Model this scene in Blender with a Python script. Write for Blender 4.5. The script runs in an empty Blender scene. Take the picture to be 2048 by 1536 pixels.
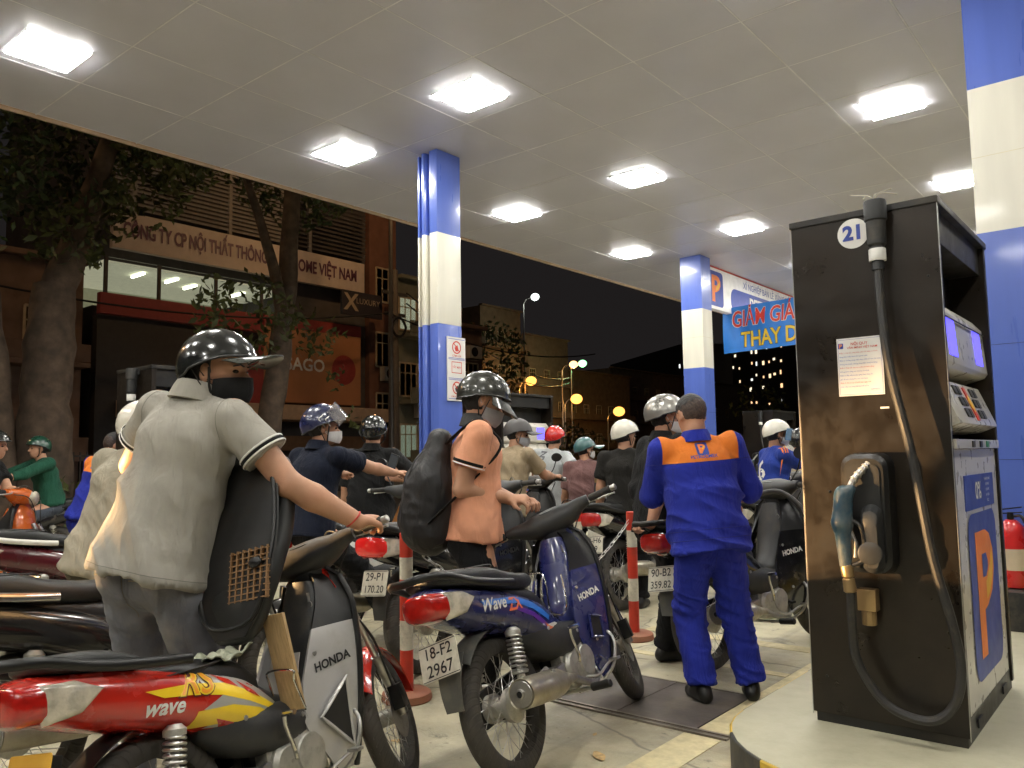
import bpy, bmesh, math, random
import numpy as np
from mathutils import Vector, Matrix
from mathutils.bvhtree import BVHTree

# ------------------------------------------------------------------ camera, sky, exposure
SC = bpy.context.scene
COL = SC.collection
CAM_M = np.array([[0.7700, 0.0690, 0.6345], [0.6378, -0.0580, -0.7680], [-0.0162, 0.9960, -0.0887]])
cd = bpy.data.cameras.new('camera'); cam = bpy.data.objects.new('camera', cd); COL.objects.link(cam)
_x = Vector(CAM_M[:, 0]).normalized(); _z = Vector(CAM_M[:, 2]); _z = (_z - _x * _z.dot(_x)).normalized(); _y = _z.cross(_x)
cam.matrix_world = Matrix(((_x.x, _y.x, _z.x, 0), (_x.y, _y.y, _z.y, 0), (_x.z, _y.z, _z.z, 1.33), (0, 0, 0, 1)))
cd.sensor_fit = 'HORIZONTAL'; cd.sensor_width = 36; cd.lens = 36 * 1617 / 2048
cd.clip_start = 0.05; cd.clip_end = 2000
SC.camera = cam
W = bpy.data.worlds.new('World'); SC.world = W; W.use_nodes = True
nt = W.node_tree; bg = nt.nodes['Background']
sky = nt.nodes.new('ShaderNodeTexSky'); sky.sky_type = 'NISHITA'; sky.sun_disc = False
sky.sun_elevation = math.radians(-8); sky.sun_rotation = math.radians(200)
glow = nt.nodes.new('ShaderNodeMix'); glow.data_type = 'RGBA'; glow.blend_type = 'ADD'; glow.inputs[0].default_value = 1
nt.links.new(sky.outputs[0], glow.inputs[6]); glow.inputs[7].default_value = (0.105, 0.092, 0.092, 1)
nt.links.new(glow.outputs[2], bg.inputs[0]); bg.inputs[1].default_value = 0.1
SC.view_settings.view_transform = 'Standard'; SC.view_settings.look = 'None'
SC.view_settings.exposure = 0.3; SC.view_settings.gamma = 1.0
SC.render.engine = 'CYCLES'
random.seed(7); RNG = np.random.default_rng(11)
PI = math.pi
def V(*a): return np.array(a if len(a) > 1 else a[0], float)
def unit(v): v = np.asarray(v, float); return v / (np.linalg.norm(v) + 1e-12)
def rotm(axis, deg): return np.array(Matrix.Rotation(math.radians(deg), 3, Vector(axis)))

# ------------------------------------------------------------------ materials
MATS = {}
def new_mat(name):
    m = bpy.data.materials.new(name); m.use_nodes = True
    return m, m.node_tree, m.node_tree.nodes['Principled BSDF']
def mat(name, col, rough=.5, metal=0., coat=0., var=.12, vscale=6., bump=0., bscale=200., dirt=None, dirt_amt=.5, dscale=5., spec=.5, stretch=None, rvar=.05, trans=0., alpha=1., sub=0., emit=None, es=0., wrinkle=0., sheen=0.):
    """procedural material: base colour broken by noise, uneven gloss, fine relief, dirt patches"""
    if name in MATS: return MATS[name]
    m, t, b = new_mat(name); N, L = t.nodes, t.links
    tc = N.new('ShaderNodeTexCoord'); co = tc.outputs['Object']
    if stretch:
        mp = N.new('ShaderNodeMapping'); mp.inputs['Scale'].default_value = stretch; L.new(co, mp.inputs[0]); co2 = mp.outputs[0]
    else: co2 = co
    n1 = N.new('ShaderNodeTexNoise'); n1.inputs['Scale'].default_value = vscale; n1.inputs['Detail'].default_value = 6; L.new(co2, n1.inputs[0])
    r = N.new('ShaderNodeMapRange'); r.inputs[1].default_value = .3; r.inputs[2].default_value = .7; r.inputs[3].default_value = 1 - var; r.inputs[4].default_value = 1 + var; L.new(n1.outputs[0], r.inputs[0])
    mx = N.new('ShaderNodeMix'); mx.data_type = 'RGBA'; mx.blend_type = 'MULTIPLY'; mx.inputs[0].default_value = 1; mx.inputs[6].default_value = (*col, 1)
    L.new(r.outputs[0], mx.inputs[7]); out = mx.outputs[2]
    rr = N.new('ShaderNodeMapRange'); rr.inputs[1].default_value = .3; rr.inputs[2].default_value = .7; rr.inputs[3].default_value = max(.02, rough - rvar); rr.inputs[4].default_value = min(1, rough + rvar)
    n3 = N.new('ShaderNodeTexNoise'); n3.inputs['Scale'].default_value = vscale * 2.3; n3.inputs['Detail'].default_value = 8; L.new(co2, n3.inputs[0]); L.new(n3.outputs[0], rr.inputs[0])
    rout = rr.outputs[0]
    if dirt:
        n2 = N.new('ShaderNodeTexNoise'); n2.inputs['Scale'].default_value = dscale; n2.inputs['Detail'].default_value = 10; n2.inputs['Roughness'].default_value = .65; L.new(co, n2.inputs[0])
        dr = N.new('ShaderNodeMapRange'); dr.inputs[1].default_value = .56 - .30 * dirt_amt; dr.inputs[2].default_value = .86 - .16 * dirt_amt; dr.inputs[3].default_value = 0; dr.inputs[4].default_value = min(1, .4 + dirt_amt); L.new(n2.outputs[0], dr.inputs[0])
        dm = N.new('ShaderNodeMix'); dm.data_type = 'RGBA'; L.new(dr.outputs[0], dm.inputs[0]); L.new(out, dm.inputs[6]); dm.inputs[7].default_value = (*dirt, 1); out = dm.outputs[2]
        dr2 = N.new('ShaderNodeMix'); L.new(dr.outputs[0], dr2.inputs[0]); L.new(rout, dr2.inputs[2]); dr2.inputs[3].default_value = .8; rout = dr2.outputs[0]
    L.new(out, b.inputs['Base Color']); L.new(rout, b.inputs['Roughness'])
    b.inputs['Metallic'].default_value = metal; b.inputs['Coat Weight'].default_value = coat; b.inputs['Coat Roughness'].default_value = .08
    b.inputs['Specular IOR Level'].default_value = spec; b.inputs['Transmission Weight'].default_value = trans; b.inputs['Alpha'].default_value = alpha
    if sheen: b.inputs['Sheen Weight'].default_value = sheen
    if sub: b.inputs['Subsurface Weight'].default_value = sub; b.inputs['Subsurface Radius'].default_value = (.02, .008, .004)
    if emit: b.inputs['Emission Color'].default_value = (*emit, 1); b.inputs['Emission Strength'].default_value = es
    prev = None
    if wrinkle:
        mp = N.new('ShaderNodeMapping'); mp.inputs['Scale'].default_value = (9, 9, 3.2); mp.inputs['Rotation'].default_value = (.3, .5, .2); L.new(co, mp.inputs[0])
        nw = N.new('ShaderNodeTexNoise'); nw.inputs['Scale'].default_value = 1.3; nw.inputs['Detail'].default_value = 3; nw.inputs['Distortion'].default_value = .8; L.new(mp.outputs[0], nw.inputs[0])
        bw = N.new('ShaderNodeBump'); bw.inputs['Strength'].default_value = wrinkle; bw.inputs['Distance'].default_value = .03; L.new(nw.outputs[0], bw.inputs['Height']); prev = bw
    if bump:
        nb = N.new('ShaderNodeTexNoise'); nb.inputs['Scale'].default_value = bscale; nb.inputs['Detail'].default_value = 4; L.new(co, nb.inputs[0])
        bb = N.new('ShaderNodeBump'); bb.inputs['Strength'].default_value = bump; bb.inputs['Distance'].default_value = .004; L.new(nb.outputs[0], bb.inputs['Height'])
        if prev: L.new(prev.outputs[0], bb.inputs['Normal'])
        prev = bb
    if prev: L.new(prev.outputs[0], b.inputs['Normal'])
    MATS[name] = m; return m
def emis(name, col, s):
    if name in MATS: return MATS[name]
    m, t, b = new_mat(name); b.inputs['Base Color'].default_value = (*col, 1); b.inputs['Emission Color'].default_value = (*col, 1); b.inputs['Emission Strength'].default_value = s
    MATS[name] = m; return m
def cloth(name, col, wr=.5, var=.08): return mat('cloth ' + name, col, .85, var=var, vscale=14, bump=.6, bscale=700, wrinkle=wr * 1.7, sheen=.03, spec=.2, rvar=.05)
def paint(name, col, rough=.22, dirt=None, amt=.25): return mat('paint ' + name, col, rough, coat=.6, var=.06, dirt=dirt, dirt_amt=amt, dscale=7, rvar=.08)
def plastic(name, col, rough=.45, dirt=None, amt=.3): return mat('plastic ' + name, col, rough, var=.1, vscale=10, bump=.08, bscale=500, dirt=dirt, dirt_amt=amt, dscale=9)
DUST = (.22, .18, .12)
CHROME = mat('chrome', (.62, .61, .58), .14, 1., var=.1, dirt=DUST, dirt_amt=.12, dscale=12)
STEEL = mat('steel', (.45, .44, .42), .35, .9, var=.15, dirt=(.16, .13, .09), dirt_amt=.25, dscale=14)
ALU = mat('cast aluminium', (.50, .49, .44), .42, .7, var=.15, bump=.15, bscale=300, dirt=(.14, .12, .08), dirt_amt=.3, dscale=16)
RUBBER = mat('tyre rubber', (.022, .021, .020), .75, var=.3, bump=.3, bscale=250, dirt=(.10, .085, .06), dirt_amt=.35, dscale=18)
BLACKP = plastic('black', (.007, .007, .007), .42, (.07, .06, .045), .08)
GREYP = plastic('dark grey', (.022, .023, .024), .5, (.12, .10, .07), .15)
BLACKM = mat('black metal', (.009, .009, .009), .38, .2, var=.2, dirt=(.08, .065, .045), dirt_amt=.1)
SEATM = mat('vinyl seat', (.009, .0095, .009), .45, var=.15, bump=.25, bscale=700, rvar=.1)
REDLENS = mat('red lens', (.42, .012, .008), .12, coat=1., var=.2, vscale=40, bump=.3, bscale=160)
CLEARLENS = mat('clear lens', (.55, .50, .40), .15, coat=1., var=.25, vscale=30, bump=.3, bscale=160)
AMBER = mat('amber lens', (.6, .18, .02), .15, coat=1., var=.2)
PLATEM = mat('number plate white', (.62, .60, .50), .4, var=.08, vscale=20, dirt=(.30, .26, .17), dirt_amt=.35, dscale=14)
INK = mat('black ink', (.012, .012, .012), .5)
WHITEINK = mat('white print', (.75, .74, .70), .45)
GLASS = mat('glass', (.9, .92, .92), .04, trans=1., var=.0, rvar=0.)

# ------------------------------------------------------------------ mesh building
class MB:
    def __init__(s): s.v = []; s.f = []; s.n = 0
    def add(s, v, f):
        v = np.asarray(v, float).reshape(-1, 3); s.v.append(v); s.f += [tuple(int(i) + s.n for i in q) for q in f]; s.n += len(v); return s
    def box(s, c, size, R=None):
        h = np.array(size, float) / 2
        v = np.array([(x, y, z) for x in (-1, 1) for y in (-1, 1) for z in (-1, 1)]) * h
        if R is not None: v = v @ np.asarray(R).T
        return s.add(v + V(c), [(0, 1, 3, 2), (4, 6, 7, 5), (0, 4, 5, 1), (2, 3, 7, 6), (0, 2, 6, 4), (1, 5, 7, 3)])
    def bar(s, a, b, w, h, up=(0, 0, 1)):
        a, b = V(a), V(b); d = unit(b - a); x = unit(np.cross(d, up)); z = np.cross(x, d)
        return s.box((a + b) / 2, (w, np.linalg.norm(b - a), h), np.stack([x, d, z], 1))
    def tube(s, pts, r, n=8, closed=False, caps=True, flat=1.):
        P = np.array(pts, float); m = len(P); rr = np.broadcast_to(np.array(r, float), (m,))
        T = np.roll(P, -1, 0) - np.roll(P, 1, 0)
        if not closed: T[0] = P[1] - P[0]; T[-1] = P[-1] - P[-2]
        T /= np.linalg.norm(T, axis=1)[:, None] + 1e-12
        a = np.array([0, 0, 1.]) if abs(T[0][2]) < .9 else np.array([1., 0, 0])
        u = unit(np.cross(T[0], a)); ang = np.linspace(0, 2 * PI, n, endpoint=False); V_ = []
        for i in range(m):
            u = unit(u - T[i] * u.dot(T[i])); w = np.cross(T[i], u)
            V_.append(P[i] + rr[i] * (np.cos(ang)[:, None] * u + flat * np.sin(ang)[:, None] * w))
        return s.loft(V_, caps and not closed, closed)
    def loft(s, rings, caps=True, loop=False):
        n = len(rings[0]); m = len(rings); F = []
        for i in range(m if loop else m - 1):
            j = (i + 1) % m
            for k in range(n): l = (k + 1) % n; F.append((i * n + k, i * n + l, j * n + l, j * n + k))
        if caps and not loop: F.append(tuple(range(n))[::-1]); F.append(tuple((m - 1) * n + k for k in range(n)))
        return s.add(np.concatenate([np.asarray(r) for r in rings]), F)
    def lathe(s, prof, o, axis, n=24, caps=True):
        axis = unit(axis); a = np.array([0, 0, 1.]) if abs(axis[2]) < .9 else np.array([1., 0, 0])
        u = unit(np.cross(axis, a)); w = np.cross(axis, u); ang = np.linspace(0, 2 * PI, n, endpoint=False)
        return s.loft([V(o) + axis * h + max(r, 1e-4) * (np.cos(ang)[:, None] * u + np.sin(ang)[:, None] * w) for r, h in prof], caps)
    def sheet(s, G, th=.004, offdir=None):
        """closed shell from a grid of points"""
        G = np.asarray(G, float); a, b = G.shape[:2]
        gu = np.gradient(G, axis=0); gv = np.gradient(G, axis=1); N = np.cross(gu, gv); N /= np.linalg.norm(N, axis=2)[..., None] + 1e-12
        if offdir is not None: N = np.broadcast_to(V(offdir), N.shape)
        B = G - N * th; id = lambda i, j: i * b + j; F = []
        o = a * b
        for i in range(a - 1):
            for j in range(b - 1):
                q = (id(i, j), id(i + 1, j), id(i + 1, j + 1), id(i, j + 1)); F.append(q); F.append(tuple(o + k for k in q[::-1]))
        per = [id(i, 0) for i in range(a)] + [id(a - 1, j) for j in range(1, b)] + [id(i, b - 1) for i in range(a - 2, -1, -1)] + [id(0, j) for j in range(b - 2, 0, -1)]
        for k in range(len(per)): p, q = per[k], per[(k + 1) % len(per)]; F.append((q, p, o + p, o + q))
        return s.add(np.concatenate([G.reshape(-1, 3), B.reshape(-1, 3)]), F)
    def ell(s, c, r, R=None, n=14, m=9):
        rings = []
        for i in range(m + 1):
            t = PI * (i + .02) / (m + .04); rings.append(np.array([(math.sin(t) * math.cos(2 * PI * k / n) * r[0], math.sin(t) * math.sin(2 * PI * k / n) * r[1], math.cos(t) * r[2]) for k in range(n)]))
        if R is not None: rings = [q @ np.asarray(R).T for q in rings]
        return s.loft([q + V(c) for q in rings[::-1]])
    def prism(s, poly, o, ux, uy, th):
        ux, uy = V(ux), V(uy); n = np.cross(ux, uy); P = np.array([V(o) + ux * p[0] + uy * p[1] for p in poly]); k = len(P)
        return s.add(np.concatenate([P, P + n * th]), [tuple(range(k))[::-1], tuple(range(k, 2 * k))] + [(i, (i + 1) % k, k + (i + 1) % k, k + i) for i in range(k)])
    def mesh(s, name='m', smooth=35, bevel=0):
        me = bpy.data.meshes.new(name); v = np.concatenate(s.v) if s.v else np.zeros((0, 3)); me.from_pydata(v.tolist(), [], s.f); me.validate()
        bm = bmesh.new(); bm.from_mesh(me)
        if bevel: 
            es = [e for e in bm.edges if len(e.link_faces) == 2 and e.calc_face_angle(0) > .6]
            bmesh.ops.bevel(bm, geom=es, offset=bevel, segments=2, affect='EDGES', profile=.7, clamp_overlap=True)
        bmesh.ops.recalc_face_normals(bm, faces=bm.faces); bm.to_mesh(me); bm.free()
        if smooth:
            me.polygons.foreach_set('use_smooth', [True] * len(me.polygons)); me.set_sharp_from_angle(angle=math.radians(smooth))
        return me
def link(name, me, m, parent=None, loc=None, mw=None):
    o = bpy.data.objects.new(name, me); COL.objects.link(o)
    if m is not None:
        if len(me.materials) == 0: me.materials.append(m if not isinstance(m, (list, tuple)) else m[0])
        if isinstance(m, (list, tuple)):
            for q in m[1:]: me.materials.append(q)
        elif me.materials[0] is not m: o.material_slots[0].link = 'OBJECT'; o.material_slots[0].material = m
    if parent is not None: o.parent = parent
    if loc is not None: o.location = loc
    return o
def part(name, mb, m, parent, smooth=35, bevel=0): return link(name, mb.mesh(name, smooth, bevel), m, parent)
def tag(o, label, cat, group=None):
    o['label'] = label; o['category'] = cat
    if group: o['group'] = group
    return o
def struct(o, kind='structure'): o['kind'] = kind; return o
def thing(name, label, cat, loc=(0, 0, 0), rot=(0, 0, 0), group=None, scale=1.):
    o = bpy.data.objects.new(name, None); o.empty_display_size = .1; COL.objects.link(o); o.location = loc; o.rotation_euler = rot; o.scale = (scale,) * 3
    return tag(o, label, cat, group)
def bez(pts, n=8):
    """smooth Catmull-Rom polyline through points"""
    P = np.array(pts, float); P = np.concatenate([[2 * P[0] - P[1]], P, [2 * P[-1] - P[-2]]]); out = []
    for i in range(1, len(P) - 2):
        for t in np.linspace(0, 1, n, endpoint=False):
            a, b, c, d = P[i - 1], P[i], P[i + 1], P[i + 2]
            out.append(.5 * ((2 * b) + (c - a) * t + (2 * a - 5 * b + 4 * c - d) * t * t + (3 * b - a - 3 * c + d) * t ** 3))
    out.append(P[-2]); return np.array(out)
def sec(y, zc, hw, hh, e=2.6, n=24, xo=0., zt=None):
    """super-elliptic section in the plane y = const"""
    a = np.linspace(0, 2 * PI, n, endpoint=False); c, s_ = np.cos(a), np.sin(a)
    x = np.sign(c) * np.abs(c) ** (2 / e) * hw; z = np.sign(s_) * np.abs(s_) ** (2 / e) * hh
    return np.stack([x + xo, np.full(n, y), z + zc], 1)
def interp_secs(keys, k=5, **kw):
    """keys: rows (y, zc, hw, hh [, e]); Catmull-Rom smoothed"""
    K = bez(np.array(keys, float), k); return [sec(r[0], r[1], max(r[2], .002), max(r[3], .002), r[4] if K.shape[1] > 4 else 2.6, **kw) for r in K]

# ------------------------------------------------------------------ lettering and flat print
_TX = {}
def text_tris(s, size=1., bold=0., shear=0., align='CENTER', spacing=1.):
    key = (s, bold, shear, align, spacing)
    if key not in _TX:
        c = bpy.data.curves.new('lettering', 'FONT'); c.body = s; c.align_x = align; c.align_y = 'CENTER'; c.resolution_u = 3; c.offset = bold; c.shear = shear; c.space_character = spacing
        o = bpy.data.objects.new('lettering', c); COL.objects.link(o); dg = bpy.context.evaluated_depsgraph_get(); me = bpy.data.meshes.new_from_object(o.evaluated_get(dg))
        v = np.array([q.co[:] for q in me.vertices]).reshape(-1, 3)[:, :2]; f = [tuple(p.vertices) for p in me.polygons]
        bpy.data.objects.remove(o); bpy.data.curves.remove(c); bpy.data.meshes.remove(me); _TX[key] = (v, f)
    v, f = _TX[key]; return v * size, f
def text(name, s, m, parent, o, ux, uy, size, lift=.003, fit=None, **kw):
    v, f = text_tris(s, size, **kw)
    if fit: v = v * np.array([fit / (np.ptp(v[:, 0]) + 1e-9), 1.])
    ux, uy = unit(ux), unit(uy); n = np.cross(ux, uy)
    mb = MB(); mb.add(V(o) + v[:, :1] * ux + v[:, 1:] * uy + n * lift, f); return part(name, mb, m, parent, 0)
def flat(name, polys, m, parent, o, ux, uy, lift=.002):
    ux, uy = unit(ux), unit(uy); n = np.cross(ux, uy); mb = MB()
    for P in polys: mb.add([V(o) + ux * p[0] + uy * p[1] + n * lift for p in P], [tuple(range(len(P)))])
    return part(name, mb, m, parent, 0)
def bvh_of(me): return BVHTree.FromPolygons([v.co[:] for v in me.vertices], [tuple(p.vertices) for p in me.polygons])
def decal(name, V2, F, m, parent, bvh, o, ux, uy, lift=.002, cuts=3, back=.6, tris=True):
    """flat print (2-D verts, faces) projected along -n on to the surface in bvh"""
    ux, uy = unit(ux), unit(uy); n = np.cross(ux, uy); bm = bmesh.new(); vs = [bm.verts.new((p[0], p[1], 0)) for p in V2]
    for q in F:
        try: bm.faces.new([vs[i] for i in q])
        except ValueError: pass
    if cuts:
        bmesh.ops.triangulate(bm, faces=bm.faces)
        ed = [e for e in bm.edges if e.calc_length() > .02]
        for _ in range(cuts):
            ed = [e for e in bm.edges if e.calc_length() > .02]
            if not ed or len(bm.faces) > 6000: break
            bmesh.ops.subdivide_edges(bm, edges=ed, cuts=1); bmesh.ops.triangulate(bm, faces=bm.faces)
    dead = []
    for v in bm.verts:
        p = V(o) + ux * v.co.x + uy * v.co.y; h = bvh.ray_cast(Vector(p + n * back), Vector(-n))
        if h[0] is None: dead.append(v); continue
        v.co = h[0] + Vector(n * lift)
    bmesh.ops.delete(bm, geom=dead, context='VERTS'); me = bpy.data.meshes.new(name); bm.to_mesh(me); bm.free()
    me.polygons.foreach_set('use_smooth', [True] * len(me.polygons))
    return link(name, me, m, parent)
def poly_decal(name, polys, m, parent, bvh, o, ux, uy, **kw):
    v = []; f = []
    for P in polys: f.append(tuple(range(len(v), len(v) + len(P)))); v += list(P)
    return decal(name, v, f, m, parent, bvh, o, ux, uy, **kw)
def text_decal(name, s, m, parent, bvh, o, ux, uy, size, lift=.0025, cuts=0, back=.6, fit=None, **kw):
    v, f = text_tris(s, size, **kw)
    if fit: v = v * np.array([fit / (np.ptp(v[:, 0]) + 1e-9), 1.])
    return decal(name, v, f, m, parent, bvh, o, ux, uy, lift=lift, cuts=cuts, back=back)

# ------------------------------------------------------------------ signed distance modelling (bodies, clothes)
class SDF:
    def __init__(s, h): s.h = h; s.p = []
    def _add(s, fn, lo, hi, k, op='u'): s.p.append((fn, np.array(lo), np.array(hi), k, op)); return s
    def cone(s, a, b, ra, rb, k=.02, flat=0, op='u'):
        a, b = V(a), V(b); d = b - a; L2 = d.dot(d) + 1e-12; L = math.sqrt(L2); R = max(ra, rb)
        def fn(P):
            t0 = ((P - a) @ d) / L2; t = np.clip(t0, 0, 1); r = ra + (rb - ra) * t
            q = np.linalg.norm(P - a - t[..., None] * d, axis=-1) - r
            if flat & 1: q = np.maximum(q, (t0 - 1) * L)
            if flat & 2: q = np.maximum(q, -t0 * L)
            return q
        return s._add(fn, np.minimum(a, b) - R, np.maximum(a, b) + R, k, op)
    def econe(s, a, b, u, ea, eb, k=.03, flat=0, e=2.3, op='u'):
        """segment a-b with super-elliptic section: half axes ea=(along u, across) to eb"""
        a, b = V(a), V(b); d = b - a; L = np.linalg.norm(d); dz = d / L; ux = unit(V(u) - dz * V(u).dot(dz)); uy = np.cross(dz, ux)
        ea, eb = V(ea), V(eb); R = max(ea.max(), eb.max())
        def fn(P):
            Q = P - a; t0 = (Q @ dz) / L; t = np.clip(t0, 0, 1); A = ea[0] + (eb[0] - ea[0]) * t; B = ea[1] + (eb[1] - ea[1]) * t
            ex = np.where(t0 < 0, -t0 * L, np.where(t0 > 1, (t0 - 1) * L, 0)); m = np.minimum(A, B)
            kx = (np.abs(Q @ ux / A) ** e + np.abs(Q @ uy / B) ** e) ** (1 / e); q = (np.sqrt(kx ** 2 + (ex / m) ** 2) - 1) * m
            if flat & 1: q = np.maximum(q, (t0 - 1) * L)
            if flat & 2: q = np.maximum(q, -t0 * L)
            return q
        return s._add(fn, np.minimum(a, b) - R, np.maximum(a, b) + R, k, op)
    def ell(s, c, r, R=None, k=.02, op='u'):
        c = V(c); r = V(r); R = np.eye(3) if R is None else np.asarray(R)
        def fn(P):
            Q = (P - c) @ R; k0 = np.linalg.norm(Q / r, axis=-1); k1 = np.linalg.norm(Q / r ** 2, axis=-1) + 1e-9; return k0 * (k0 - 1) / k1
        m = r.max(); return s._add(fn, c - m, c + m, k, op)
    def cut(s, p, n, lo=None, hi=None):
        """remove everything on the +n side of the plane through p (inside an optional box)"""
        p, n = V(p), unit(n); return s._add(lambda P: -((P - p) @ n), np.full(3, -1e3) if lo is None else lo, np.full(3, 1e3) if hi is None else hi, 0, 'cut')
    def grid(s):
        add = [q for q in s.p if q[4] == 'u']; h = s.h; lo = np.min([q[1] for q in add], 0) - 3 * h - .02; hi = np.max([q[2] for q in add], 0) + 3 * h + .02
        n = np.ceil((hi - lo) / h).astype(int) + 1; D = np.full(n, .5, np.float32); ax = [lo[i] + h * np.arange(n[i]) for i in range(3)]
        for fn, a, b, k, op in s.p:
            mg = k + 3 * h; i0 = np.clip(np.floor((a - mg - lo) / h).astype(int), 0, n); i1 = np.clip(np.ceil((b + mg - lo) / h).astype(int) + 1, 0, n)
            if (i1 <= i0).any(): continue
            sl = tuple(slice(i0[j], i1[j]) for j in range(3)); P = np.stack(np.meshgrid(*[ax[j][sl[j]] for j in range(3)], indexing='ij'), -1); d = fn(P).astype(np.float32); A = D[sl]
            if op == 'u':
                if k > 0: t = np.clip(.5 + .5 * (d - A) / k, 0, 1); D[sl] = d * (1 - t) + A * t - k * t * (1 - t)
                else: D[sl] = np.minimum(A, d)
            elif op == 's': D[sl] = np.maximum(A, -d)
            else: D[sl] = np.maximum(A, -d)
        return D, lo
    def mesh(s, name, disp=None, smooth=1, bm_fn=None):
        D, lo = s.grid(); v, f = surface_nets(D, lo, s.h)
        me = bpy.data.meshes.new(name)
        if smooth: v = relax(v, f, smooth)
        if disp is not None:
            N = vnormals(v, f); v = v + N * disp(v, N)[:, None]
        me.from_pydata(v.tolist(), [], f.tolist()); me.polygons.foreach_set('use_smooth', [True] * len(me.polygons)); me.update(); return me
def surface_nets(D, lo, h):
    S = D < 0; nx, ny, nz = D.shape; c = lambda i, j, k: (slice(i, nx - 1 + i), slice(j, ny - 1 + j), slice(k, nz - 1 + k))
    cs = [(i, j, k) for i in (0, 1) for j in (0, 1) for k in (0, 1)]; tot = sum(S[c(*q)].astype(np.int8) for q in cs); act = (tot > 0) & (tot < 8); I = np.argwhere(act); id = np.full(act.shape, -1, np.int64); id[act] = np.arange(len(I))
    pos = np.zeros((len(I), 3)); cnt = np.zeros(len(I)); 
    for a in cs:
        for ax in range(3):
            if a[ax]: continue
            b = list(a); b[ax] = 1; da = D[I[:, 0] + a[0], I[:, 1] + a[1], I[:, 2] + a[2]]; db = D[I[:, 0] + b[0], I[:, 1] + b[1], I[:, 2] + b[2]]; m = (da < 0) != (db < 0)
            t = da / (da - db + 1e-20); p = np.tile(np.array(a, float), (len(I), 1)); p[:, ax] = t; pos[m] += p[m]; cnt += m
    v = lo + h * (I + pos / np.maximum(cnt, 1)[:, None]); F = []
    for ax in range(3):
        o1, o2 = [(1, 2), (2, 0), (0, 1)][ax]; sl0 = [slice(1, None)] * 3; sl0[ax] = slice(0, -1); sl1 = list(sl0); sl1[ax] = slice(1, None)
        s0, s1 = S[tuple(sl0)], S[tuple(sl1)]
        E = np.argwhere(s0 != s1); off = np.ones(3, int); off[ax] = 0; B = E + off; sg = s0[tuple(E.T)]
        e1 = np.eye(3, dtype=int)[o1]; e2 = np.eye(3, dtype=int)[o2]; lim = np.array(act.shape)
        q = [B - e1 - e2, B - e2, B, B - e1]; ok = np.all([np.all((x >= 0) & (x < lim), 1) for x in q], 0)
        ids = np.stack([id[tuple(np.clip(x, 0, lim - 1).T)] for x in q], 1); ok &= (ids >= 0).all(1); ids[~sg] = ids[~sg][:, ::-1]; F.append(ids[ok])
    return v, np.concatenate(F)
def relax(v, f, it):
    for _ in range(it):
        s = np.zeros_like(v); c = np.zeros(len(v))
        for a, b in ((0, 1), (1, 2), (2, 3), (3, 0)):
            for p, q in ((a, b), (b, a)): np.add.at(s, f[:, p], v[f[:, q]]); np.add.at(c, f[:, p], 1)
        v = .5 * v + .5 * s / np.maximum(c, 1)[:, None]
    return v
def vnormals(v, f):
    n = np.cross(v[f[:, 2]] - v[f[:, 0]], v[f[:, 3]] - v[f[:, 1]]); N = np.zeros_like(v)
    for k in range(4): np.add.at(N, f[:, k], n)
    return N / (np.linalg.norm(N, axis=1)[:, None] + 1e-12)
def vnoise(P, s=0):
    """smooth value noise on points, -1..1"""
    P = np.asarray(P, float); i = np.floor(P).astype(np.int64); f = P - i; f = f * f * (3 - 2 * f); r = 0
    for a in (0, 1):
        for b in (0, 1):
            for c in (0, 1):
                q = (i[:, 0] + a) * 374761393 + (i[:, 1] + b) * 668265263 + (i[:, 2] + c) * 1274126177 + s * 974711; q = (q ^ (q >> 13)) * 1274126177; q = (q ^ (q >> 16)) & 0xffff
                r = r + (q / 32768. - 1) * np.where(a, f[:, 0], 1 - f[:, 0]) * np.where(b, f[:, 1], 1 - f[:, 1]) * np.where(c, f[:, 2], 1 - f[:, 2])
    return r
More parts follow.
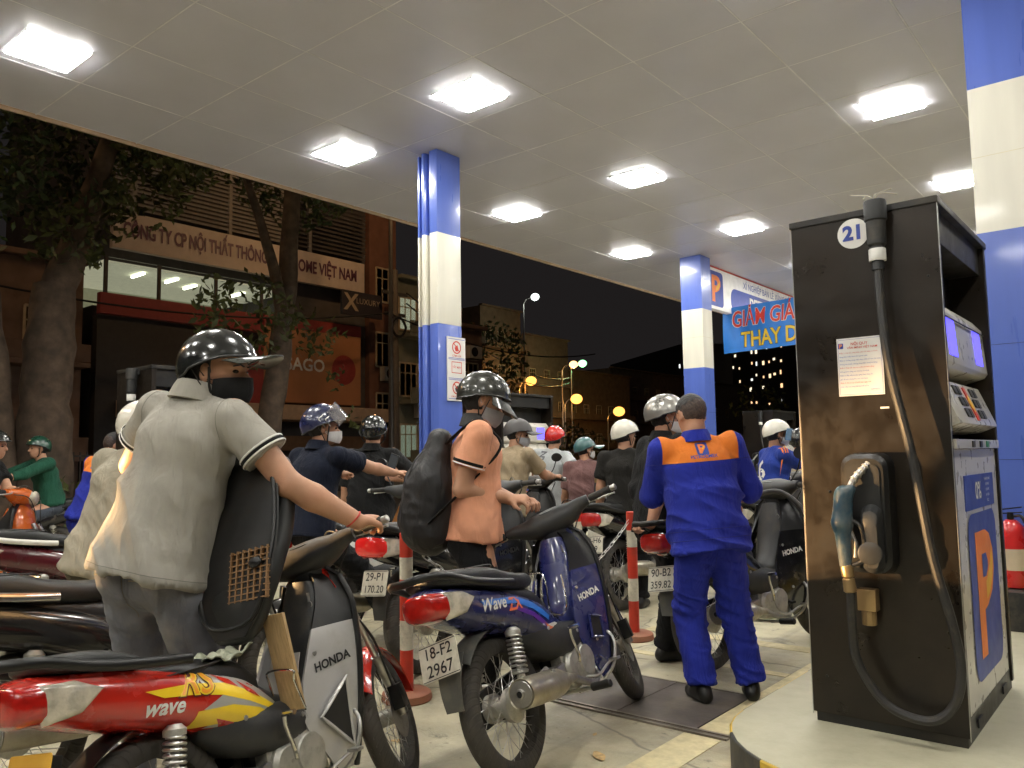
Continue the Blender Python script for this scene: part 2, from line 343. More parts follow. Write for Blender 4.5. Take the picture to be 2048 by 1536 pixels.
# ------------------------------------------------------------------ ground
def ground_mat():
    m, t, b = new_mat('forecourt concrete'); N, L = t.nodes, t.links; tc = N.new('ShaderNodeTexCoord'); co = tc.outputs['Object']
    def noise(s, d=8, r=.6, dist=0.):
        n = N.new('ShaderNodeTexNoise'); n.inputs['Scale'].default_value = s; n.inputs['Detail'].default_value = d; n.inputs['Roughness'].default_value = r; n.inputs['Distortion'].default_value = dist; L.new(co, n.inputs[0]); return n.outputs[0]
    def rng(i, a, b_, c, d): r = N.new('ShaderNodeMapRange'); r.inputs[1].default_value = a; r.inputs[2].default_value = b_; r.inputs[3].default_value = c; r.inputs[4].default_value = d; L.new(i, r.inputs[0]); return r.outputs[0]
    def mix(f, a, b_):
        x = N.new('ShaderNodeMix'); x.data_type = 'RGBA'; L.new(f, x.inputs[0])
        for k, q in ((6, a), (7, b_)):
            if isinstance(q, tuple): x.inputs[k].default_value = (*q, 1)
            else: L.new(q, x.inputs[k])
        return x.outputs[2]
    c = mix(rng(noise(2.2, 10), .35, .65, 0, 1), (.35, .315, .215), (.53, .48, .33))
    c = mix(rng(noise(.9, 8, .65, .6), .50, .68, 0, .8), c, (.19, .17, .13))
    c = mix(rng(noise(3.1, 12, .7, 1.2), .57, .70, 0, .85), c, (.06, .055, .047))
    c = mix(rng(noise(26, 6), .62, .72, 0, .5), c, (.55, .50, .38))
    vo = N.new('ShaderNodeTexVoronoi'); vo.inputs['Scale'].default_value = 2.3; L.new(co, vo.inputs[0]); c = mix(rng(vo.outputs['Distance'], .02, .075, .75, 0), c, (.03, .027, .024))
    vo2 = N.new('ShaderNodeTexVoronoi'); vo2.inputs['Scale'].default_value = 9.; L.new(co, vo2.inputs[0]); c = mix(rng(vo2.outputs['Distance'], .03, .07, .6, 0), c, (.07, .062, .05))
    dn = N.new('ShaderNodeTexNoise'); dn.inputs['Scale'].default_value = 3; L.new(co, dn.inputs[0]); ad_ = N.new('ShaderNodeMix'); ad_.data_type = 'RGBA'; ad_.inputs[0].default_value = .12; L.new(co, ad_.inputs[6]); L.new(dn.outputs[1], ad_.inputs[7])
    vc = N.new('ShaderNodeTexVoronoi'); vc.feature = 'DISTANCE_TO_EDGE'; vc.inputs['Scale'].default_value = .55; L.new(ad_.outputs[2], vc.inputs[0]); c = mix(rng(vc.outputs['Distance'], .001, .006, .7, 0), c, (.10, .09, .07))
    mpt = N.new('ShaderNodeMapping'); mpt.inputs['Scale'].default_value = (5.5, .35, 1); L.new(co, mpt.inputs[0]); nt_ = N.new('ShaderNodeTexNoise'); nt_.inputs['Scale'].default_value = 1.; nt_.inputs['Detail'].default_value = 9; L.new(mpt.outputs[0], nt_.inputs[0]); c = mix(rng(nt_.outputs[0], .56, .70, 0, .45), c, (.13, .115, .09))
    L.new(c, b.inputs['Base Color']); L.new(rng(noise(5), .35, .7, .38, .75), b.inputs['Roughness'])
    bp = N.new('ShaderNodeBump'); bp.inputs['Strength'].default_value = .35; bp.inputs['Distance'].default_value = .01; L.new(noise(60, 10), bp.inputs['Height']); L.new(bp.outputs[0], b.inputs['Normal'])
    return m
ASPHALT = mat('asphalt', (.05, .048, .045), .8, var=.3, vscale=3, bump=.4, bscale=90)
g = struct(link('ground', MB().add([(-900, -900, 0), (900, -900, 0), (900, 900, 0), (-900, 900, 0)], [(0, 1, 2, 3)]).mesh(), ASPHALT)); g.location.z = -.004
FC = ground_mat()
fc = struct(link('forecourt_pavement', MB().add([(-10.5, -9, 0), (9, -9, 0), (9, 34, 0), (-10.5, 34, 0)], [(0, 1, 2, 3)]).mesh(), FC))
LINE = mat('worn cream line paint', (.60, .52, .30), .6, var=.12, vscale=20, dirt=(.30, .26, .17), dirt_amt=.35, dscale=9, bump=.2, bscale=120)
def floor_rect(name, x0, x1, y0, y1, z, m, lab=None):
    o = link(name, MB().box(((x0 + x1) / 2, (y0 + y1) / 2, z / 2 + .0005), (x1 - x0, y1 - y0, z), None).mesh(smooth=0), m); o['kind'] = 'structure'; return o
floor_rect('painted_line', -1.90, -1.75, 3.66, 7.0, .003, LINE)
floor_rect('painted_line', -1.93, -1.74, 1.6, 3.585, .003, LINE)
floor_rect('painted_line', -6.0, -1.905, 4.80, 4.88, .003, LINE)
floor_rect('painted_line', -3.25, -1.91, 5.46, 5.6, .003, LINE)
for k in range(3): floor_rect('painted_line', -9.2, -6.9, -1.5 + 4 * k, -1.35 + 4 * k, .003, LINE)
PLATE_ST = mat('rusty trench plate', (.115, .098, .085), .55, .35, var=.3, vscale=3, dirt=(.30, .26, .18), dirt_amt=.22, dscale=4, bump=.3, bscale=40)
floor_rect('trench_cover', -3.15, -2.36, 3.662, 4.31, .006, PLATE_ST); floor_rect('trench_cover', -2.355, -1.905, 3.662, 4.31, .006, PLATE_ST)
RAIL = mat('trench rail', (.24, .21, .17), .4, .6, var=.25, dirt=(.14, .11, .08), dirt_amt=.3)
floor_rect('trench_rail', -9.0, -1.72, 3.595, 3.612, .010, RAIL); floor_rect('trench_rail', -9.0, -1.72, 3.640, 3.657, .010, RAIL); floor_rect('drain_channel', -9.0, -1.72, 3.6125, 3.6395, .004, PLATE_ST)
floor_rect('trench_rail', -3.15, -1.905, 4.313, 4.33, .008, RAIL)
LEAF = mat('dry leaf', (.52, .36, .16), .7, var=.3, vscale=40)
def dry_leaf(px, py, a, s, lab):
    G = np.array([[(u * .5 * s * (1 - .75 * abs(v) ** 1.5), v * s, .004 + .012 * s * 12 * (.06 * u * u + .05 * v * v) + .003) for v in np.linspace(-1, 1, 7)] for u in np.linspace(-1, 1, 4)])
    o = link('dry_leaf', MB().sheet(G, .0012).mesh(), LEAF); o.location = (px, py, 0); o.rotation_euler.z = a; tag(o, lab, 'leaf', 'dry leaves on the forecourt')
dry_leaf(-2.08, 3.08, .9, .055, 'dry tan leaf lying on the concrete right of the steel muffler')
dry_leaf(-2.93, 2.68, 2.2, .045, 'small dry leaf beside the wheel of the red motorbike')
dry_leaf(-2.25, 3.30, .3, .02, 'tiny scrap of dry leaf near the trench rail')

# ------------------------------------------------------------------ pump islands
YEL = mat('kerb yellow paint', (.62, .40, .03), .5, var=.15, dirt=(.12, .10, .06), dirt_amt=.35, dscale=8, bump=.2, bscale=60)
BLK = mat('kerb black paint', (.02, .02, .02), .5, var=.2, dirt=(.16, .13, .09), dirt_amt=.35, dscale=8, bump=.2, bscale=60)
ITOP = mat('island concrete', (.42, .395, .28), .5, var=.12, vscale=3, dirt=(.26, .24, .17), dirt_amt=.3, dscale=3, bump=.25, bscale=50)
def island(lab, xc, y0, y1, R=.62, h=.15, par=1):
    t = thing('pump_island', lab, 'kerb island', (xc, 0, 0))
    a = np.linspace(0, PI, 19); per = [(-R * math.cos(q), y0 + R - R * math.sin(q)) for q in a]
    n = int((y1 - y0 - 2 * R) / .4); per += [(R, y0 + R + (y1 - y0 - 2 * R) * k / n) for k in range(1, n)]
    per += [(R * math.cos(q), y1 - R + R * math.sin(q)) for q in a]; per += [(-R, y1 - R - (y1 - y0 - 2 * R) * k / n) for k in range(1, n)]
    P = np.array(per); s = .985; I = P.copy(); I[:, 0] *= s; I[:, 1] = (y0 + y1) / 2 + (P[:, 1] - (y0 + y1) / 2) * (1 - .015 * R * 2 / (y1 - y0))
    k = len(P); mb = MB()
    mb.add([(p[0], p[1], .002) for p in I] + [(p[0], p[1], h) for p in I], [tuple(range(k, 2 * k))] + [(i, (i + 1) % k, k + (i + 1) % k, k + i) for i in range(k)])
    part('island_top', mb, ITOP, t, 30)
    groups = []; i = 0
    while i < k:
        step = 3 if (np.linalg.norm(P[(i + 1) % k] - P[i]) < .2) else 1
        groups.append(list(range(i, min(i + step, k) + 1))); i += step
    for gi, ids in enumerate(groups):
        ids = [q % k for q in ids]; mb = MB(); L = []
        for q in ids: L.append([(*P[q], .0), (*P[q], h - .022), (*(P[q] * .985 + I[q] * .015), h - .006), (*(P[q] * .6 + I[q] * .4), h - .002), (*I[q], h - .002), (*I[q], 0)])
        mb.loft([np.array(x) for x in L], True); part('kerb_block', mb, YEL if gi % 2 == par else BLK, t, 40)
    return t
island('rounded concrete pump island with black and yellow kerb under the near dispenser', -1.03, 3.0, 12.6, par=0)
island('far concrete pump island carrying the two blue and white columns', -6.6, 1.6, 19, R=.6)

# ------------------------------------------------------------------ canopy with its panels and lamps
CX0, CX1, CY0, CY1, CH = -8.84, 4.6, -5.2, 24.7, 4.9
PANEL = mat('ceiling panel', (.60, .60, .67), .38, .0, var=.05, vscale=1.5, spec=.6, rvar=.1, bump=.05, bscale=30)
JOINT = mat('ceiling joint', (.80, .80, .82), .6)
FASC = mat('canopy fascia', (.50, .36, .24), .5, var=.1)
can = link('canopy_roof', MB().box(((CX0 + CX1) / 2, (CY0 + CY1) / 2, CH + .4), (CX1 - CX0, CY1 - CY0, .78)).mesh(smooth=0), JOINT)
tag(can, 'flat grey panelled canopy ceiling with square lamps above the forecourt', 'canopy')
part('edge_trim', MB().box((CX0 - .02, (CY0 + CY1) / 2, CH + .37), (.03, CY1 - CY0, .80)), FASC, can, 0)
gx = [-8.80 + 1.035 * i for i in range(14)]; gy = [4.13 + 1.035 * j for j in range(-9, 20)]
pm = MB().box((0, 0, .0075), (1.019, 1.019, .015)).mesh('ceiling_panel', 0); rest = MB(); cand = []
for x in gx[:-1]:
    for y in gy: cand.append((x + .5175, y + .5175))
cand = [c for c in cand if c[0] < CX1 - .4 and c[1] < CY1 - .3]
def seen(c): d = np.array([c[0], c[1], CH - 1.33]); q = CAM_M.T @ d; return q[2] < -.5 and abs(q[0] / q[2]) < .72 and -.2 < q[1] / -q[2] < .56
cand.sort(key=lambda c: (not seen(c), c[0] ** 2 + c[1] ** 2))
for i, c in enumerate(cand):
    if i < 290: 
        o = link('ceiling_panel', pm, PANEL, can); o.location = (c[0], c[1], CH - .0055 + random.uniform(-.0015, .0015)); o.rotation_euler = (random.uniform(-.0012, .0012), random.uniform(-.0012, .0012), 0)
    else: rest.box((c[0], c[1], CH + .002), (1.019, 1.019, .015))
for x in gx: part('ceiling_joint', MB().box((x, (CY0 + CY1) / 2, CH + .0019), (.012, CY1 - CY0 - .02, .017)), JOINT, can, 0)
for y in gy: part('ceiling_joint', MB().box(((CX0 + CX1) / 2, y, CH + .0018), (CX1 - CX0 - .02, .012, .016)), JOINT, can, 0)
if rest.n: struct(part('ceiling_panel_field', rest, PANEL, can, 0), 'stuff')
LAMP = emis('lamp diffuser', (1., .98, .915), 64.)
LFR = mat('lamp frame', (.75, .74, .72), .35)
fm = MB()
for sx, sy, w, d in ((0, 1, .54, .03), (0, -1, .54, .03), (1, 0, .015, .509), (-1, 0, .015, .509)): fm.box((sx * .255, sy * .262, -.006), (w, d * .5, .012))
fm = fm.mesh('frame', 0); dm_ = MB().box((0, 0, -.013), (.500, .500, .020)).mesh('diffuser', 0)  # drop shape added so the diffuser sides cast a bloom-like halo on the ceiling
rown = {-7.35: 'left edge row', -5.2: 'second row', -2.08: 'third row', 1.05: 'fourth row'}
ordn = ['first', 'second', 'third', 'fourth', 'fifth', 'sixth', 'seventh', 'eighth']
for X, y0 in ((-7.35, 2.65), (-5.2, 2.5), (-2.08, 2.35), (1.05, 2.3)):
    for k in range(-2, 6):
        t = thing('ceiling_light', 'square white lit ceiling lamp, %s from the near end in the canopy %s' % (ordn[k + 2], rown[X]), 'lamp', (X, y0 + 3.21 * k, CH - .0085), group='square lamps in the canopy ceiling')
        link('frame', fm, LFR, t); link('diffuser', dm_, LAMP, t)

# ------------------------------------------------------------------ columns
BLUE = mat('column blue', (.085, .14, .48), .3, var=.07, vscale=1.5, coat=.3, rvar=.03, stretch=(5, 5, .5))
WHT = mat('column white', (.68, .655, .56), .35, var=.06, vscale=1.5, coat=.2, rvar=.03, stretch=(5, 5, .5))
def column(lab, x0, x1, y0, y1, ribs=False, z0=.15, plinth=False):
    t = thing('canopy_column', lab, 'column', ((x0 + x1) / 2, (y0 + y1) / 2, 0)); w, d = x1 - x0, y1 - y0
    for nm, a, b, m in (('lower_band', z0 + .002, 2.85, BLUE), ('middle_band', 2.85, 3.91, WHT), ('upper_band', 3.91, CH - .012, BLUE)):
        mb = MB()
        if ribs:
            y = -d / 2; pr = [(-w / 2, d / 2), (-w / 2, y + .08), (-w / 2 + .012, y + .05), (-w / 2 + .04, y + .05), (-w / 2 + .055, y + .13), (-w / 2 + .10, y + .13), (-w / 2 + .115, y + .02), (-w / 2 + .13, y), (-w / 2 + .165, y), (-w / 2 + .18, y + .02), (-w / 2 + .195, y + .11), (-w / 2 + .225, y + .11), (-w / 2 + .245, y + .012), (-w / 2 + .258, y), (w / 2, y), (w / 2, d / 2)]
            mb.prism(pr, (0, 0, a), (1, 0, 0), (0, 1, 0), b - a)
            part(nm, mb, m, t, 25, .004)
        else:
            mb.box((0, 0, (a + b) / 2), (w, d, b - a)); part(nm, mb, m, t, 0)
            zs = {'lower_band': (1.25, 2.05), 'middle_band': (3.4,), 'upper_band': ()}[nm]
            for z in zs:   # panel joints wrapped round the column
                j = MB(); 
                j.box((0, -d / 2 - .0005, z), (w + .002, .001, .003)); j.box((w / 2 + .0005, 0, z), (.001, d, .003)); part('panel_joint', j, INK if nm == 'lower_band' else LINE, t, 0)
    return t
c1 = column('ribbed blue and white canopy column behind the man with the backpack', -6.80, -6.42, 6.47, 6.86, True)
column('square blue and white canopy column behind the attendant, next to the banner', -6.87, -6.46, 13.2, 13.58)
c3 = column('huge blue and white canopy column at the right picture edge', -1.03, -.13, 6.47, 7.1, z0=.40)
mb = MB()
pl = thing('column_plinth', 'black and yellow striped plinth under the right canopy column', 'plinth', (-.58, 6.62, .15))
for i in range(7): part('stripe', MB().prism([(-.56 + .16 * i, 0), (-.56 + .16 * i + .16, 0), (-.56 + .16 * i + .16, .247), (-.56 + .16 * i, .247)], (0, -.47, .002), (1, 0, 0), (0, 0, 1), -1.0), YEL if i % 2 == 0 else BLK, pl, 0)
# safety notice on the ribbed column
sg = thing('safety_notice', 'white safety notice with three red pictograms on the ribbed column', 'sign', (-6.415, 6.75, 2.34)); ux, uy = (0, 1, 0), (0, 0, 1)
SIGNW = mat('notice white', (.72, .70, .66), .4, var=.05); RED = mat('sign red', (.60, .05, .03), .45)
part('board', MB().box((.008, 0, 0), (.016, .30, .74)), SIGNW, sg, 0, .004)
for k in range(3):
    zc = .235 - .235 * k; nrm = lambda P: P
    fr = MB()
    for a, b, w in (((-.135, zc - .11), (.135, zc - .11), .006), ((-.135, zc + .11), (.135, zc + .11), .006)): fr.box((.0175, 0, a[1]), (.002, .27, w))
    part('border', fr, BLUE, sg, 0)
    ring = [(math.cos(a) * .075, math.sin(a) * .075 + .015) for a in np.linspace(0, 2 * PI, 28, endpoint=False)]; inner = [(x * .8, (y - .015) * .8 + .015) for x, y in ring]
    if k == 1: flat('pictogram', [[(-.085, -.05), (.085, -.05), (.085, -.042), (-.085, -.042)], [(-.085, .075), (.085, .075), (.085, .083), (-.085, .083)], [(-.085, -.042), (-.077, -.042), (-.077, .075), (-.085, .075)], [(.077, -.042), (.085, -.042), (.085, .075), (.077, .075)]], RED, sg, (.016, 0, zc), ux, uy)
    else:
        flat('pictogram', [[ring[i], ring[(i + 1) % 28], inner[(i + 1) % 28], inner[i]] for i in range(28)] + [[(-.055, .06), (-.045, .068), (.055, -.03), (.045, -.038)]], RED, sg, (.016, 0, zc), ux, uy)
        flat('pictogram', [[(-.02, -.03), (.02, -.03), (.03, .0), (.015, .045), (-.01, .03), (-.03, .01)]], RED if k == 0 else INK, sg, (.016, 0, zc), ux, uy, .001)
    text('lettering', ('CẤM LỬA', 'TẮT MÁY', 'CẤM HÚT THUỐC')[k], RED, sg, (.016, 0, zc - .085 if k != 1 else zc + .017), ux, uy, .034 if k < 2 else .024, bold=.01)

# ------------------------------------------------------------------ fascia sign and banner under the canopy
fs = thing('fascia_sign', 'white fascia sign with blue box and orange P emblem behind the far column', 'sign', (-6.72, 18.3, 4.47)); ORANGE = mat('emblem orange', (.85, .22, .03), .45); EBLUE = mat('emblem blue', (.03, .06, .32), .45)
FSW = mat('fascia sign face', (.70, .68, .64), .4, emit=(1, .95, .9), es=.12)
part('board', MB().box((-.06, 0, 0), (.12, 9.0, .80)), FSW, fs, 0)
part('red_band', MB().box((-.05, 0, .411), (.14, 9.0, .02)), RED, fs, 0)
def rrect(x0, x1, y0, y1, r=.06, n=5):
    P = []
    for cx_, cy_, a0 in ((x1 - r, y1 - r, 0), (x0 + r, y1 - r, 90), (x0 + r, y0 + r, 180), (x1 - r, y0 + r, 270)):
        for k in range(n + 1): a = math.radians(a0 + 90 * k / n); P.append((cx_ + r * math.cos(a), cy_ + r * math.sin(a)))
    return P
P_STEM = [(-.30, -.42), (-.10, -.42), (-.10, -.12), (.02, -.10), (.20, -.02), (.30, .12), (.30, .26), (.20, .38), (.05, .42), (-.30, .42)]
P_CURVE = [(-.12, .26), (-.12, .10), (0, .10), (.08, .16), (.08, .20), (.02, .26)]
FLAME = [(-.02, -.06), (.10, -.02), (.22, .08), (.26, .20), (.24, .30), (.16, .18), (.06, .10), (-.02, .06)]
def emblem(fn, s, **kw):
    """blue rounded square, orange P, yellow flame; fn(name, polys, material, lift)"""
    q = lambda P: [(x * s, y * s) for x, y in P]
    fn('emblem_field', [q(rrect(-.5, .5, -.55, .55, .14))], EBLUE, .0015); fn('emblem_letter', [q(P_STEM)], ORANGE, .003); fn('emblem_counter', [q(P_CURVE)], EBLUE, .0045); fn('emblem_flame', [q(FLAME)], mat('emblem yellow', (.85, .48, .04), .45), .0045)
emblem(lambda n_, p, m_, l: flat(n_, p, m_, fs, (.0, -3.95, 0), (0, 1, 0), (0, 0, 1), l * 2), .62)
flat('name_box', [rrect(-3.3, 3.6, -.36, .12, .2)], EBLUE, fs, (0, 0, 0), (0, 1, 0), (0, 0, 1), .003)
text('lettering', 'PETROLIMEX', WHITEINK, fs, (0, -1.2, -.13), (0, 1, 0), (0, 0, 1), .42, .006, bold=.02)
text('lettering', 'XÍ NGHIỆP BÁN LẺ XĂNG DẦU - CÔNG TY XĂNG DẦU KHU VỰC I', EBLUE, fs, (0, .2, .25), (0, 1, 0), (0, 0, 1), .19, .004)
for y in (-4, 0, 4): part('hanger', MB().box((-.06, y, .41), (.04, .04, .1)), BLACKM, fs, 0)
bn = thing('banner', 'sky blue cloth banner with red and yellow lettering hung beyond the far column', 'banner', (-5.25, 15.0, 3.78))
BANM = mat('banner blue', (.03, .22, .72), .5, var=.06, wrinkle=.35)
G = np.array([[(u, .02 * math.sin(u * 6 + v * 5) + .012 * math.sin(u * 17 - v * 3), -.45 + .9 * v + .03 * u) for v in np.linspace(0, 1, 9)] for u in np.linspace(-1.66, .55, 32)])
bo = part('cloth', MB().sheet(G, .003), BANM, bn); bb = bvh_of(bo.data)
YELT = mat('banner yellow', (.80, .55, .03), .5); REDT = mat('banner red', (.70, .05, .03), .5)
for m_, l_, b_ in ((WHITEINK, .004, .05), (REDT, .008, .018)): text_decal('lettering', 'GIẢM GIÁ KHI', m_, bn, bb, (-.58, 0, .17), (1, 0, .03), (0, 0, 1), .44, l_, bold=b_ * .7, shear=.10, fit=1.75 + b_)
for m_, l_, b_ in ((INK, .004, .05), (YELT, .008, .025)): text_decal('lettering', 'THAY DẦU', m_, bn, bb, (-.52, 0, -.25), (1, 0, .03), (0, 0, 1), .42, l_, bold=b_ * .8, fit=1.5 + b_)
for x in (-1.66, .55): part('tie_cord', MB().tube([(x, 0, .45 + .03 * x), (x * 1.02, .05, CH - 3.78)], .006, 5), BLACKM, bn)
# ------------------------------------------------------------------ fuel dispensers
SHELL = mat('dispenser black steel', (.021, .015, .010), .30, .4, var=.35, vscale=3, dirt=(.010, .008, .006), dirt_amt=.4, dscale=5, bump=.08, bscale=80, coat=.15)
FRAMEB = mat('dispenser frame black', (.018, .017, .016), .4, .2, var=.2, dirt=(.10, .08, .05), dirt_amt=.15)
CREAM = mat('dispenser cream steel', (.60, .57, .50), .3, .1, var=.05, coat=.4)
HOSE = mat('hose rubber', (.022, .021, .02), .5, var=.2, dirt=(.10, .08, .05), dirt_amt=.2, dscale=20)
BRASS = mat('dull brass', (.42, .29, .14), .4, .8, var=.15)
NBLUE = plastic('nozzle blue', (.020, .060, .095), .35, DUST, .25)
SCREEN = emis('lit blue screen', (.12, .10, 1.), 1.4)
def pump(lab, loc, W_, D_, H_, num=None, near=False, rz=0., short=''):
    """body W_ across x, D_ along y; display side +x (and the same at -x); hose side -y"""
    t = thing('fuel_dispenser', lab, 'fuel pump', loc, (0, 0, rz)); w, d = W_ / 2, D_ / 2; z1 = H_
    part('base_frame', MB().box((0, 0, .05), (W_ - .02, D_ - .02, .10)), FRAMEB, t, 0, .004)
    for sy in (-1, 1):   # end panels
        part('end_panel', MB().box((0, sy * (d - .02), (z1 + .04) / 2), (W_, .04, z1 - .04)), SHELL, t, 0, .005)
    part('top_cover', MB().box((0, 0, z1 - .015), (W_ + .012, D_ + .012, .03)).box((0, 0, z1 - .10), (W_ - .05, D_ - .085, .14)), FRAMEB, t, 0, .004)
    low = 1.17 * H_ / 2.22; 
    part('core', MB().box((0, 0, z1 * .5), (W_ * .45, D_ - .085, z1 - .24)), FRAMEB, t, 0)
    for sx in (-1, 1):
        f = sx * w
        part('lower_cabinet', MB().box((sx * (w - .10), 0, (low + .10) / 2), (.18, D_ - .10, low - .10)), CREAM, t, 0, .006)
        part('valance', MB().box((sx * (w - .09), 0, low + .022), (.20, D_ - .09, .04)), CREAM, t, 0, .004)
        if near: 
            for y_, m_ in ((-.15, GREYP), (.02, BLACKM), (.18, mat('green key', (.05, .22, .12), .5))): part('control', MB().box((sx * (w + .012), y_, low + .022), (.006, .055, .028)), m_, t, 0, .002)
        # display head
        a = low + .32 * H_ / 2.22; b = low + .64 * H_ / 2.22
        hd = part('display_head', MB().prism([(0, a), (.10, a + .03), (.115, a + .05), (.10, b - .05), (.06, b), (0, b)], (sx * (w - .13), -(d - .06), 0), (sx, 0, 0), (0, 0, 1), -sx * (D_ - .12)) if sx > 0 else MB().prism([(0, a), (-.10, a + .03), (-.115, a + .05), (-.10, b - .05), (-.06, b), (0, b)], (sx * (w - .13), -(d - .06), 0), (1, 0, 0), (0, 0, 1), -(D_ - .12)), CREAM, t, 30, .005)
        nx = unit((sx * (b - a - .1), 0, .015)); up = unit((-sx * .015, 0, b - a - .1)); yv = np.cross(up, nx)
        for k in (-1, 1):
            c_ = V(sx * (w - .13 + .1075), k * D_ * .27, (a + b) / 2 + .005)
            o = part('display_screen', MB().box(c_, (.006, D_ * .15, (b - a) * .52), np.stack([nx, np.cross(up, nx), up], 1)), SCREEN, hd, 0)
        if near:
            for z_, L_ in ((b - .075, D_ - .16), (a + .062, D_ - .16)): part('trim_line', MB().box((sx * (w - .13 + .1085), 0, z_), (.006, L_, .004)), INK, hd, 0)
            for q, s_ in ((.07, 'VNĐ'), (0., 'LÍT'), (-.07, 'Đ/L')): text('lettering', s_, INK, hd, c_ * (1, 0, 1) + up * q + nx * .004, (0, sx, 0), up, .022)
        # sloped key pad
        ka, kb = low + .10, low + .30; kp = part('keypad_shelf', MB().prism([(-.04, ka - .03), (.06, ka - .02), (.135, ka + .01), (.06, kb), (-.04, kb)] if sx > 0 else [(.04, ka - .03), (-.06, ka - .02), (-.135, ka + .01), (-.06, kb), (.04, kb)], (sx * (w - .115), -(d - .10), 0), (1, 0, 0), (0, 0, 1), -(D_ - .20)), CREAM, t, 30, .01)
        dn = unit((sx * .075, 0, ka + .01 - kb)); nn = np.cross((0, sx * 1., 0), -dn); o0 = V(sx * (w - .115 + .0975), 0, (ka + .01 + kb) / 2); kd = np.linalg.norm((.075, 0, ka + .01 - kb))
        R_ = np.stack([nn, np.array([0, sx * 1., 0]), -dn], 1)
        part('price_strip', MB().box(o0 + nn * .002, (.006, .05, kd * .8), R_), RED, kp, 0); part('price_shell', MB().ell(o0 + nn * .004, (.004, .03, kd * .22), R_), mat('emblem yellow', (.85, .48, .04), .45), kp)
        if near:
            for k in (-1, 1):
                for r_ in range(3):
                    for c_ in range(2): part('key', MB().box(o0 + R_ @ V(.003, k * (.11 + .075 * c_ + .03 * (r_ == 0)), kd * (.30 - .27 * r_)), (.008, .055, kd * .2), R_), GREYP, kp, 0, .002)
        if near or sx > 0:
            fx = sx * (w - .008); part('blue_panel', MB().box((fx, 0.03, low - .19), (.003, D_ * .62, .15 * H_ / 2.22)), EBLUE, t, 0)
            emblem(lambda n_, p, m_, l: flat(n_, p, m_, t, (fx, .03, low * .46), (0, sx, 0), (0, 0, 1), l), D_ * .60)
            if near:
                text('lettering', '0%', WHITEINK, t, (fx, -.02, low - .19), (0, sx, 0), (0, 0, 1), .11, .003, bold=.01)
                for q in range(5): text('lettering', ('VÌ KHÁCH HÀNG', 'RON 95-III', 'E5 RON 92', 'AN TOÀN', 'PCCC')[q], WHITEINK, t, (fx, .20, low - .14 - .025 * q), (0, sx, 0), (0, 0, 1), .018, .003)
        for q in (-1, 1): part('slot', MB().box((sx * (w - .005), q * d * .55, .05), (.006, .09, .035)), INK, t, 0)
    # hose, boot and nozzle on the -y side (and +y for far pumps)
    yf = -d
    boot = part('nozzle_boot', MB().loft([np.array([(x, yf - y, z) for x, z in P_]) for P_, y in (([(a_ * 1.0, z_) for a_, z_ in rrect(-.115, .085, .66, 1.17, .06)], .0), ([(a_ * .98, z_) for a_, z_ in rrect(-.112, .082, .67, 1.165, .06)], .085), (rrect(-.095, .065, .69, 1.145, .05), .10))]), BLACKP, t, 30)
    part('boot_recess', MB().prism(rrect(-.08, .05, .90, 1.12, .03), (0, yf - .1035, 0), (1, 0, 0), (0, 0, 1), .002), INK, boot, 0)
    part('boot_flap', MB().loft([np.array([(x, yf - y, z) for x, z in P_]) for P_, y in ((rrect(-.03, .055, .67, .96, .04), .10), (rrect(-.02, .05, .68, .93, .035), .15), (rrect(.0, .045, .70, .88, .02), .165))]), GREYP, boot, 30)
    part('boot_disc', MB().lathe([(.045, 0), (.047, .006), (.04, .010)], (.015, yf - .165, .76), (.25, -1, 0), 22), mat('grey disc', (.05, .048, .045), .4), boot)
    nz = thing('fuel_nozzle', 'blue fuel nozzle hanging in the boot of ' + short, 'nozzle'); nz.parent = None
    nz.location = loc; nz.rotation_euler.z = rz; y_ = yf - .16
    part('spout', MB().tube(bez([(-0.065, y_ + .0, 1.0), (-0.040, y_ + .02, 1.06), (-0.005, y_ + .06, 1.11), (0.015, y_ + .09, 1.14)], 6), [.014] * 18 + [.012], 10), STEEL, nz)
    rings = MB(); PP = bez([(-0.065, y_ + .0, 1.0), (-0.040, y_ + .02, 1.06), (-0.005, y_ + .06, 1.11), (0.015, y_ + .09, 1.14)], 6)
    for q in range(6, 17, 2): rings.lathe([(.017, -.003), (.018, 0), (.017, .003)], PP[q], PP[q + 1] - PP[q], 12)
    part('spout_spring', rings, ALU, nz)
    sd = SDF(.006); sd.cone((-0.080, y_, 1.0), (-0.090, y_ - .005, .88), .036, .042, .02); sd.cone((-0.090, y_ - .005, .88), (-0.085, y_, .70), .036, .024, .02); sd.cone((-0.085, y_, .98), (-0.050, y_, 1.02), .03, .02, .015)
    link('nozzle_body', sd.mesh('nozzle_body'), NBLUE, nz)
    part('trigger_guard', MB().tube(bez([(-0.070, y_, .90), (-0.015, y_, .86), (-0.010, y_, .74), (-0.075, y_, .70)], 6), .009, 8), BLACKP, nz); part('trigger', MB().tube([(-0.065, y_, .86), (-0.040, y_, .80), (-0.045, y_, .74)], .008, 7), STEEL, nz)
    part('swivel', MB().lathe([(.022, 0), (.026, .01), (.024, .05), (.018, .055), (.024, .06), (.026, .11), (.02, .115)], (-0.083, y_, .71), (.10, 0, -1), 14), BRASS, nz)
    part('connector_block', MB().box((-.035, yf - .05, .555), (.075, .06, .09)).tube([(-.035, yf - .05, .51), (-.035, yf - .05, .45)], .03, 10), BRASS, t, 20, .006)
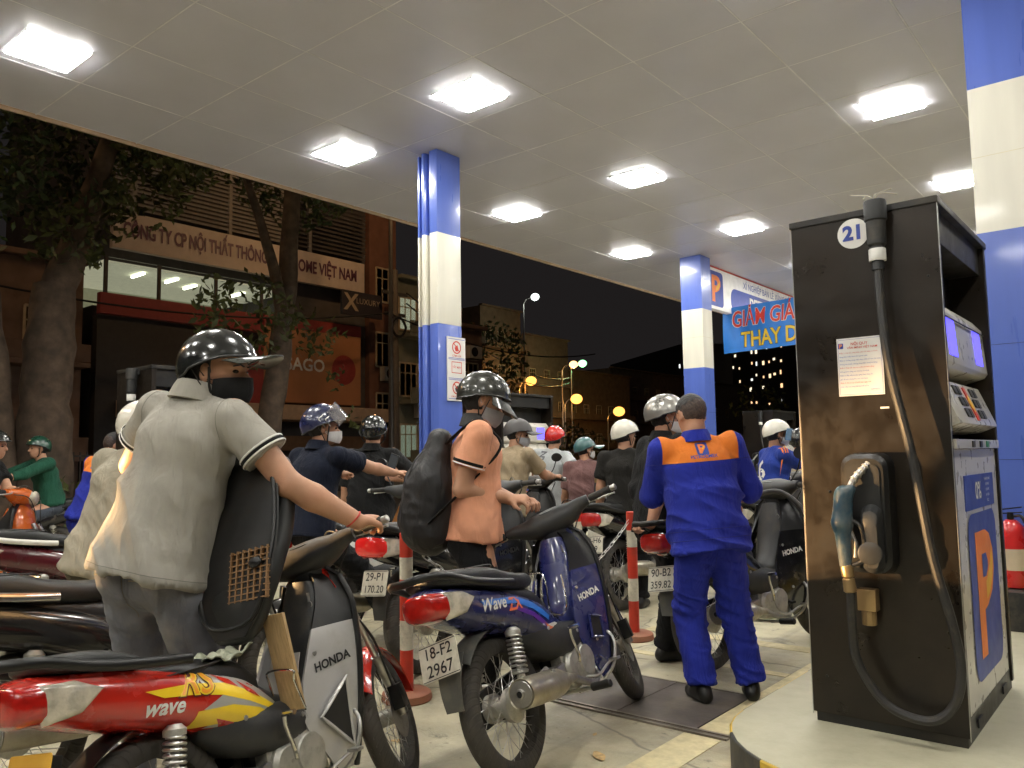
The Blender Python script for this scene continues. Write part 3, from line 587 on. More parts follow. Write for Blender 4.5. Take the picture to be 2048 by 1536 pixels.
    part('hose_mount', MB().lathe([(.044, 0), (.046, .01), (.046, .085), (.04, .09), (.038, .19), (.03, .2), (.03, .26), (.024, .262), (.026, .30)], (.08, yf - .055, z1 + .01 if near else z1 - .02), (0, 0, -1), 18).box((.08, yf - .03, z1 - .04), (.06, .05, .05)), GREYP, t)
    part('mount_tape', MB().lathe([(.034, 0), (.035, .002), (.035, .05), (.034, .052)], (.08, yf - .055, z1 - .20 if near else z1 - .23), (0, 0, -1), 16), WHITEINK, t)
    s = H_ / 2.22
    pts = [(.08, yf - .055, z1 - .28), (.085, yf - .07, 1.80 * s), (.11, yf - .09, 1.52 * s), (.18, yf - .10, 1.14 * s), (.23, yf - .10, .76 * s), (.285, yf - .09, .50 * s), (.305, yf - .08, .32), (.27, yf - .08, .18), (.18, yf - .09, .11), (.03, yf - .10, .15), (-.07, yf - .12, .31), (-.075, yf - .15, .48), (-.071, y_, .60)]
    hs = thing('fuel_hose', 'black hose looping from top to nozzle on ' + short, 'hose', loc, (0, 0, rz)); part('hose_tube', MB().tube(bez(pts, 10), .0185 if near else .015, 10), HOSE, hs)
    if near:
        for k in range(5):
            a = k * 1.3; part('string_end', MB().tube(bez([(.08, yf - .06, z1 + .012), (.08 + .03 * math.cos(a), yf - .07, z1 + .035), (.08 + .10 * math.cos(a + .4), yf - .06 + .03 * math.sin(a), z1 + .02 + .02 * (k % 3))], 5), .0022, 4), mat('white string', (.6, .57, .5), .8), t)
        disc = [(math.cos(a) * .067, math.sin(a) * .067) for a in np.linspace(0, 2 * PI, 36, endpoint=False)]
        flat('number_disc', [disc], SIGNW, t, (-.03, yf, z1 - .10), (1, 0, 0), (0, 0, 1), .0025); text('lettering', num, EBLUE, t, (-.03, yf, z1 - .10), (1, 0, 0), (0, 0, 1), .088, .004, bold=.045)
        po = part('notice_sheet', MB().box((-.03, yf - .002, 1.545), (.19, .003, .255)), SIGNW, t, 0); PT = (-.03, yf - .0035, 1.545)
        text('lettering', 'NỘI QUY', RED, po, V(PT) + (.0, 0, .10), (1, 0, 0), (0, 0, 1), .017, .002, bold=.01); text('lettering', 'VĂN MINH VIỆT NAM', RED, po, V(PT) + (.012, 0, .083), (1, 0, 0), (0, 0, 1), .013, .002, bold=.01)
        emblem(lambda n_, p, m_, l: flat(n_, p, m_, po, V(PT) + (-.078, 0, .094), (1, 0, 0), (0, 0, 1), l), .022)
        lines = ['Điều 1: Cán bộ, công nhân viên cửa hàng và khách', 'hàng phải chấp hành nội quy an toàn', 'Điều 2: Không mang chất cháy, chất nổ vào cửa hàng', 'Không hút thuốc, không dùng điện thoại di động', 'Điều 3: Phải tắt máy xe trước khi bơm xăng', 'Không bơm xăng vào chai lọ, túi nhựa', 'Điều 4: Sắp xếp xe gọn gàng theo hàng lối', 'giữ vệ sinh chung khu vực cửa hàng', 'Điều 5: Khi có sự cố phải báo ngay 114', 'nhân viên cửa hàng để kịp thời xử lý', 'GIÁM ĐỐC']
        for i, s_ in enumerate(lines): text('lettering', s_, BLUE if i % 4 else RED, po, V(PT) + (-.085 if i < 10 else .04, 0, .062 - .0165 * i), (1, 0, 0), (0, 0, 1), .0078, .002, align='LEFT')
        flat('border', [[(-.09, -.1215), (.09, -.1215), (.09, -.1205), (-.09, -.1205)], [(-.09, .1205), (.09, .1205), (.09, .1215), (-.09, .1215)], [(-.09, -.12), (-.089, -.12), (-.089, .12), (-.09, .12)], [(.089, -.12), (.09, -.12), (.09, .12), (.089, .12)]], EBLUE, po, PT, (1, 0, 0), (0, 0, 1), .001)
        for x, z in ((-.19, 1.0), (-.14, 1.0), (-.24, .2), (.26, 1.9)): part('bolt', MB().lathe([(.006, 0), (.006, .004), (.003, .006)], (x, yf, z), (0, -1, 0), 8), BLACKM, t)
        part('sticker', MB().box((.06, yf - .001, 1.36), (.035, .002, .008)), WHITEINK, t, 0)
        part('edge_trim', MB().box((-w - .0015, yf + .003, z1 / 2), (.003, .004, z1 - .06)).box((w + .0015, yf + .003, z1 / 2), (.003, .004, z1 - .06)), STEEL, t, 0)
    return t
pump('tall black fuel dispenser numbered 21 on the near island', (-1.03, 4.205, .15), .612, 1.07, 2.235, '21', True, short='the near black dispenser numbered 21')
pump('dark fuel dispenser behind the rider in cream at left', (-6.65, 3.45, .15), .60, .62, 1.96, short='the far left dispenser')
pump('dark fuel dispenser with blue screen behind the beige T-shirt rider', (-6.65, 8.0, .15), .60, 1.05, 1.96, short='the dispenser behind the beige rider')
pump('dark fuel dispenser beyond the attendant with a white display', (-6.4, 15.9, .15), .62, 1.2, 1.99, short='the dispenser beyond the attendant')

# ------------------------------------------------------------------ bollards, chains, extinguisher
BRED = mat('bollard red', (.50, .035, .015), .5, var=.12, dirt=(.22, .05, .03), dirt_amt=.25, dscale=14)
BWHT = mat('bollard white', (.60, .56, .45), .5, var=.1, dirt=(.10, .08, .05), dirt_amt=.30, dscale=16)
def bollard(lab, x, y, H_=.91, r=.037):
    t = thing('bollard', lab, 'bollard', (x, y, 0), group='red and white bollards between the lanes'); n = 6; hs = [.05, .34, .50, .70, .86, H_ * .99] if False else [.045, .27, .43, .655, .775, H_]
    part('base', MB().lathe([(.135, 0), (.14, .008), (.135, .04), (.12, .05), (r, .052)], (0, 0, 0), (0, 0, 1), 24), mat('bollard base', (.30, .10, .05), .7, var=.2, dirt=(.2, .15, .1), dirt_amt=.4), t, 40)
    for k in range(5):
        part('band', MB().lathe([(r, hs[k] + .001), (r, hs[k + 1])] if k < 4 else [(r, hs[k] + .001), (r, hs[k + 1] - .004), (r - .004, hs[k + 1])], (0, 0, 0), (0, 0, 1), 18), BRED if k % 2 == 0 else BWHT, t, 40)
    return t
bollard('red and white bollard between the two nearest motorbikes', -3.40, 3.16)
bollard('red and white bollard beside the black shoe of the rider at the refuelled bike', -3.15, 5.16)
bollard('partly hidden red and white bollard behind the blue motorbike handlebar', -3.95, 5.62, .91)
def chain(lab, a, b, sag):
    t = thing('chain', lab, 'chain'); P = [V(a) + (V(b) - V(a)) * s_ + V(0, 0, -sag * 4 * s_ * (1 - s_)) for s_ in np.linspace(0, 1, 44)]; mb = MB()
    for i in range(len(P) - 1):
        c = (P[i] + P[i + 1]) / 2; d = unit(P[i + 1] - P[i]); n = unit(np.cross(d, (0, 0, 1))) if i % 2 else unit(np.cross(d, np.cross(d, (0, 0, 1)))); L = np.linalg.norm(P[i + 1] - P[i]) * .72
        mb.tube([c + d * L * math.cos(q) + n * .011 * math.sin(q) for q in np.linspace(0, 2 * PI, 8, endpoint=False)], .0032, 4, closed=True)
    part('links', mb, STEEL, t)
chain('steel chain sagging between the two nearest red and white bollards', (-3.40, 3.19, .85), (-3.15, 5.13, .85), .42)
ex = thing('fire_extinguisher', 'red fire extinguisher standing on the striped plinth', 'extinguisher', (-.93, 6.37, .40)); EXR = paint('extinguisher red', (.55, .02, .02), .3)
part('cylinder', MB().lathe([(.06, 0), (.078, .008), (.08, .03), (.08, .36), (.074, .40), (.05, .435), (.03, .45)], (0, 0, 0), (0, 0, 1), 24), EXR, ex, 40)
part('valve', MB().lathe([(.02, .45), (.022, .47), (.018, .50)], (0, 0, 0), (0, 0, 1), 12).bar((-.06, 0, .515), (.07, 0, .535), .02, .008).bar((-.05, 0, .49), (.07, 0, .50), .02, .008), BLACKM, ex)
part('hose', MB().tube(bez([(.02, 0, .475), (.07, -.03, .47), (.10, -.03, .36), (.095, -.02, .12)], 6), .010, 8), BLACKP, ex); part('instruction_label', MB().lathe([(.0805, .12), (.0805, .26)], (0, 0, 0), (0, 0, 1), 24, False), mat('label cream', (.6, .5, .35), .5), ex)
# ------------------------------------------------------------------ the street behind
ROADM = mat('street asphalt', (.042, .040, .040), .7, var=.3, vscale=2, bump=.3, bscale=60)
floor_rect('street_road', -20.5, -10.9, -60, 120, .004, ROADM)
PAV = mat('pavement tiles', (.20, .17, .14), .75, var=.2, vscale=5, bump=.3, bscale=30)
struct(link('pavement', MB().box((-22.3, 30, .07), (3.5, 190, .15)).mesh(smooth=0), PAV)); struct(link('kerb', MB().box((-10.7, 12, .06), (.3, 150, .13)).mesh(smooth=0), PAV))
STL = mat('street lamp steel', (.12, .11, .10), .5, .6)
def street_lamp(lab, x, y, h, col, strength, watt, r=.16, arm=1.2, e=None):
    t = thing('street_lamp', lab, 'street lamp', (x, y, 0), group='lit street lamps along the street')
    part('pole', MB().tube([(0, 0, 0), (0, 0, h - .4), (arm * .3, 0, h), (arm, 0, h + .1)], [.09, .06, .05, .04], 8), STL, t); part('lamp_housing', MB().loft([sec(-.2, h + .16, .07, .05), sec(.0, h + .17, .16, .08), sec(.3, h + .15, .12, .05)]).mesh() and MB().box((arm + .12, 0, h + .16), (.6, .26, .10)), STL, t, 30, .03)
    part('lamp_glass', MB().ell((arm + .12, 0, h + .05), (r * 1.25, r * 1.05, r * 1.0)), emis('street lamp light ' + str(col), col, min(strength, 2.3)), t)
    L = bpy.data.lights.new('street_lamp_light', 'POINT'); L.energy = watt; L.color = col; L.shadow_soft_size = .2; o = bpy.data.objects.new('light_source', L); COL.objects.link(o); o.parent = t; o.location = (arm + .12, 0, h - .25)
OR = (1., .42, .08)
def lampat(px, py, X):   # world point of a ray at depth plane x = X
    d = CAM_M @ np.array([px - 1024, -(py - 768), -1617.]); t_ = X / d[0]; return d[1] * t_, 1.33 + d[2] * t_
for lab, px, py, X, col, r in (('nearest orange street lamp beside the dark tree', 1062, 762, -43, OR, .40), ('orange street lamp second along the street', 1153, 798, -43, OR, .46), ('orange street lamp third along the street, above the white helmet', 1238, 823, -43, OR, .48), ('high pale orange street lamp next to the green lamp', 1147, 729, -43, (1., .6, .25), .34), ('green lit lamp high above the street', 1165, 727, -43, (.35, 1., .45), .34), ('tall white floodlight against the night sky', 1070, 594, -43, (.9, 1., .95), .32), ('small far orange lamp low behind the red helmet', 1073, 802, -43, OR, .2), ('small far white lamp low behind the red helmet', 1092, 828, -43, (1., .9, .7), .2)):
    y, z = lampat(px, py, X); street_lamp(lab, X - 1.3, y, z - .05, col, 40., 4200 if col == OR and r > .3 else 400, r)
street_lamp('orange street lamp standing on the far pavement left of the trees', -20.0, -2., 9.5, (1., .60, .28), 30, 480, .2); street_lamp('orange street lamp on the far pavement hidden above the canopy edge', -19.5, 17.5, 11.5, (1., .58, .26), 30, 420, .2)

# furniture company building
def wins(parent, m_fr, m_gl, x, ys, zs, w, h, bars=2, face=1):
    for y in ys:
        for z in zs:
            f = part('window', MB().box((x, y, z + h / 2), (.06, w, .07)).box((x, y, z - h / 2), (.06, w, .07)).box((x, y - w / 2, z), (.06, .06, h)).box((x, y + w / 2, z), (.06, .06, h)), m_fr, parent, 0)
            part('pane', MB().box((x - .03, y, z), (.02, w - .06, h - .07)), m_gl, f, 0); mb = MB()
            for k in range(1, bars + 1): mb.box((x + .01, y - w / 2 + w * k / (bars + 1), z), (.03, .04, h - .07))
            mb.box((x + .012, y, z + h * .2), (.026, w - .07, .04)); part('mullion', mb, m_fr, f, 0)
DKW = mat('dark facade', (.075, .065, .06), .8, var=.2, vscale=2); BRK = mat('rust red render', (.18, .085, .055), .8, var=.2, vscale=2); CRM = mat('cream sign board', (.52, .44, .38), .6, var=.06)
PURP = mat('sign letters plum', (.10, .03, .06), .5); DARKGL = mat('dark glass', (.02, .022, .024), .1, var=.3); REDB = mat('red fascia panel', (.26, .035, .03), .55, var=.1); ORB = mat('orange billboard', (.38, .17, .07), .6, var=.15, vscale=1)
bd = thing('furniture_building', 'dark shop building with long cream company sign and red fascia', 'building', (-24, 0, 0)); X0 = 0
part('wall', MB().box((-4.0, 15.4, 3.0), (7.2, 10.3, 5.9)).box((-4.0, 15.4, 11.2), (7.2, 10.3, 7.7)).box((-6.0, 15.4, 6.65), (3.2, 10.3, 1.41)).box((-4.0, 18.75, 6.65), (7.2, 3.6, 1.41)), DKW, bd, 0)
for i in range(3): part('louvre_frame', MB().box((.02, 11.2 + 3.2 * i, 10.9), (.1, .12, 4.2)), mat('louvre grey', (.22, .20, .18), .7), bd, 0)
for i in range(30): part('louvre_slat', MB().box((.0, 13.6, 9.0 + .14 * i), (.14, 6.2, .07), rotm((0, 1, 0), 30)), mat('louvre grey', (.22, .20, .18), .7), bd, 0)
for i in range(26): part('louvre_slat', MB().box((.0, 18.6, 9.0 + .16 * i), (.14, 3.2, .05), rotm((0, 1, 0), 30)), DKW, bd, 0)
sn = part('company_sign', MB().box((.12, 15.25, 8.2), (.2, 9.5, 1.14)), CRM, bd, 0, .02)
text('lettering', 'CÔNG TY CP NỘI THẤT THÔNG', PURP, sn, (.22, 13.25, 8.22), (0, 1, 0), (0, 0, 1), .60, .02, bold=.03, fit=4.9); text('lettering', 'HOME VIỆT NAM', PURP, sn, (.22, 18.15, 8.2), (0, 1, 0), (0, 0, 1), .60, .02, bold=.03, fit=2.9)
GLOW_CEIL = mat('glowing showroom ceiling', (.5, .5, .42), .8, emit=(.80, .80, .55), es=.28)  # tube light on this ceiling is painted in as its own glow
part('showroom_ceiling', MB().box((-2.4, 13.6, 7.25), (4.6, 6.4, .08)), GLOW_CEIL, bd, 0); part('showroom_back', MB().box((-4.2, 13.6, 6.6), (.1, 6.4, 1.4)), mat('glowing showroom wall', (.30, .30, .22), .8, emit=(.7, .72, .45), es=.10), bd, 0)  # back wall also glows by itself, standing in for the tube light
bd_cut = bd
part('window_glass', MB().box((.05, 13.6, 6.65), (.03, 6.5, 1.4)), GLASS, bd, 0)
for y in (10.4, 12.0, 13.9, 15.6, 16.85): part('window_post', MB().box((.06, y, 6.65), (.08, .10, 1.4)), DKW, bd, 0)
for y, z in ((11.8, 7.16), (13.8, 7.16), (15.6, 7.16), (12.9, 7.16)):
    part('tube_light', MB().box((-.9 - .5 * (y > 13), y, z), (.8, .06, .05)), emis('tube light', (.95, 1., .75), 9.), bd, 0)
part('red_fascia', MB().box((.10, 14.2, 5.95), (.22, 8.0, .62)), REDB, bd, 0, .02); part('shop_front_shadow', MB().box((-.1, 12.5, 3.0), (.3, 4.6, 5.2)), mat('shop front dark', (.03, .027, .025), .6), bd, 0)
bl = part('billboard', MB().box((.15, 17.7, 4.6), (.18, 4.2, 2.6)), ORB, bd, 0, .02); part('billboard_panel', MB().box((.16, 14.9, 4.2), (.18, 1.4, 2.0)), REDB, bd, 0); text('lettering', 'SAGO', WHITEINK, bl, (.24, 17.3, 4.65), (0, 1, 0), (0, 0, 1), .62, .01, bold=.02)
flat('red_dot', [[(math.cos(a) * .55, math.sin(a) * .55) for a in np.linspace(0, 2 * PI, 30, endpoint=False)]], REDB, bl, (.24, 19.0, 4.6), (0, 1, 0), (0, 0, 1), .012); part('billboard_red_top', MB().box((.16, 17.7, 6.1), (.18, 4.2, .4)), REDB, bd, 0)
part('awning', MB().box((.6, 15.6, 2.9), (1.3, 9.6, .5)), mat('awning cream', (.40, .28, .18), .7), bd, 0, .03); part('shop_counter_band', MB().box((.1, 16.5, 1.9), (.2, 8, .5)), mat('shop brown', (.22, .11, .05), .7), bd, 0)
xs = part('hanging_sign', MB().box((.9, 19.3, 7.0), (.12, 1.9, .9)), mat('hanging sign black', (.03, .025, .03), .5), bd, 0, .02); text('lettering', 'X', mat('hanging sign gold', (.35, .28, .2), .5), xs, (.96, 18.75, 7.0), (0, 1, 0), (0, 0, 1), .85, .01, bold=.03); text('lettering', 'LUXURY', mat('hanging sign gold', (.35, .28, .2), .5), xs, (.96, 19.55, 7.1), (0, 1, 0), (0, 0, 1), .3, .01)
# narrow houses along the street
def house(lab, y0, y1, h, m_w, zs, wy, x=-24.2, depth=7, lit=None, balc=True, roof=True):
    t = thing('town_house', lab, 'house', (x, (y0 + y1) / 2, 0)); w = y1 - y0
    part('wall', MB().box((-depth / 2, 0, h / 2), (depth, w, h)), m_w, t, 0)
    FR = mat('window frame cream', (.45, .36, .24), .6)
    for i, z in enumerate(zs):
        f = lit[i] if lit else 0; wins(t, FR, DARKGL if not f else mat('lit window %s' % str(f), (.5, .5, .4), .5, emit=f, es=.5), .02, wy, [z], .95, 1.35)
        if balc: part('balcony', MB().box((.35, 0, z - .95), (.8, w - .1, .14)).box((.72, 0, z - .62), (.06, w - .1, .5)), m_w, t, 0, .02)
    if roof: part('cornice', MB().box((.1, 0, h + .08), (.5, w + .1, .16)), m_w, t, 0, .03)
    return t
OCH = mat('ochre render', (.17, .11, .06), .8, var=.2, vscale=2); GRN = mat('grey green render', (.20, .20, .15), .8, var=.2, vscale=2); BRN = mat('brown render', (.16, .10, .07), .8, var=.25, vscale=2); PNK = mat('dusty render', (.15, .11, .08), .8, var=.2, vscale=2)
house('rust red narrow house front beside the company sign', 20.6, 22.0, 13, BRK, [3.2, 5.6, 8.2], [0.1], balc=False)
house('narrow grey green house with balcony and a lit upper window', 22.05, 24.2, 8.6, GRN, [2.0, 4.5, 7.2], [-.5, .55], lit=[(.5, .6, .5), 0, (.9, .95, .75)])
house('brown house behind scaffolding wires right of the grey green house', 24.4, 27.2, 7.0, BRN, [2.3, 4.8], [-.8, .6])
house('tall ochre house lit by the orange lamps', 56.0, 62.0, 15.5, OCH, [3, 6.2, 9.4, 12.6], [-1.8, 0, 1.8], x=-50)
house('stepped ochre house with a small roof block', 62.4, 70, 13.4, PNK, [3, 6.2, 9.4], [-2.4, 0, 2.4], x=-50)
house('long low brown house further down the street', 70.4, 84, 10.5, OCH, [3, 6.2], [-5, -2.5, 0, 2.5, 5], x=-51)
house('far dark brown house down the street', 84.5, 104, 12, BRN, [3, 6.2, 9.2], [-7, -4, -1, 2, 5], x=-54)
house('furthest brown block at the end of the street', 105, 140, 13, PNK, [4, 8], [-12, -8, -4, 0, 4, 8], x=-60, balc=False)
house('dim grey house at the left behind the trees', -2, 4.6, 8.0, GRN, [2.2, 4.8], [-1.6, 1.4], lit=[(.55, .60, .35), (.25, .3, .2)])
house('dim house with lit green window behind the thick trunk', 4.8, 9.9, 7.0, BRN, [2.4, 5.0], [-.5, 1.5], lit=[(.6, .62, .3), 0])
vs = thing('wall_lantern', 'warm lit vertical sign box on the grey green house', 'lit sign', (-23.6, 24.35, 3.8)); part('bracket', MB().box((-.3, 0, .5), (.6, .05, .05)), STL, vs, 0); part('light_box', MB().box((0, 0, 0), (.16, .34, 1.3)), emis('warm sign box', (1., .62, .25), 1.6), vs, 0, .03)
gl = thing('globe_lamp', 'round glowing globe lamp low beside the ribbed column', 'lamp', (-22.0, 25.0, 0)); part('post', MB().tube([(0, 0, .14), (0, 0, 2.0)], .05, 8), STL, gl); part('globe', MB().ell((0, 0, 2.2), (.24, .24, .24)), emis('globe light', (1., .72, .35), 4.), gl)
rs = thing('roller_shutter', 'horizontal slatted roller shutter right of the grey green house', 'shutter', (-24.1, 25.9, 0))
for k in range(22): part('slat', MB().box((.03, 0, .4 + .14 * k), (.05, 2.6, .11), rotm((0, 1, 0), 20)), mat('shutter brown', (.2, .13, .08), .6), rs, 0)
ob = thing('shop_awning', 'orange lit awning board behind the black helmet', 'awning', (-22.6, 22.9, 1.35)); part('board', MB().box((0, 0, 0), (.1, 1.7, .75)), ORB, ob, 0, .02); part('post', MB().box((-.08, -.8, -.5), (.06, .06, 1.5)).box((-.08, .8, -.5), (.06, .06, 1.5)), STL, ob, 0)
# far tower with lit windows
def tower(lab, x, y, w, h, n, cols):
    t = thing('apartment_tower', lab, 'tower block', (x, y, 0), (0, 0, math.radians(-35))); part('wall', MB().box((0, 6, h / 2), (w, 12, h)), mat('tower concrete', (.05, .043, .042), .9), t, 0); rg = random.Random(n)
    fl = int(h / 3.1); sl = int(w / 2.4); allw = [(i, j) for i in range(1, fl) for j in range(sl)]; rg.shuffle(allw)
    for i, j in allw[:n]:
        c = rg.choice(cols); part('window', MB().box((-w / 2 + 1.4 + 2.4 * j + rg.uniform(-.6, .6), -.06, 3.1 * i + rg.uniform(-.5, .5)), (rg.choice((.4, .5, .7)), .1, rg.choice((.5, .6, .9)))), emis('tower window %s' % str(c), c, rg.choice((1.2, 2.)) if 0 else 1.3), t, 0)
TC = [(1., .72, .42), (1., .85, .6), (.85, .9, .85), (1., .6, .3)]
def tw(px, D): d = CAM_M @ np.array([px - 1024, 0, -1617.]) / 1617; return D * d[0], D * d[1]
tower('dark far apartment tower dotted with lit windows below the banner', *tw(1500, 190), 30, 28, 75, TC); tower('farther dark apartment block with few lit windows left of the far column', *tw(1290, 210), 46, 27, 12, TC); tower('dark tower block between the far column and the near dispenser', *tw(1590, 230), 24, 36, 40, TC)
# fence at left
fe = thing('iron_fence', 'dark iron railing fence at the far pavement edge left', 'fence', (-20.9, 6, .15)); FEM = mat('fence iron', (.10, .09, .08), .6, .4)
for y in np.arange(-7, 6.2, .16): part('baluster', MB().box((0, y, .75), (.03, .03, 1.4)), FEM, fe, 0)
for z in (.2, 1.35): part('rail', MB().box((.032, -.4, z), (.03, 13.4, .05)), FEM, fe, 0)
# trees
LEAFD = [mat('leaf dark', (.045, .07, .022), .6, var=.4, vscale=2), mat('leaf olive', (.075, .085, .02), .6, var=.4, vscale=2)]
BARK = mat('bark', (.11, .075, .05), .9, var=.4, vscale=5, bump=1., bscale=9, dirt=(.05, .035, .025), dirt_amt=.4, dscale=6)
def leafcloud(rg, cs, n, s):
    v = []; f = []
    for c, r in cs:
        k = int(n * r[0] * r[1] * r[2]); P = rg.normal(size=(k, 3)); P /= np.linalg.norm(P, axis=1)[:, None]; P *= rg.uniform(.25, 1., (k, 1)) ** .5; P = V(c) + P * V(r)
        cl = vnoise(P * 1.6, 3) + .35 * vnoise(P * 4.1, 5); P = P[cl > -.12]
        a = rg.normal(size=(len(P), 3)); a /= np.linalg.norm(a, axis=1)[:, None]; b = np.cross(a, rg.normal(size=(len(P), 3))); b /= np.linalg.norm(b, axis=1)[:, None]; L = s * rg.uniform(.6, 1.3, (len(P), 1)); o = len(v)
        for p, q, w_, l in zip(P, a, b, L): i = len(v); v += [p - q * l, p + w_ * l * .45, p + q * l, p - w_ * l * .45]; f.append((i, i + 1, i + 2, i + 3))
    return v, f
def tree(lab, base, limbs, crowns, seed, n=46, s=.13, group='street trees beyond the canopy'):
    t = thing('street_tree', lab, 'tree', base, group=group); rg = np.random.default_rng(seed)
    mb = MB(); 
    for pts, r0, r1 in limbs:
        P = bez(pts, 6); P = P + np.stack([vnoise(P * 1.7 + 9, seed), vnoise(P * 1.7 + 3, seed + 1), 0 * P[:, 0]], 1) * .05; R_ = np.linspace(r0, r1, len(P)) * (1 + .12 * vnoise(P * 3.1, seed + 2)); mb.tube(P, R_, 12)
    part('trunk', mb, BARK, t); v, f = leafcloud(rg, crowns, n, s); h = len(f) // 2
    for q, m_ in enumerate(LEAFD):
        sub = f[:h] if q == 0 else f[h:]; vv = np.array(v)[np.array(sub).ravel()]; k = len(sub); me = bpy.data.meshes.new('crown'); me.from_pydata(vv.tolist(), [], [(4 * i, 4 * i + 1, 4 * i + 2, 4 * i + 3) for i in range(k)]); struct(link('crown', me, m_, t), 'stuff')
tree('thick forked tree trunk at the left behind the attendant', (-14.0, 5.2, 0), [([(0, 0, 0), (.02, -.02, 1.5), (.05, .0, 3.0), (0, .1, 4.2)], .42, .34), ([(0, .1, 4.0), (-.1, .5, 5.4), (.1, 1.2, 8)], .3, .14), ([(-.1, -.45, 0), (-.05, -.62, 2), (-.1, -.9, 4.2), (0, -1.2, 7)], .24, .14)], [((0, -.6, 7.0), (1.6, 2.2, 1.7)), ((0, -1.6, 5.2), (1.0, 1.2, 1.0)), ((.2, .9, 6.4), (1.2, 1.3, 1.3)), ((.3, .1, 4.9), (.9, .8, .5)), ((.4, -1.8, 6.2), (1.2, 1.3, 1.3)), ((.5, 1.9, 7.4), (1.3, 1.4, 1.2))], 21, 900, .095)
tree('leaning tree trunk in front of the company sign', (-14.0, 9.3, 0), [([(0, 0, 0), (0, .02, 1.6), (.05, .18, 3.2), (0, .42, 5.2), (0, .7, 8.5)], .30, .16), ([(0, .30, 4.2), (.2, -.2, 5.6), (.1, -.9, 7.6)], .14, .06)], [((0, .6, 7.6), (1.4, 1.6, 1.5)), ((.1, -.6, 4.2), (.8, 1.1, .9)), ((.2, .9, 4.0), (.7, .8, .6)), ((.3, 1.75, 3.05), (.35, .45, .4)), ((.2, -.9, 3.4), (.7, .8, .5)), ((.1, 2.3, 2.2), (.3, .4, .4))], 22, 760, .095)
tree('bushy street tree glowing orange beside the ribbed column', (-26, 29.3, 0), [([(0, 0, 0), (0, .1, 2.5), (0, .3, 5)], .22, .12)], [((0, .6, 6.2), (1.6, 2.3, 2.0)), ((0, 1.6, 4.6), (1.2, 1.5, 1.2)), ((0, -.6, 5.0), (1.1, 1.4, 1.3))], 23, 130, .16)
tree('low dark street tree behind the mauve shirt', (-36, 50, 0), [([(0, 0, 0), (0, .1, 2.0), (0, .3, 3)], .16, .1)], [((0, 0, 2.6), (1.4, 2.6, 1.3)), ((0, 3.2, 2.2), (1.3, 1.8, 1.0))], 24, 90, .2)
tree('tree in orange light left of the near dispenser', (-38, 92, 0), [([(0, 0, 0), (0, .1, 3.0), (0, .3, 6)], .3, .2)], [((0, 0, 6.5), (3.2, 5, 3.2))], 25, 7, .4)
def shrub(lab, x, y, r, h, seed):
    t = thing('shrub', lab, 'shrub', (x, y, 0), group='shrubs at the street edge'); part('stem', MB().tube([(0, 0, 0), (0, .05, h * .6)], .03, 6), BARK, t); v, f = leafcloud(np.random.default_rng(seed), [((0, 0, h * .55), (r, r * 1.3, h * .5))], 320, .075); me = bpy.data.meshes.new('foliage'); me.from_pydata([tuple(q) for q in v], [], f); struct(link('foliage', me, LEAFD[1], t), 'stuff')
for k, (x, y, r, h) in enumerate(((-13.2, 4.2, .7, 1.15), (-13.0, 5.6, .8, 1.25), (-13.1, 6.9, .7, 1.0), (-12.6, 10.5, .6, 1.2))): shrub(('leafy shrub left of the thick trunk', 'leafy shrub at the foot of the thick trunk', 'low leafy shrub right of the thick trunk', 'leafy shrub behind the navy rider')[k], x, y, r, h, 40 + k)

for k, (a_, b_, sg_) in enumerate((((-22.5, 21, 7.6), (-44, 62, 8.6), 1.2), ((-22.5, 21, 7.2), (-44, 62, 8.2), 1.5), ((-22.4, 20, 6.7), (-22.6, 34, 6.4), .7), ((-22.4, 2, 6.4), (-22.4, 20, 6.7), .9))):
    w_ = thing('overhead_cable', ('upper overhead cable slanting across the street', 'lower overhead cable slanting across the street', 'overhead cable passing the grey green house', 'overhead cable passing in front of the company sign')[k], 'cable'); part('wire', MB().tube([V(a_) + (V(b_) - V(a_)) * t_ - V(0, 0, sg_ * 4 * t_ * (1 - t_)) for t_ in np.linspace(0, 1, 20)], .03, 5), INK, w_)
upole = thing('utility_pole', 'concrete utility pole right of the company sign', 'pole', (-22.5, 20.4, 0)); part('shaft', MB().tube([(0, 0, 0), (0, 0, 8.4)], [.17, .11], 10), mat('pole concrete', (.13, .11, .09), .9), upole); part('cross_arm', MB().box((0, 0, 7.5), (.1, 1.2, .12)), STL, upole, 0); part('cross_arm', MB().box((0, 0, 6.7), (.1, 1.0, .12)), STL, upole, 0); part('cable_coil', MB().tube([(.2 + .02 * math.cos(q * 5), .35 * math.cos(q), 6.2 + .35 * math.sin(q)) for q in np.linspace(0, 2 * PI, 24, endpoint=False)], .05, 5, closed=True), INK, upole)
for k, (y_, z_) in enumerate(((21.3, 4.6), (23.1, 3.2), (26.2, 5.9))):
    ac = thing('air_conditioner', ('air conditioner on the rust red house front', 'air conditioner on the grey green house', 'air conditioner high on the brown house')[k], 'air conditioner', (-23.95, y_, z_)); part('casing', MB().box((.16, 0, 0), (.3, .8, .55)), mat('ac white', (.4, .38, .33), .6), ac, 0, .02); part('fan_grille', MB().lathe([(.21, 0), (.21, .012), (.05, .012)], (.31, -.1, 0), (1, 0, 0), 20), BLACKM, ac); part('bracket', MB().box((.1, 0, -.3), (.3, .7, .04)), STL, ac, 0)
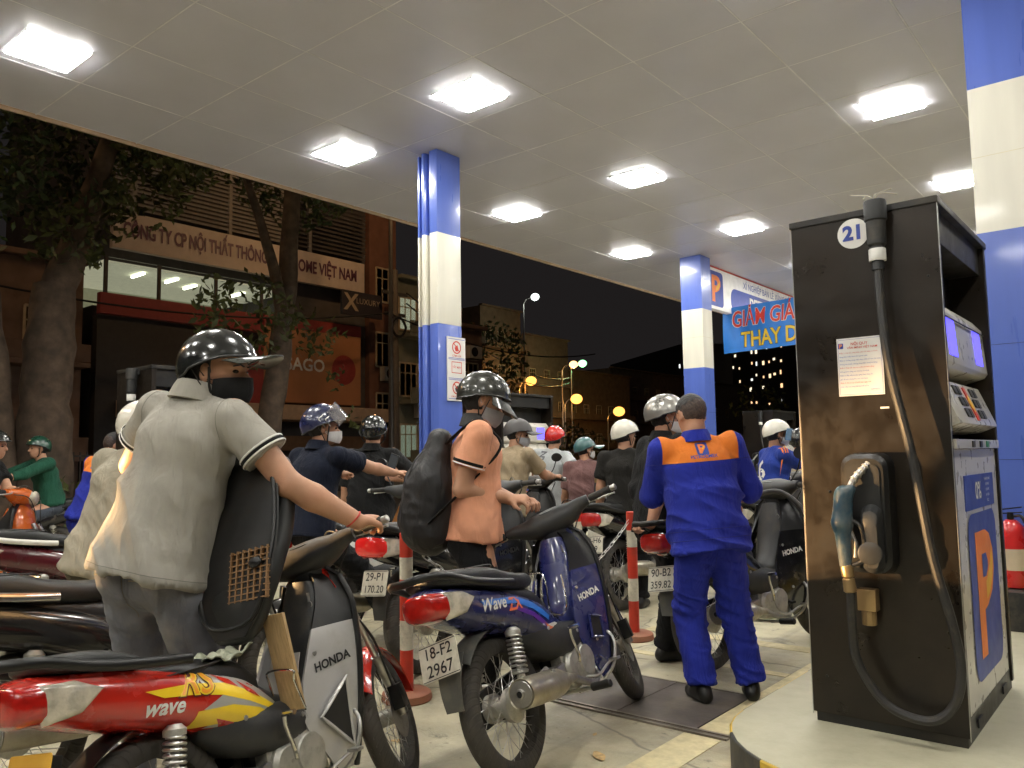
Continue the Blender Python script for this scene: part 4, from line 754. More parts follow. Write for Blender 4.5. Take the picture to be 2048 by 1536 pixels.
# ------------------------------------------------------------------ underbone motorbikes
_BM = {}   # mesh data shared by all bikes
def tread_mat():
    m, t, b = new_mat('tyre tread'); N, L = t.nodes, t.links; tc = N.new('ShaderNodeTexCoord'); sx = N.new('ShaderNodeSeparateXYZ'); L.new(tc.outputs['Object'], sx.inputs[0])
    at = N.new('ShaderNodeMath'); at.operation = 'ARCTAN2'; L.new(sx.outputs[2], at.inputs[0]); L.new(sx.outputs[1], at.inputs[1])
    ab = N.new('ShaderNodeMath'); ab.operation = 'ABSOLUTE'; L.new(sx.outputs[0], ab.inputs[0])
    k = N.new('ShaderNodeMath'); k.operation = 'MULTIPLY'; L.new(ab.outputs[0], k.inputs[0]); k.inputs[1].default_value = 3.2
    ad = N.new('ShaderNodeMath'); ad.operation = 'ADD'; L.new(at.outputs[0], ad.inputs[0]); L.new(k.outputs[0], ad.inputs[1])
    ml = N.new('ShaderNodeMath'); ml.operation = 'MULTIPLY'; L.new(ad.outputs[0], ml.inputs[0]); ml.inputs[1].default_value = 54
    si = N.new('ShaderNodeMath'); si.operation = 'SINE'; L.new(ml.outputs[0], si.inputs[0])
    st = N.new('ShaderNodeMapRange'); st.inputs[1].default_value = .62; st.inputs[2].default_value = .8; st.inputs[3].default_value = 1; st.inputs[4].default_value = 0; L.new(si.outputs[0], st.inputs[0])
    yy = N.new('ShaderNodeMapRange'); yy.inputs[1].default_value = .010; yy.inputs[2].default_value = .013; L.new(ab.outputs[0], yy.inputs[0])
    g_ = N.new('ShaderNodeMath'); g_.operation = 'MAXIMUM'; L.new(st.outputs[0], g_.inputs[0]); iv = N.new('ShaderNodeMath'); iv.operation = 'SUBTRACT'; iv.inputs[0].default_value = 1; L.new(yy.outputs[0], iv.inputs[1]); L.new(iv.outputs[0], g_.inputs[1])
    bp = N.new('ShaderNodeBump'); bp.inputs['Strength'].default_value = 1; bp.inputs['Distance'].default_value = .006; L.new(g_.outputs[0], bp.inputs['Height']); L.new(bp.outputs[0], b.inputs['Normal'])
    n = N.new('ShaderNodeTexNoise'); n.inputs['Scale'].default_value = 14; n.inputs['Detail'].default_value = 8; L.new(tc.outputs['Object'], n.inputs[0])
    mx = N.new('ShaderNodeMix'); mx.data_type = 'RGBA'; L.new(n.outputs[0], mx.inputs[0]); mx.inputs[6].default_value = (.018, .017, .016, 1); mx.inputs[7].default_value = (.075, .065, .05, 1); L.new(mx.outputs[2], b.inputs['Base Color']); b.inputs['Roughness'].default_value = .75; return m
MUFF = mat('dusty muffler steel', (.50, .46, .36), .33, .85, var=.12, dirt=(.30, .25, .16), dirt_amt=.45, dscale=9, bump=.05, bscale=80); TREAD = tread_mat(); RTY = .287
def tyre_mb(R=RTY, w=.042):
    prof = []
    for a in np.linspace(-125, 125, 19): prof.append((R - .047 + .047 * math.cos(math.radians(a)) ** 1 if abs(a) < 90 else R - .047 + .047 * math.cos(math.radians(a)), w * math.sin(math.radians(a)) * (1 if abs(a) < 90 else 1)))
    mb = MB(); n = 64; ang = np.linspace(0, 2 * PI, n, endpoint=False)
    mb.loft([np.array([(x, r * math.cos(q), r * math.sin(q)) for r, x in prof + prof[:0]]) for q in ang], False, True); return mb
def rim_mb(r=.232):
    mb = MB(); P = [(r, -.028), (r + .006, -.024), (r - .004, -.018), (r - .012, -.008), (r - .013, .008), (r - .004, .018), (r + .006, .024), (r, .028), (r - .018, .012), (r - .018, -.012)]
    mb.loft([np.array([(x, q * math.cos(a), q * math.sin(a)) for q, x in P]) for a in np.linspace(0, 2 * PI, 56, endpoint=False)], False, True); return mb
def spokes_mb(r=.216, hub=.055):
    mb = MB(); n = 36
    for k in range(n):
        a = 2 * PI * k / n; s = 1 if k % 2 else -1; b = a + (.85 if (k // 2) % 2 else -.85)
        mb.tube([(s * .03, hub * math.cos(b), hub * math.sin(b)), (s * .004, r * math.cos(a), r * math.sin(a))], .0016, 4)
    return mb
def cyl(mb, c, ax, prof, n=20): return mb.lathe(prof, c, ax, n)
LIFT = {'tail_cowl', 'tail_light', 'turn_lens', 'under_seat', 'seat', 'seat_piping', 'grab_rail', 'turn_lens_right', 'turn_lens_left'}
def tail_up(v): v = np.array(v); v[:, 2] += .05 * np.clip((.25 - v[:, 1]) / .6, 0, 1); return v   # the tail sweeps up
def bike_meshes():
    B = _BM; 
    def J(k, mb, sm=35, bv=0):
        if k.split('_r')[0].split('_l')[0] in LIFT or k in LIFT: mb.v = [tail_up(v) for v in mb.v]
        B[k] = mb.mesh(k, sm, bv)
    J('tyre', tyre_mb(), 60); J('rim', rim_mb(), 50); J('spokes', spokes_mb(), 0)
    J('rear_hub', MB().lathe([(.02, -.075), (.058, -.072), (.06, -.04), (.045, -.035), (.045, .03), (.07, .034), (.072, .06), (.05, .072), (.02, .078)], (0, 0, 0), (1, 0, 0), 26))
    J('front_hub', MB().lathe([(.014, -.06), (.045, -.05), (.035, -.03), (.033, .03), (.045, .05), (.014, .06)], (0, 0, 0), (1, 0, 0), 22)); J('brake_disc', MB().lathe([(.05, .052), (.10, .052), (.10, .056), (.05, .056)], (0, 0, 0), (1, 0, 0), 30))
    # swing arm, chain case, shock absorbers
    J('swing_arm', MB().bar((.085, 0, .287), (.085, .42, .34), .022, .04).bar((-.085, 0, .287), (-.085, .42, .34), .022, .04).bar((-.08, .36, .335), (.08, .36, .335), .04, .04), 30, .006)
    J('chain_case', MB().prism([(-.09, .25), (-.04, .215), (.45, .27), (.52, .32), (.50, .39), (.42, .41), (-.03, .365), (-.08, .33)], (-.098, 0, 0), (0, 1, 0), (0, 0, 1), .022), 30, .006)
    for nm, x in (('right', 1), ('left', -1)):
        a, b = V(x * .118, -.005, .30), V(x * .108, .045, .585); d = b - a; hx = unit(np.cross(d, (1, 0, 0))); hy = unit(np.cross(hx, d))
        J('spring_' + nm, MB().tube([a + d * (.37 + .51 * t) + .031 * (math.cos(t * 17 * PI) * hx + math.sin(t * 17 * PI) * hy) for t in np.linspace(0, 1, 150)], .0052, 6), 50)
        J('damper_' + nm, MB().lathe([(.016, -.015), (.022, 0), (.020, .03), (.017, .05), (.018, .10), (.034, .102), (.034, .112), (.013, .114), (.013, .255), (.034, .257), (.035, .275), (.02, .29)], a, d, 16))
    # exhaust on the right
    J('muffler', MB().lathe([(.012, -.005), (.014, .004), (.050, .006), (.058, .0), (.061, .012), (.060, .03), (.062, .06), (.062, .29), (.055, .33), (.034, .40), (.022, .45), (.017, .50)], (.165, -.10, .335), (-.05, 1, -.09), 30), 40)
    J('muffler_cap', MB().lathe([(.052, -.001), (.050, -.004), (.022, -.006), (.020, -.016), (.014, -.018), (.0135, .03)], (.165, -.10, .335), (-.05, 1, -.09), 26, False)); 
    J('exhaust_pipe', MB().tube(bez([(.14, .39, .29), (.13, .52, .24), (.10, .66, .22), (.06, .76, .26), (.03, .80, .36)], 8), .0155, 12)); J('exhaust_hole', MB().lathe([(.0135, -.012), (.001, -.010)], (.165, -.10, .335), (-.05, 1, -.09), 16))
    # engine
    J('engine_case', MB().lathe([(.02, -.12), (.105, -.118), (.12, -.10), (.12, .05), (.11, .06)], (0, 0.580, .335), (1, 0, 0), 26).box((0, 0.520, .35), (.17, .22, .16)).box((0, 0.640, .28), (.15, .14, .10)), 30, .012)
    J('clutch_cover', MB().lathe([(.108, .058), (.108, .10), (.098, .115), (.07, .122), (.066, .13), (.02, .132)], (0, 0.580, .335), (1, 0, 0), 28).lathe([(.07, .055), (.07, .10), (.055, .115), (.01, .117)], (0, 0.485, .33), (1, 0, 0), 24)); J('cover_bolts', (lambda mb: [mb.lathe([(.007, 0), (.007, .008), (.003, .009)], (.112, .58 + .088 * math.cos(a), .335 + .088 * math.sin(a)), (1, 0, 0), 6) for a in np.arange(0, 6.2, 1.05)] and mb)(MB()))
    cy_ = MB(); 
    for k in range(7): cy_.box((0, .715 + .017 * k, .375 + .002 * k), (.115 - .004 * (k % 2), .006, .125))
    cy_.lathe([(.045, 0), (.045, .13)], (0, 0.700, .375), (0, 1, .1), 16).lathe([(.05, 0), (.062, .01), (.062, .05), (.045, .065), (.02, .068)], (.0, 0.825, .39), (0, 1, .1), 20).lathe([(.035, 0), (.04, .01), (.04, .075), (.03, .085)], (0, 0.850, .39), (1, 0, 0), 16); J('cylinder_head', cy_, 30, .002)
    J('carburettor', MB().tube(bez([(.03, 0.740, .46), (.03, 0.680, .53), (.02, 0.600, .54)], 5), .018, 10).lathe([(.024, 0), (.024, .06)], (.03, 0.680, .50), (0, 0, 1), 12)); J('kick_lever', MB().tube(bez([(.13, 0.500, .34), (.145, 0.480, .38), (.15, 0.450, .46), (.16, 0.440, .50)], 5), .008, 8).tube([(.155, 0.440, .50), (.21, 0.440, .505)], .010, 8))
    J('brake_pedal', MB().tube(bez([(.10, 0.520, .27), (.15, 0.600, .25), (.16, 0.700, .275), (.17, 0.740, .285)], 5), .007, 8).box((.185, 0.740, .29), (.05, .035, .012)))
    J('foot_peg_bar', MB().tube([(-.20, .50, .215), (.20, .50, .215)], .010, 8).tube([(.0, .50, .215), (.0, .46, .26)], .012, 8)); 
    for nm, x in (('right', 1), ('left', -1)):
        J('foot_rubber_' + nm, MB().lathe([(.016, 0), (.019, .004), (.019, .095), (.015, .10)], (x * .155, .50, .217), (x, 0, .03), 12)); J('pillion_peg_' + nm, MB().prism([(-.02, 0), (.12, -.012), (.13, .03), (.10, .05), (-.01, .03)], (x * .10, .13, .33), (0, 1, 0), (0, 0, 1), .012).tube([(x * .11, .17, .35), (x * .19, .15, .36)], .013, 10), 30, .003)
    J('crash_guard', MB().tube(bez([(.10, .70, .20), (.17, .74, .26), (.19, .78, .36), (.15, .80, .42), (.05, .80, .44)], 6), .008, 8).tube([(.05, .56, .20), (.12, .72, .21)], .010, 8))
    J('side_stand', MB().tube([(-.10, .45, .24), (-.19, .40, .03), (-.21, .36, .012)], .009, 8)); J('centre_frame', MB().tube(bez([(0, .05, .60), (0, .30, .52), (0, .55, .44), (0, .72, .60), (0, .80, .86)], 6), .03, 10).tube([(0, .40, .50), (0, .42, .30)], .03, 8))
    # mudguard and plate holder
    G = []
    for a in np.linspace(20, 138, 22):
        q = math.radians(a); R_ = .325 + (.0 if a < 150 else (a - 150) * .0012); G.append([(x, R_ * math.cos(q) * (1 if a < 160 else 1.02), .30 + R_ * math.sin(q) - .022 * (x / .07) ** 2) for x in np.linspace(-.06, .06, 7)])
    J('rear_mudguard', MB().sheet(np.array(G)[4:], .004)); 
    G = np.array([[(x, -.27 - .055 * t - .02 * math.sin(PI * t),   .56 - .21 * t) for x in np.linspace(-.065 * (1 - .35 * t), .065 * (1 - .35 * t), 5)] for t in np.linspace(0, 1, 8)]); J('mud_flap', MB().sheet(G, .004))
    # body work
    J('tail_cowl', MB().loft(interp_secs([(-.40, .735, .055, .030), (-.36, .722, .088, .052), (-.26, .700, .112, .078), (-.10, .672, .128, .092), (.08, .640, .134, .098), (.24, .600, .130, .105), (.36, .555, .118, .105), (.46, .505, .098, .085), (.54, .465, .070, .055)], 5, n=28)), 60)
    J('tail_light', MB().loft(interp_secs([(-.415, .712, .050, .034, 3), (-.402, .710, .078, .050, 3), (-.375, .706, .092, .058, 3), (-.335, .704, .104, .062, 3)], 4, n=24)), 50)
    for nm, x in (('right', 1), ('left', -1)): J('turn_lens_' + nm, MB().loft([np.array([(x * (w + dx), y, z + dz) for y, z, w in P_]) for P_, dx, dz in (([(-.345, .75, .086), (-.25, .748, .104), (-.17, .715, .118), (-.25, .655, .106), (-.34, .64, .080)], -.006, 0), ([(-.343, .745, .092), (-.25, .742, .113), (-.185, .714, .123), (-.25, .66, .114), (-.338, .645, .088)], .004, 0), ([(-.335, .735, .096), (-.25, .732, .117), (-.20, .712, .124), (-.25, .672, .118), (-.33, .655, .093)], .007, 0))]), 50)
    J('under_seat', MB().loft(interp_secs([(-.20, .71, .085, .05), (.1, .70, .10, .06), (.32, .66, .09, .07), (.42, .60, .08, .07)], 4)), 60)
    J('seat', MB().loft(interp_secs([(-.36, .805, .045, .018, 3), (-.33, .800, .092, .034, 3), (-.20, .798, .118, .044, 3.2), (-.02, .790, .128, .052, 3.2), (.10, .770, .126, .050, 3.2), (.22, .762, .112, .046, 3), (.33, .760, .085, .040, 2.8), (.395, .755, .055, .026, 2.6), (.41, .75, .025, .01, 2.6)], 5, n=30)), 60)
    J('seat_piping', MB().tube(bez([(.119, -.20, .83), (.10, .02, .842), (.0, .10, .826), (-.10, .02, .842), (-.119, -.20, .83)], 8), .0025, 5))
    J('grab_rail', MB().tube(bez([(.125, .12, .755), (.138, -.05, .762), (.142, -.20, .775), (.128, -.34, .805), (.085, -.43, .818), (0, -.455, .815), (-.085, -.43, .818), (-.128, -.34, .805), (-.142, -.20, .775), (-.138, -.05, .762), (-.125, .12, .755)], 7), .0135, 10, flat=1.25))
    J('lower_cover', MB().loft(interp_secs([(.16, .53, .07, .03, 3), (.24, .51, .112, .07, 3), (.38, .475, .126, .090, 3), (.52, .455, .130, .085, 3), (.64, .46, .122, .060, 3), (.72, .475, .10, .03, 3), (.75, .48, .07, .010, 3)], 5, n=26)), 60)
    J('tunnel_cover', MB().loft([np.array([(w * math.cos(a), y + h * math.sin(a) * ny, z + h * math.sin(a) * nz) for a in np.linspace(0, 2 * PI, 22, endpoint=False)]) for y, z, w, h, ny, nz in ((.38, .60, .085, .06, .25, .97), (.47, .54, .085, .055, .15, .99), (.56, .50, .082, .05, -.2, .98), (.64, .52, .085, .05, -.6, .8), (.70, .60, .09, .045, -.9, .44), (.745, .74, .095, .045, -.96, .28), (.775, .86, .085, .04, -.96, .28), (.785, .92, .06, .03, -.96, .28))]), 60)
    zz = [.22, .30, .42, .56, .70, .83, .92, .965]; inn = [(.12, .72), (.125, .66), (.128, .565), (.125, .585), (.118, .66), (.10, .745), (.07, .79), (.03, .805)]; out = [(.125, .80), (.145, .81), (.168, .825), (.184, .84), (.188, .855), (.178, .86), (.145, .855), (.08, .845)]
    for nm, x in (('right', 1), ('left', -1)):
        Zs = np.linspace(.22, .965, 18); I = np.stack([np.interp(Zs, zz, [q[k] for q in inn]) for k in (0, 1)], 1); O = np.stack([np.interp(Zs, zz, [q[k] for q in out]) for k in (0, 1)], 1)
        G = np.array([[(x * (I[i, 0] + (O[i, 0] - I[i, 0]) * t), I[i, 1] + (O[i, 1] - I[i, 1]) * t + .030 * math.sin(PI * t), Zs[i]) for t in np.linspace(0, 1, 9)] for i in range(18)])
        J('leg_shield_' + nm, MB().sheet(G[:13], -.012 * x)); J('leg_shield_upper_' + nm, MB().sheet(G[12:], -.012 * x)); J('shield_rim_' + nm, MB().tube(bez([(x * (o_[0] + .003), o_[1], z) for o_, z in zip(O[::2], Zs[::2])], 3), .013, 8, flat=.8), 50)
        B['grid_' + nm] = G
    J('front_cowl', MB().loft([np.array([(w * math.sin(a), y + d * max(math.cos(a), -.2), z) for a in np.linspace(-PI, PI, 24, endpoint=False)]) for z, y, w, d in ((.30, .80, .06, .05), (.42, .83, .11, .08), (.58, .86, .14, .10), (.74, .87, .15, .10), (.88, .86, .13, .08), (.97, .85, .07, .04))]), 60)
    # front end (steered group), built about the steering head
    for nm, x in (('right', 1), ('left', -1)):
        J('fork_leg_' + nm, MB().tube([(x * .075, 1.225, .287), (x * .075, 1.09, .55)], .022, 12).tube([(x * .075, 1.10, .53), (x * .075, .96, .80)], .015, 12)); J('grip_' + nm, MB().lathe([(.017, 0), (.0185, .006), (.0175, .05), (.0175, .115), (.021, .12), (.019, .125)], (x * .245, .795, 1.035), (x * .97, -.24, -.02), 14)); J('bar_end_' + nm, MB().lathe([(.013, 0), (.016, .004), (.016, .026), (.011, .03)], (x * .368, .765, 1.032), (x * .97, -.24, -.02), 12))
        J('lever_' + nm, MB().tube(bez([(x * .20, .835, 1.03), (x * .27, .835, 1.02), (x * .35, .81, 1.012), (x * .375, .80, 1.01)], 5), [.008] * 10 + [.0065] * 5 + [.009], 8, flat=.7)); J('mirror_stem_' + nm, MB().tube(bez([(x * .17, .80, 1.05), (x * .23, .81, 1.13), (x * .27, .80, 1.20)], 5), .005, 6)); J('mirror_' + nm, MB().loft([np.array([(x * .285 + .058 * math.cos(a), y, 1.235 + .04 * math.sin(a)) for a in np.linspace(0, 2 * PI, 20, endpoint=False)]) if r == 1 else np.array([(x * .285 + .04 * math.cos(a), y, 1.235 + .026 * math.sin(a)) for a in np.linspace(0, 2 * PI, 20, endpoint=False)]) for y, r in ((.79, 1), (.80, 1), (.83, 0))]), 40)
    J('front_axle_caliper', MB().box((.09, 1.17, .36), (.05, .07, .10)).tube(bez([(.085, 1.15, .40), (.10, 1.05, .62), (.06, .95, .80)], 6), .006, 6), 30, .008)
    G = []
    for a in np.linspace(12, 150, 22):
        q = math.radians(a); G.append([(x, 1.225 + .315 * math.cos(q), .287 + .315 * math.sin(q) - .035 * abs(x / .058) ** 2.2 * (.6 + .4 * math.sin(q))) for x in np.linspace(-.058, .058, 9)])
    J('front_fender', MB().sheet(np.array(G), .004)); 
    J('handle_cowl', MB().loft([np.array([(x, yc + d * math.cos(a), zc + h * math.sin(a)) for a in np.linspace(0, 2 * PI, 20, endpoint=False)]) for x, yc, zc, d, h in [(s * q[0], *q[1:]) for s, q in [(-1, (.235, .80, 1.035, .026, .025)), (-1, (.19, .812, 1.03, .036, .035)), (-1, (.13, .832, 1.015, .058, .052)), (-1, (.07, .85, 1.01, .085, .068)), (1, (0, .855, 1.005, .095, .075)), (1, (.07, .85, 1.01, .085, .068)), (1, (.13, .832, 1.015, .058, .052)), (1, (.19, .812, 1.03, .036, .035)), (1, (.235, .80, 1.035, .026, .025))]]]), 60)
    J('stem_cowl', MB().loft([np.array([(w * math.cos(a), y + d * math.sin(a), z) for a in np.linspace(0, 2 * PI, 18, endpoint=False)]) for z, y, w, d in ((.80, .86, .05, .045), (.88, .855, .06, .05), (.95, .85, .075, .06), (1.0, .85, .08, .07))]), 60)
    J('headlight', MB().loft([np.array([(w * math.cos(a), y, 1.0 + h * math.sin(a)) for a in np.linspace(0, 2 * PI, 22, endpoint=False)]) for y, w, h in ((.92, .085, .055), (.945, .08, .055), (.96, .06, .042), (.966, .03, .02))]), 60); J('meter', MB().loft([np.array([(w * math.cos(a), .835 + h * math.sin(a) - (z - 1.06) * .3, z + h * .25 * math.sin(a)) for a in np.linspace(0, 2 * PI, 20, endpoint=False)]) for z, w, h in ((1.055, .09, .045), (1.072, .085, .042), (1.074, .06, .03))]), 50)
    J('cables', MB().tube(bez([(.19, .84, 1.02), (.15, .93, 1.0), (.08, .96, .92), (.06, .98, .80)], 5), .004, 6).tube(bez([(-.19, .84, 1.02), (-.14, .94, .99), (-.06, .97, .90), (-.05, .98, .78)], 5), .004, 6).tube(bez([(.18, .80, 1.05), (.10, .90, 1.09), (.03, .95, 1.03)], 5), .0035, 6))
    J('shield_screws', (lambda mb: [mb.lathe([(.009, 0), (.008, .003), (.002, .0035)], p, n_, 10) for p, n_ in (((.145, .70, .40), (1, -.3, 0)), ((.135, .66, .66), (1, -.3, 0)), ((.132, .30, .53), (1, 0, 0)), ((.129, .56, .47), (1, 0, 0)))] and mb)(MB()))
    J('number_plate', MB().prism(rrect(-.095, .095, -.07, .07, .01), (0, 0, 0), (1, 0, 0), (0, 0, 1), .0022), 0); J('plate_bracket', MB().box((0, .035, .02), (.10, .05, .09)), 0, .004)
    J('wire_rack', (lambda mb: [mb.tube(bez([(x, .47, .565), (x, .455, .66), (x, .50, .75)], 4), .004, 6) for x in (-.05, -.015, .02, .055)] and [mb.tube(bez(P_, 5), .0045, 6) for P_ in ([(-.07, .52, .55), (-.07, .455, .60), (-.06, .50, .76), (.06, .50, .76), (.075, .455, .60), (.07, .52, .55)], [(.075, .46, .58), (.085, .54, .56), (.08, .62, .60), (.07, .66, .74)])] and mb)(MB()))
    J('key', MB().box((0, 0, -.018), (.003, .012, .035)).tube([(.012 * math.cos(a), 0, -.045 + .012 * math.sin(a)) for a in np.linspace(0, 2 * PI, 12, endpoint=False)], .0016, 4, closed=True).tube([(.009 * math.cos(a), .004, -.068 + .011 * math.sin(a)) for a in np.linspace(0, 2 * PI, 12, endpoint=False)], .0014, 4, closed=True).box((0, .002, -.10), (.004, .022, .05)), 0)
STEER = (('front_wheel',), ())
def bike(lab, loc, heading, lean=0., steer=0., sc=1.05, paint_m=None, shield_m=None, cowl_m=None, plate=('18-F2', '2967'), plate_m=None, plate_twist=0., detail=True, mirrors=True, seat=True, rail_m=None, light_m=None, tail_m=None, upper_m=None, rack=False, group='motorbikes waiting at the pumps', mud_m=None, fend_m=None, lens_m=None, rim_m=None, cover_m=None, brand=True, grip_m=None):
    """heading in degrees left of +y; lean to the left in degrees"""
    if not _BM: bike_meshes()
    t = thing('motorbike', lab, 'motorbike', loc, (0, math.radians(-lean), math.radians(heading)), group, sc); t.rotation_mode = 'YXZ'
    t.rotation_euler = (0, math.radians(-lean), math.radians(heading)); cowl_m = cowl_m or GREYP; P = lambda k, m, par=t, nm=None: link(nm or k, _BM[k], m, par)
    def wheel(nm, y, par):
        w = link(nm, _BM['rim'], rim_m or CHROME, par); w.location = (0, y, .287); link('tyre', _BM['tyre'], TREAD, w); link('spokes', _BM['spokes'], STEEL, w); link('hub', _BM['rear_hub' if nm == 'rear_wheel' else 'front_hub'], ALU, w)
        if nm == 'front_wheel': link('brake_disc', _BM['brake_disc'], STEEL, w)
        w.rotation_euler.x = random.random() * 6; return w
    wheel('rear_wheel', 0, t)
    side = (('right', 1), ('left', -1))
    P('swing_arm', STEEL); P('chain_case', BLACKP)
    for s_, _ in side: P('damper_' + s_, ALU, nm='shock_absorber'); P('spring_' + s_, STEEL if detail else CHROME, nm='shock_spring')
    m_ = P('muffler', MUFF); P('muffler_cap', STEEL, m_); P('exhaust_hole', INK, m_); P('exhaust_pipe', STEEL, m_)
    e = P('engine_case', ALU); c_ = P('clutch_cover', ALU, e); P('cylinder_head', ALU, e)
    if detail: struct(P('cover_bolts', STEEL, e), 'stuff'); P('carburettor', BLACKM, e); P('kick_lever', CHROME); P('brake_pedal', STEEL); P('crash_guard', STEEL); P('side_stand', BLACKM)
    P('foot_peg_bar', STEEL)
    for s_, _ in side: P('foot_rubber_' + s_, BLACKP, nm='foot_rubber'); P('pillion_peg_' + s_, ALU, nm='pillion_peg')
    P('centre_frame', BLACKM); P('rear_mudguard', mud_m or BLACKP); P('mud_flap', mud_m or GREYP)
    tc = P('tail_cowl', paint_m); P('tail_light', tail_m or REDLENS)
    for s_, _ in side: P('turn_lens_' + s_, lens_m or CLEARLENS, nm='turn_signal')
    P('under_seat', BLACKP); P('grab_rail', rail_m or BLACKM)
    if seat: s0 = P('seat', SEATM); P('seat_piping', INK, s0)
    P('lower_cover', cowl_m); P('tunnel_cover', cover_m or cowl_m)
    for s_, _ in side: P('leg_shield_' + s_, shield_m or paint_m, nm='leg_shield'); P('leg_shield_upper_' + s_, upper_m or BLACKP, nm='leg_shield_upper'); P('shield_rim_' + s_, BLACKP, nm='shield_rim')
    P('front_cowl', paint_m)
    # steered group: rotation about the raked head axis baked into a child transform
    ax = unit((0, -.40, .917)); piv = V(0, .86, .95); R_ = np.array(Matrix.Rotation(math.radians(steer), 3, Vector(ax))); M4 = Matrix.Translation(Vector(piv)) @ Matrix(R_.tolist()).to_4x4() @ Matrix.Translation(Vector(-piv))
    fr = wheel('front_wheel', 0, t); fr.matrix_local = M4 @ Matrix.Translation((0, 1.225, .287))
    def S(k, m, nm=None): o = P(k, m, nm=nm); o.matrix_local = M4; return o
    for s_, _ in side:
        S('fork_leg_' + s_, STEEL, 'fork_leg'); gp = S('grip_' + s_, grip_m or RUBBER, 'grip'); be = S('bar_end_' + s_, STEEL, 'bar_end'); S('lever_' + s_, ALU, 'brake_lever')
        if mirrors: S('mirror_stem_' + s_, BLACKM, 'mirror_stem'); S('mirror_' + s_, BLACKP, 'mirror')
    S('front_axle_caliper', BLACKM, 'brake_caliper'); S('front_fender', fend_m or paint_m); S('handle_cowl', cowl_m); S('stem_cowl', cowl_m); S('headlight', light_m or CLEARLENS); S('meter', BLACKP)
    S('cables', BLACKP)
    if detail: struct(P('shield_screws', STEEL), 'stuff')
    # plate
    pr = rotm((0, 1, 0), plate_twist); tilt = rotm((1, 0, 0), -16); PM = Matrix((tilt @ pr).tolist()).to_4x4(); PM.translation = Vector((0, -.345, .555))
    pb = P('plate_bracket', BLACKP); pb.matrix_local = PM
    np_ = P('number_plate', plate_m or PLATEM); np_.matrix_local = PM
    if plate:
        text('plate_lettering', plate[0], INK, np_, (0, 0, .033), (1, 0, 0), (0, 0, 1), .062, .0034, bold=.01); text('plate_lettering', plate[1], INK, np_, (0, 0, -.034), (1, 0, 0), (0, 0, 1), .066 if len(plate[1]) < 5 else .056, .0034, bold=.01)
        flat('plate_border', [[(-.091, -.066), (.091, -.066), (.091, -.063), (-.091, -.063)], [(-.091, .063), (.091, .063), (.091, .066), (-.091, .066)]], INK, np_, (0, 0, 0), (1, 0, 0), (0, 0, 1), .0030)
    if rack: P('wire_rack', CHROME)
    if detail: k_ = P('key', STEEL); k_.location = (.07, .745, .88)
    if brand:
        b0 = bvh_of(_BM['leg_shield_right']); text_decal('lettering', 'HONDA', WHITEINK if brand == 'w' else INK, t, b0, (.165, .725, .615), (.30, .95, .12), (0, 0, 1), .044, .004, bold=.035)
    t['_steer'] = 0; del t['_steer']; return t, M4
def bike_pt(b, p, M4=None):
    """world position of a bike-local point"""
    t = b; mw = Matrix.LocRotScale(t.location, t.rotation_euler.to_quaternion(), t.scale); q = Vector(p)
    if M4 is not None: q = M4 @ q
    return np.array(mw @ q)
BLUEP = paint('blue bike', (.015, .020, .105), .28, (.06, .055, .06), .14); REDP = paint('red bike', (.48, .022, .012), .22, (.20, .05, .03), .12); SILV = mat('paint silver', (.52, .51, .50), .34, .35, coat=.4, var=.05, dirt=(.30, .27, .22), dirt_amt=.10, dscale=8); BLKP = paint('gloss black', (.010, .010, .011), .18, DUST, .10); MARO = paint('maroon', (.075, .008, .012), .25)
WHP = paint('white', (.62, .60, .54), .3); GRYMUD = plastic('mud grey', (.10, .10, .09), .6, (.24, .21, .15), .3)
blue, blueM = bike('dusty blue motorbike with steel muffler and plate 18-F2 2967', (-2.20, 2.69, 0), 8.7, 17, 20, 1.01, paint_m=BLUEP, cowl_m=GREYP, plate_twist=-7, rack=True, mud_m=GRYMUD, brand='w', mirrors=False, cover_m=BLUEP)
red, redM = bike('red and silver motorbike with raised seat in the left foreground', (-2.29, 1.20, 0), 12, 12.3, 24, .955, paint_m=REDP, shield_m=SILV, cowl_m=GREYP, plate=None, plate_m=mat('number plate yellow', (.72, .40, .05), .45, var=.1), seat=False, mirrors=False, cover_m=GREYP, mud_m=BLACKP, fend_m=REDP)
fuel, fuelM = bike('black motorbike being refuelled, plate 90-B2 359.82', (-2.317, 4.683, 0), -12, 6, -6, 1.06, paint_m=BLKP, plate=('90-B2', '359.82'), plate_twist=-4, mud_m=GRYMUD, brand='w', rack=False)
visn, visnM = bike('black scooter with plate 29-P1 behind the first bollard', (-3.72, 3.60, 0), 4, 5, 5, 1.07, paint_m=BLKP, plate=('29-P1', '170.20'), rail_m=GREYP, tail_m=mat('lit red lens', (.55, .01, .01), .15, emit=(1, .03, .02), es=.15, coat=1.), mirrors=False)
navb, navM = bike('black motorbike with white rear trim under the rider in navy', (-4.62, 3.55, 0), 2, 2, 0, paint_m=WHP, plate=None, mirrors=True)
blks, blksM = bike('black motorbike with long black seat and chrome rail left of the grey polo', (-3.50, 1.22, 0), 2, 4, 5, paint_m=mat('paint black red', (.012, .012, .012), .2, coat=.6), rail_m=CHROME, plate=None, mirrors=False)
maro, maroM = bike('maroon motorbike with white grab rail at the left edge', (-5.8, 2.1, 0), 0, 3, 0, paint_m=MARO, rail_m=WHP, plate=None, mirrors=False, lens_m=CLEARLENS)
ogs, ogsM = bike('orange and white motorbike front at the left edge', (-7.95, 1.9, 0), -42, 2, 8, paint_m=paint('orange', (.62, .13, .02), .25), cowl_m=paint('orange', (.62, .13, .02), .25), plate=None, mirrors=False, detail=False)
